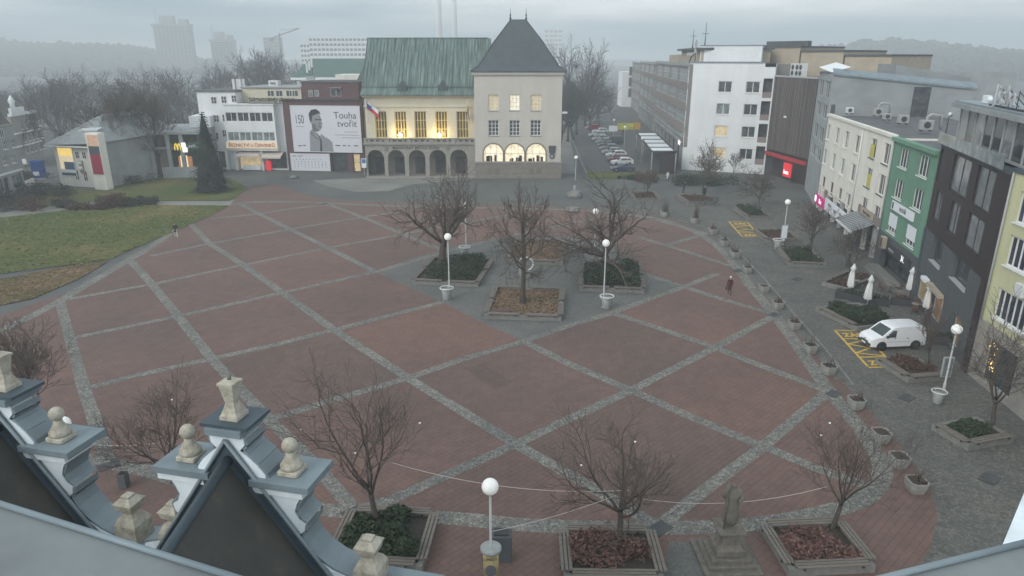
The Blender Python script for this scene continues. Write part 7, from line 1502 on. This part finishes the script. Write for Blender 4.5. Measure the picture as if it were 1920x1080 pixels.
# x forward
prof = [(2.3, .32), (2.3, .62), (2.22, .86), (1.95, 1.02), (1.42, 1.14), (.72, 1.72), (.45, 1.86), (.0, 1.92), (-1.0, 1.94), (-1.9, 1.90), (-2.15, 1.82), (-2.28, 1.2), (-2.3, .75), (-2.3, .34)]
hw = lambda x, z: (VW / 2) * (1 - .06 * max(0, (z - 1.0)) ** 1.2 * 1.6) - (.16 * max(0, (x - 1.5) / .8) ** 2) - (.02 if x < -2 else 0)
n = len(prof)
for i in range(n - 1):
    (x0, z0), (x1, z1) = prof[i], prof[i + 1]; m.face([(x0, -hw(x0, z0), z0), (x0, hw(x0, z0), z0), (x1, hw(x1, z1), z1), (x1, -hw(x1, z1), z1)], vp, True)
zb_ = .32; zc2 = [.32, .7, 1.05, 1.3, 1.6, 1.95]
def ztop(x):
    for (x0, z0), (x1, z1) in zip(prof[1:], prof[2:]):
        if x1 <= x <= x0: return z0 + (z1 - z0) * ((x0 - x) / (x0 - x1 + 1e-9))
    return prof[1][1] if x > 0 else prof[-2][1]
xs_ = [2.3, 2.2, 1.95, 1.7, 1.42, 1.2, .95, .72, .45, 0, -.5, -1, -1.5, -1.9, -2.15, -2.28]
for s_ in (-1, 1):
    for a, b in zip(xs_, xs_[1:]):
        ta, tb = ztop(a), ztop(b); N_ = 6
        for k in range(N_): q0, q1 = k / N_, (k + 1) / N_; P_ = lambda x, t_, q: (x, s_ * hw(x, zb_ + (t_ - zb_) * q), zb_ + (t_ - zb_) * q); m.face([P_(a, ta, q0), P_(b, tb, q0), P_(b, tb, q1), P_(a, ta, q1)], vp, True)
m.box(-2.2, -.85, .30, 2.1, .85, .33, 'black_rubber'); put(m, 'body', van)
g = MB(); wf = lambda k: (1.42 + (.72 - 1.42) * k, 1.14 + (1.72 - 1.14) * k); (xa, za), (xb, zb2) = wf(.06), wf(1.05); nx, nz_ = .012, .015
g.face([(xa + nx, -.80, za + nz_), (xa + nx, .80, za + nz_), (xb + nx, .72, zb2 + nz_), (xb + nx, -.72, zb2 + nz_)], 'glass_dark' if 'glass_dark' in MATS else glass_mat('glass_dark', (.035, .045, .045), (.07, .085, .085))); put(g, 'windscreen', van)
for s_ in (-1, 1):
    g = MB(); Q = [(1.18, 1.10), (.32, 1.10), (.28, 1.66), (.62, 1.66)]; g.face([(x, s_ * (hw(x, z) + .012), z) for x, z in Q], 'glass_dark'); put(g, 'side_window', van)
    d = MB()
    for Q in (((.22, .5), (.22, 1.75), .02), ((1.3, .6), (1.3, 1.05), .02), ((-.85, .5), (-.85, 1.78), .02)):
        d.face([(Q[0][0] - .012, s_ * (hw(Q[0][0], Q[0][1]) + .006), Q[0][1]), (Q[0][0] + .012, s_ * (hw(Q[0][0], Q[0][1]) + .006), Q[0][1]), (Q[1][0] + .012, s_ * (hw(Q[1][0], Q[1][1]) + .006), Q[1][1]), (Q[1][0] - .012, s_ * (hw(Q[1][0], Q[1][1]) + .006), Q[1][1])], 'frame_grey')
    for x in (.38, -.7): d.box(x - .09, s_ * .955 - .02, .98, x + .09, s_ * .955 + .02, 1.02, 'iron')
    d.face([(1.05, s_ * (hw(1, .7) + .006), .72), (-1.0, s_ * (hw(-1, .7) + .006), .72), (-1.0, s_ * (hw(-1, .75) + .006), .745), (1.05, s_ * (hw(1, .75) + .006), .745)], 'ledge_metal'); put(d, 'door_trim', van)
    m = MB(); m.box(1.0, s_ * .97 - .1, 1.08, 1.14, s_ * .97 + .12, 1.28, 'iron', .03); put(m, 'mirror', van)
    m = MB(); m.face([(2.235, s_ * .70, .86), (1.93, s_ * .83, 1.00), (1.78, s_ * .86, .96), (2.17, s_ * .78, .80)], 'ledge_metal'); m.M = Matrix.Translation((.03, s_ * .03, .02)); m.face([(2.235, s_ * .42, .86), (1.95, s_ * .8, 1.02), (1.80, s_ * .84, .93), (2.2, s_ * .74, .78)], 'sign_white'); put(m, 'headlight', van)
    m = MB(); m.box(-2.315, s_ * .86 - .07, .8, -2.28, s_ * .86 + .07, 1.4, 'maroon'); put(m, 'tail_light', van)
    for x in (1.42, -1.45):
        a_ = MB(Matrix.Translation((x, s_ * .955, .36)) @ RX); a_.lathe([(.43, -.006), (.43, .006)], 'black_rubber', 20); put(a_, 'wheel_arch', van)
        m = MB(Matrix.Translation((x, s_ * .875, .335)) @ RX); m.lathe([(.25, -.12), (.335, -.10), (.335, .10), (.25, .12)], 'black_rubber', 22); w0 = put(m, 'wheel', van); m = MB(Matrix.Translation((x, s_ * .985, .335)) @ RX); m.lathe([(.21, -.01), (.21, .01), (.06, .02)], 'rim_metal', 16); m.build('rim', w0, WM[w0])
m = MB(); m.box(2.18, -.80, .34, 2.36, .80, .60, 'iron', .04); m.box(2.30, -.45, .62, 2.325, .45, .70, 'iron'); m.box(-2.38, -.85, .36, -2.27, .85, .58, 'iron', .03); put(m, 'bumper', van)
m = MB(); m.box(2.362, -.26, .43, 2.372, .26, .54, 'sign_white'); put(m, 'number_plate', van); m = MB(); m.box(2.28, -.12, .74, 2.31, .12, .80, 'rim_metal'); put(m, 'badge', van)
# ---------------------------------------------------------------- folded parasols and cafe furniture
def parasol(base, top, label, seed):
    p = G(*base); H = max(2.4, min(3.4, hgt(p, top))); t = thing('folded_parasol', label, 'parasol', p, 0, 'folded white parasols of the cafe'); rr = random.Random(seed); m = MB(); m.tube([(0, 0, 0), (0, 0, H - .1)], .03, 'white_metal', 6); put(m, 'pole', t)
    m = MB(); k = 20; prof = [(.02, H), (.20, H - .35), (.22, H - .45), (.13, H - .62), (.20, H - .95), (.25, H - 1.5), (.30, H - 2.0), (.24, H - 2.12)]; vs_ = []; ph = rr.uniform(0, 6)
    for j, (r, z) in enumerate(prof):
        for i in range(k): a = 6.2832 * i / k; q = r * (1 + .22 * math.sin(a * 5 + ph + j * .25) * (j > 1) + rr.uniform(-.05, .05)); vs_.append((q * math.cos(a) + .02 * math.sin(j + ph), q * math.sin(a), z + (rr.uniform(-.08, .08) if j == len(prof) - 1 else 0)))
    m.mesh(vs_, [(j * k + i, j * k + (i + 1) % k, (j + 1) * k + (i + 1) % k, (j + 1) * k + i) for j in range(len(prof) - 1) for i in range(k)], 'white_cloth', True); put(m, 'canopy', t)
    m = MB(); m.tube([(.15 * math.cos(a), .15 * math.sin(a), H - .64) for a in [6.2832 * i / 12 for i in range(13)]], .02, 'frame_grey', 5); put(m, 'tie_band', t); m = MB(); m.box(-.35, -.35, 0, .35, .35, .08, 'concrete', .01); put(m, 'foot', t)
parasol((1592, 557), 494, 'folded white parasol leftmost of the cafe, by the thin tree', 1); parasol((1624, 580), 515, 'folded white parasol standing nearest the white van', 2); parasol((1703, 554), 500, 'folded white parasol against the dark house corner', 3); parasol((1733, 596), 530, 'folded white parasol right of the van, before the lit shop window', 4); parasol((1767, 624), 552, 'folded white parasol rightmost, at the cafe door', 5)
for i, (u, v, lb) in enumerate(((1585, 560, 'dark planter box left of the folded parasols'), (1612, 566, 'dark planter box between the two left parasols'), (1645, 572, 'dark planter box right of the second parasol'), (1690, 572, 'dark planter box before the dark house'), (1762, 645, 'dark planter box by the cafe steps'))):
    t = thing('planter_box', lb, 'planter', G(u, v), -.5, 'dark planter boxes of the cafe'); m = MB(); m.box(-.85, -.25, 0, .85, .25, .6, 'frame_dark', .02); put(m, 'box', t); rr = random.Random(60 + i); m = MB(); leaves(m, lambda: (rr.uniform(-.75, .75), rr.uniform(-.22, .22), .6 + rr.random() * .35), 260, .08, 'evergreen' if i != 3 else 'dry_brown', rr); put(m, 'plants', t)
for i, (u, v, lb) in enumerate(((1668, 548, 'round cafe table near the dark shop front'), (1716, 585, 'round cafe table between the parasols'), (1606, 540, 'round cafe table behind the leftmost parasol'))):
    t = thing('cafe_table', lb, 'table', G(u, v), 0, 'cafe tables'); m = MB(); m.lathe([(.38, .71), (.38, .74)], 'brown_stone', 16); put(m, 'tabletop', t); m = MB(); m.tube([(0, 0, 0), (0, 0, .71)], .03, 'iron', 6); m.lathe([(.24, 0), (.24, .03)], 'iron', 12); put(m, 'leg', t)
    for k in range(2):
        a = k * 3.1 + i; c = G(u, v) + Vector((math.cos(a) * .75, math.sin(a) * .75, 0)); ch_ = thing('cafe_chair', 'dark cafe chair at the ' + lb.replace('round ', '') + (', left side' if math.cos(a) < 0 else ', right side'), 'chair', c, a + 1.57, 'cafe chairs'); m = MB(); m.box(-.22, -.22, .43, .22, .22, .47, 'dry_brown', .01); put(m, 'seat', ch_); m = MB(); m.box(-.22, -.24, .5, .22, -.2, .88, 'dry_brown'); put(m, 'backrest', ch_)
        for x in (-.19, .19):
            for y in (-.19, .19): m = MB(); m.tube([(x, y, 0), (x, y, .43)], .015, 'iron', 5); put(m, 'leg', ch_)
# bicycles
def bicycle(p, rz, label, col):
    t = thing('bicycle', label, 'bicycle', p, rz, 'bicycles at the round bed'); pm = mat('bike_%d' % int(col[0] * 999), col, var=0)
    for x in (-.52, .52):
        m = MB(); m.tube([(x + .33 * math.cos(a), 0, .34 + .33 * math.sin(a)) for a in [6.2832 * i / 18 for i in range(19)]], .022, 'black_rubber', 5); w0 = put(m, 'wheel', t)
    m = MB(); m.tube([(-.52, 0, .34), (-.08, 0, .30), (.40, 0, .78), (-.16, 0, .78), (-.08, 0, .30)], .022, pm, 5); m.tube([(-.52, 0, .34), (-.16, 0, .78), (-.19, 0, .9)], .02, pm, 5); m.tube([(.52, 0, .34), (.40, 0, .78), (.37, 0, .98)], .02, pm, 5); put(m, 'frame', t)
    m = MB(); m.box(-.33, -.07, .9, -.07, .07, .95, 'black_rubber', .02); put(m, 'saddle', t); m = MB(); m.tube([(.30, -.27, 1.0), (.38, 0, .99), (.30, .27, 1.0)], .016, 'iron', 5); put(m, 'handlebar', t)
for i, (u, v, a, c, lb) in enumerate(((1333, 383, .4, (.05, .06, .09), 'dark blue bicycle in the round bed, second from the right'), (1343, 384, .9, (.03, .03, .03), 'black bicycle at the right of the round bed'), (1324, 385, .1, (.2, .21, .22), 'grey bicycle in the middle of the round bed'), (1312, 384, -.3, (.10, .02, .03), 'dark red bicycle at the left of the round bed'))): bicycle(G(u, v), a, lb, c)
# cables between the front trees
def cable(pts, label, sag):
    t = None; A, B = pts; m = MB(); n = 24; P = [A.lerp(B, i / n) - Vector((0, 0, sag * 4 * (i / n) * (1 - i / n))) for i in range(n + 1)]; t = tag(link('light_cable', None), label, 'cable'); bpy.data.objects.remove(t)
    m.tube(P, .013, 'cable_white', 5); rr = random.Random(int(A.x * 7 + 99))
    o = m.build('light_cable'); tag(o, label, 'cable', 'pale cables strung between the front trees'); return o
def ontree(base, u, v): return T(u, v, G(*base).y)
cA, cB, cC, cD = ontree((710, 1000), 727, 865), ontree((1164, 1036), 1180, 919), ontree((1164, 1036), 1200, 935), ontree((1556, 1000), 1552, 912)
cable((cA, cB), 'pale cable strung from the tree by the gable to the wide crowned tree', .55); cable((cC, cD), 'pale cable strung from the wide crowned tree to the leaning tree', .5); cable((ontree((1164, 1036), 1165, 925), Vector((g_(919, 912, 5.3).x, g_(919, 912, 5.3).y, 3.35))), 'pale cable from the nearest lamp post up to the wide crowned tree', .15); cable((ontree((66, 842), 130, 828), ontree((325, 905), 300, 830)), 'thin pale cable between the gables at the left', .2)
for i, (u, v, b) in enumerate(((1191, 828, (1164, 1036)), (1203, 934, (1164, 1036)), (1090, 872, (1164, 1036)), (1540, 816, (1556, 1000)), (1556, 793, (1556, 1000)), (666, 849, (710, 1000)), (564, 805, (710, 1000)), (787, 793, (710, 1000)), (322, 749, (325, 905)))):
    t = thing('light_bulb', 'tiny white lamp hanging in the branches of ' + {1164: 'the wide crowned tree', 1556: 'the leaning tree', 710: 'the tree by the gable', 325: 'the tree between the gables'}[b[0]], 'bulb', ontree(b, u, v), 0, 'tiny lamps in ' + {1164: 'the wide crowned tree', 1556: 'the leaning tree', 710: 'the tree by the gable', 325: 'the tree between the gables'}[b[0]]); m = MB(); m.ball((0, 0, 0), .045, 'lamp_globe', 8); put(m, 'bulb', t); m = MB(); m.lathe([(.02, .04), (.02, .1)], 'iron', 6); put(m, 'socket', t)
# shrubs round the left lawn and before the gable tower
for i, (u, v, rx, ry, h, mm, lb) in enumerate(((20, 392, 5.5, 2.2, 1.9, 'dry_brown', 'rusty brown bush at the left edge of the lawn'), (62, 378, 5.0, 2.2, 2.2, 'bush_dark', 'dark leafless bush left of the corner building'), (100, 366, 3.2, 1.6, 1.8, 'bush_dark', 'dark bush below the lit yellow poster'), (35, 362, 4.0, 2.0, 2.0, 'bush_dark', 'dark bush by the street parapet'), (125, 389, 2.2, 1.2, 1.1, 'bush_dark', 'low dark bush on the lawn path'), (205, 388, 2.2, 1.2, 1.7, 'bush_dark', 'dark bush in the middle of the lawn path'), (222, 389, 1.6, 1.1, 2.1, 'dry_brown', 'reddish brown bush on the lawn path'), (246, 386, 1.5, 1.0, 1.4, 'bush_dark', 'dark small bush right of the reddish one'), (275, 383, 1.6, .9, 1.2, 'bush_dark', 'last low bush on the right of the lawn path'), (165, 392, 2.6, 1.0, .8, 'dry_brown', 'low brown ground bush on the lawn path'), (240, 343, 6.0, 1.5, 1.5, 'bush_dark', 'long dark hedge along the corner building'), (1285, 346, 3.0, 1.6, 2.0, 'evergreen', 'dark rounded shrub left of the bicycle tree'), (1350, 347, 3.8, 1.6, 1.9, 'evergreen', 'long dark shrub under the gable windows'), (1212, 341, 1.8, 1.2, 2.0, 'dry_brown', 'brown shrub at the end of the car street'), (1185, 336, 2.4, .9, .9, 'evergreen', 'low green hedge behind the small bench bed'), (55, 336, 4.0, 1.5, 1.6, 'bush_dark', 'dark bush beside the blue advertising box'))):
    if mm == 'bush_dark' and mm not in MATS: W_('bush_dark', (.055, .058, .048), var=.4, scale=1.5)
    shrub(G(u, v), rx, ry, h, lb, mm, 1500, .17, 0, 'shrubs', 70 + i)
# signs
sg = thing('road_sign', 'blue and white sign on a post at the left end of the arcade', 'sign', G(684, 333)); m = MB(); m.tube([(0, 0, 0), (0, 0, 3.2)], .04, 'white_metal', 6); put(m, 'post', sg); m = MB(); m.box(-.4, -.05, 1.7, .4, .05, 3.3, 'sign_white'); m.box(-.3, -.07, 2.5, .3, -.052, 3.2, W_('sign_blue', (.05, .15, .42), var=.2)); put(m, 'panel', sg)
ex = thing('display_board', 'white display board standing in the middle arch of the town hall', 'board', G(787, 322)); m = MB(); m.box(-.6, -.08, .5, .6, 0, 1.6, 'sign_white'); m.box(-.4, -.1, 1.0, .2, -.082, 1.3, 'ink_light'); put(m, 'panel', ex); m = MB(); m.box(-.5, -.05, 0, -.42, .02, .5, 'iron'); m.box(.42, -.05, 0, .5, .02, .5, 'iron'); put(m, 'legs', ex)
rs_ = thing('road_sign', 'white round backed sign on a post left of the blue box', 'sign', G(53, 335)); m = MB(); m.tube([(0, 0, 0), (0, 0, 3.3)], .05, 'iron', 6); put(m, 'post', rs_); m = MB(); m.box(-.35, -.05, 2.5, .35, .03, 3.4, 'sign_white', .01); put(m, 'panel', rs_)
pl = thing('tall_street_light', 'tall grey street light with one arm behind the town hall', 'lamp', Vector((T(1092, 233, 215).x, 215, 0))); m = MB(); m.tube([(0, 0, 0), (0, 0, 9.6), (.6, 0, 10.0), (2.6, 0, 10.1)], .09, 'frame_grey', 6); put(m, 'mast', pl); m = MB(); m.box(2.2, -.15, 9.98, 3.2, .15, 10.1, 'white_metal'); put(m, 'lamp_head', pl)
fence_b = thing('sign_panels', 'row of tall pale panels standing at the far end of the car park', 'sign', G(1106, 232)); m = MB()
for k in range(4): m.box(-3 + k * 1.7, -.1 + k * .4, .2, -2.0 + k * 1.7, .05 + k * .4, 4.2 - .3 * (k % 2), 'ledge_metal')
put(m, 'panels', fence_b); m = MB()
for k in range(4): m.box(-2.6 + k * 1.7, .06 + k * .4, 0, -2.45 + k * 1.7, .15 + k * .4, 4, 'iron')
put(m, 'posts', fence_b)
# ================================================================ far backdrop in the mist
def block(name, label, u0, u1, vt, vb, Y, depth, m, rows, cols, cat='tower block', roof=True, group=None, win=True, zb=0.0):
    a, b = T(u0, vt, Y), T(u1, vt, Y); t = thing(name, label, cat, (a.x, Y, 0), 0, group); L = b.x - a.x; h = a.z
    w_ = MB(); w_.box(0, 0, zb, L, depth, h, m); put(w_, 'wall', t)
    if win:
        for r in range(rows):
            z0 = h - (r + 1) * (h * .92) / rows; hh = h * .92 / rows; g = MB(); cw = L / cols
            for c in range(cols): g.box(c * cw + cw * .14, -.08, z0 + hh * .3, (c + 1) * cw - cw * .14, -.01, z0 + hh * .78, 'dark_grey_wall')
            put(g, 'window_row', t)
    if roof:
        r_ = MB(); r_.box(-L * .04, -1.2, h + .01, L * 1.02, depth, h + 2.6, 'grey_concrete'); r_.box(L * .18, 1, h + 2.61, L * .58, depth * .7, h + 12, 'grey_concrete'); r_.box(L * .7, 2, h + 2.61, L * .95, depth * .7, h + 8, 'grey_concrete'); r_.tube([(L * .1, 2, h + 2.6), (L * .1, 2, h + 20)], .3, 'iron', 5); put(r_, 'roof', t)
    return t
block('tower_block', 'tall misty grey tower block rising over the trees at the left', 286, 353, 49, 130, 900, 12, 'grey_concrete', 19, 9)
block('tower_block', 'lower misty tower block to the right of the tall one', 394, 436, 78, 120, 950, 12, 'grey_concrete', 12, 6)
block('tower_block', 'faint unfinished tower beside the crane', 493, 524, 70, 110, 1000, 12, 'ledge_metal', 9, 5, roof=False)
block('slab_block', 'long pale slab block with rows of windows behind the green roof', 578, 699, 70, 112, 640, 24, 'white_plaster', 8, 16, 'slab block', roof=False)
block('slab_block', 'lower pale wing left of the long slab block', 562, 580, 82, 120, 642, 24, 'white_plaster', 7, 3, 'slab block', roof=False)
block('tower_block', 'very faint pale block right of the pyramid roof', 1021, 1055, 55, 100, 1400, 24, 'white_plaster', 8, 4, roof=False)
block('tower_block', 'pale tower block on the hillside at the right edge', 1902, 1935, 140, 175, 800, 24, 'white_plaster', 9, 4, roof=False)
gr = block('depot_hall', 'long low hall with a green roof behind the maroon building', 556, 690, 152, 170, 172, 10, 'white_plaster', 1, 14, 'hall', roof=False)
m = MB(); a, b = T(548, 128, 172), T(700, 128, 172); q = T(560, 110, 190); z1, z0 = T(620, 110, 188).z, T(620, 145, 170).z; x0 = WM[gr].translation.x
m.face([(a.x - x0, -2, z0), (b.x - x0, -2, z0), (b.x - x0, 16, z1), (a.x - x0, 16, z1)], W_('green_sheet', (.09, .15, .13), var=.15, scale=.4)); m.box(a.x - x0, -2.2, z0 - .6, b.x - x0, -1.9, z0 - .05, 'white_plaster'); put(m, 'roof', gr)
pk = block('pale_hut', 'small pale pink rooftop house between the green hall and the town hall', 628, 672, 140, 160, 150, 8, 'white_house', 1, 4, 'house', roof=False); 
dk_ = thing('dark_gabled_house', 'dark gabled roof house squeezed left of the town hall roof', 'house', (T(672, 160, 139).x, 139, 0)); z0, z1 = T(680, 155, 139).z, T(690, 110, 142).z; m = MB(); m.box(0, 0, 0, 3.8, 10, z0, 'grey_concrete'); put(m, 'wall', dk_); m = MB(); m.face([(-.4, -.4, z0), (3.9, -.4, z0), (3.9, 4, z1), (1.2, 4, z1)], 'tower_slate'); m.face([(-.4, -.4, z0), (1.2, 4, z1), (1.2, 7, z1), (-.4, 10, z0)], 'tower_slate'); m.face([(3.9, -.4, z0), (3.9, 10, z0), (3.9, 7, z1), (3.9, 4, z1)], 'tower_slate'); put(m, 'roof', dk_)
for u, r, lb in ((823, 3.7, 'tall faint factory chimney, left of the pair'), (852, 3.2, 'tall faint factory chimney, right of the pair')):
    p = T(u, 60, 850); t = thing('factory_chimney', lb, 'chimney', (p.x, 850, 0), 0, 'factory chimneys'); m = MB(); m.lathe([(r * 1.2, 0), (r, 70), (r * .9, 96)], 'white_plaster', 16); put(m, 'shaft', t); m = MB(); m.lathe([(r * 1.0, 96.01), (r * 1.02, 99)], 'dark_grey_wall', 16); put(m, 'rim', t)
p = T(524, 66, 800); t = thing('tower_crane', 'faint tower crane over the misty roofs', 'crane', (p.x, 800, 0)); h = p.z; m = MB(); m.tube([(0, 0, 0), (0, 0, h + 2)], .9, 'iron', 4); put(m, 'mast', t); m = MB(); m.tube([(-9, 0, h - 3), (0, 0, h), (22, 0, h + 7)], .6, 'iron', 4); m.tube([(0, 0, h + 5), (22, 0, h + 7)], .2, 'iron', 4); put(m, 'jib', t); m = MB(); m.box(-11, -1.2, h - 6, -7, 1.2, h - 2.6, 'dark_grey_wall'); put(m, 'counterweight', t)
fb_ = thing('white_street_house', 'white house end at the far end of the car street', 'house', (T(1165, 200, 300).x, 300, 0)); m = MB(); m.box(0, 0, 0, 5, 12, T(1165, 135, 300).z, 'white_plaster'); put(m, 'wall', fb_); m = MB()
for k in range(3): m.box(2.6, -.3, 4 + k * 4.3, 5.2, -.02, 7.4 + k * 4.3, 'dark_grey_wall')
put(m, 'bay_windows', fb_)
# ---------------------------------------------------------------- the morning mist
hz_ = bpy.data.materials.new('haze'); hz_.use_nodes = True; n = hz_.node_tree.nodes; l = hz_.node_tree.links; n.remove(n['Principled BSDF']); pv = n.new('ShaderNodeVolumePrincipled'); pv.inputs['Density'].default_value = HAZE; pv.inputs['Color'].default_value = (.86, .91, .94, 1); pv.inputs['Anisotropy'].default_value = 0.0
l.new(pv.outputs[0], n['Material Output'].inputs['Volume'])
bm = MB(); bm.box(-2400, -120, -7, 2400, 1900, 104, 'concrete'); o = bm.build('haze'); o.data.materials.clear(); o.data.materials.append(hz_); tag(o, 'thin grey morning mist lying over the town', 'mist', kind='stuff')
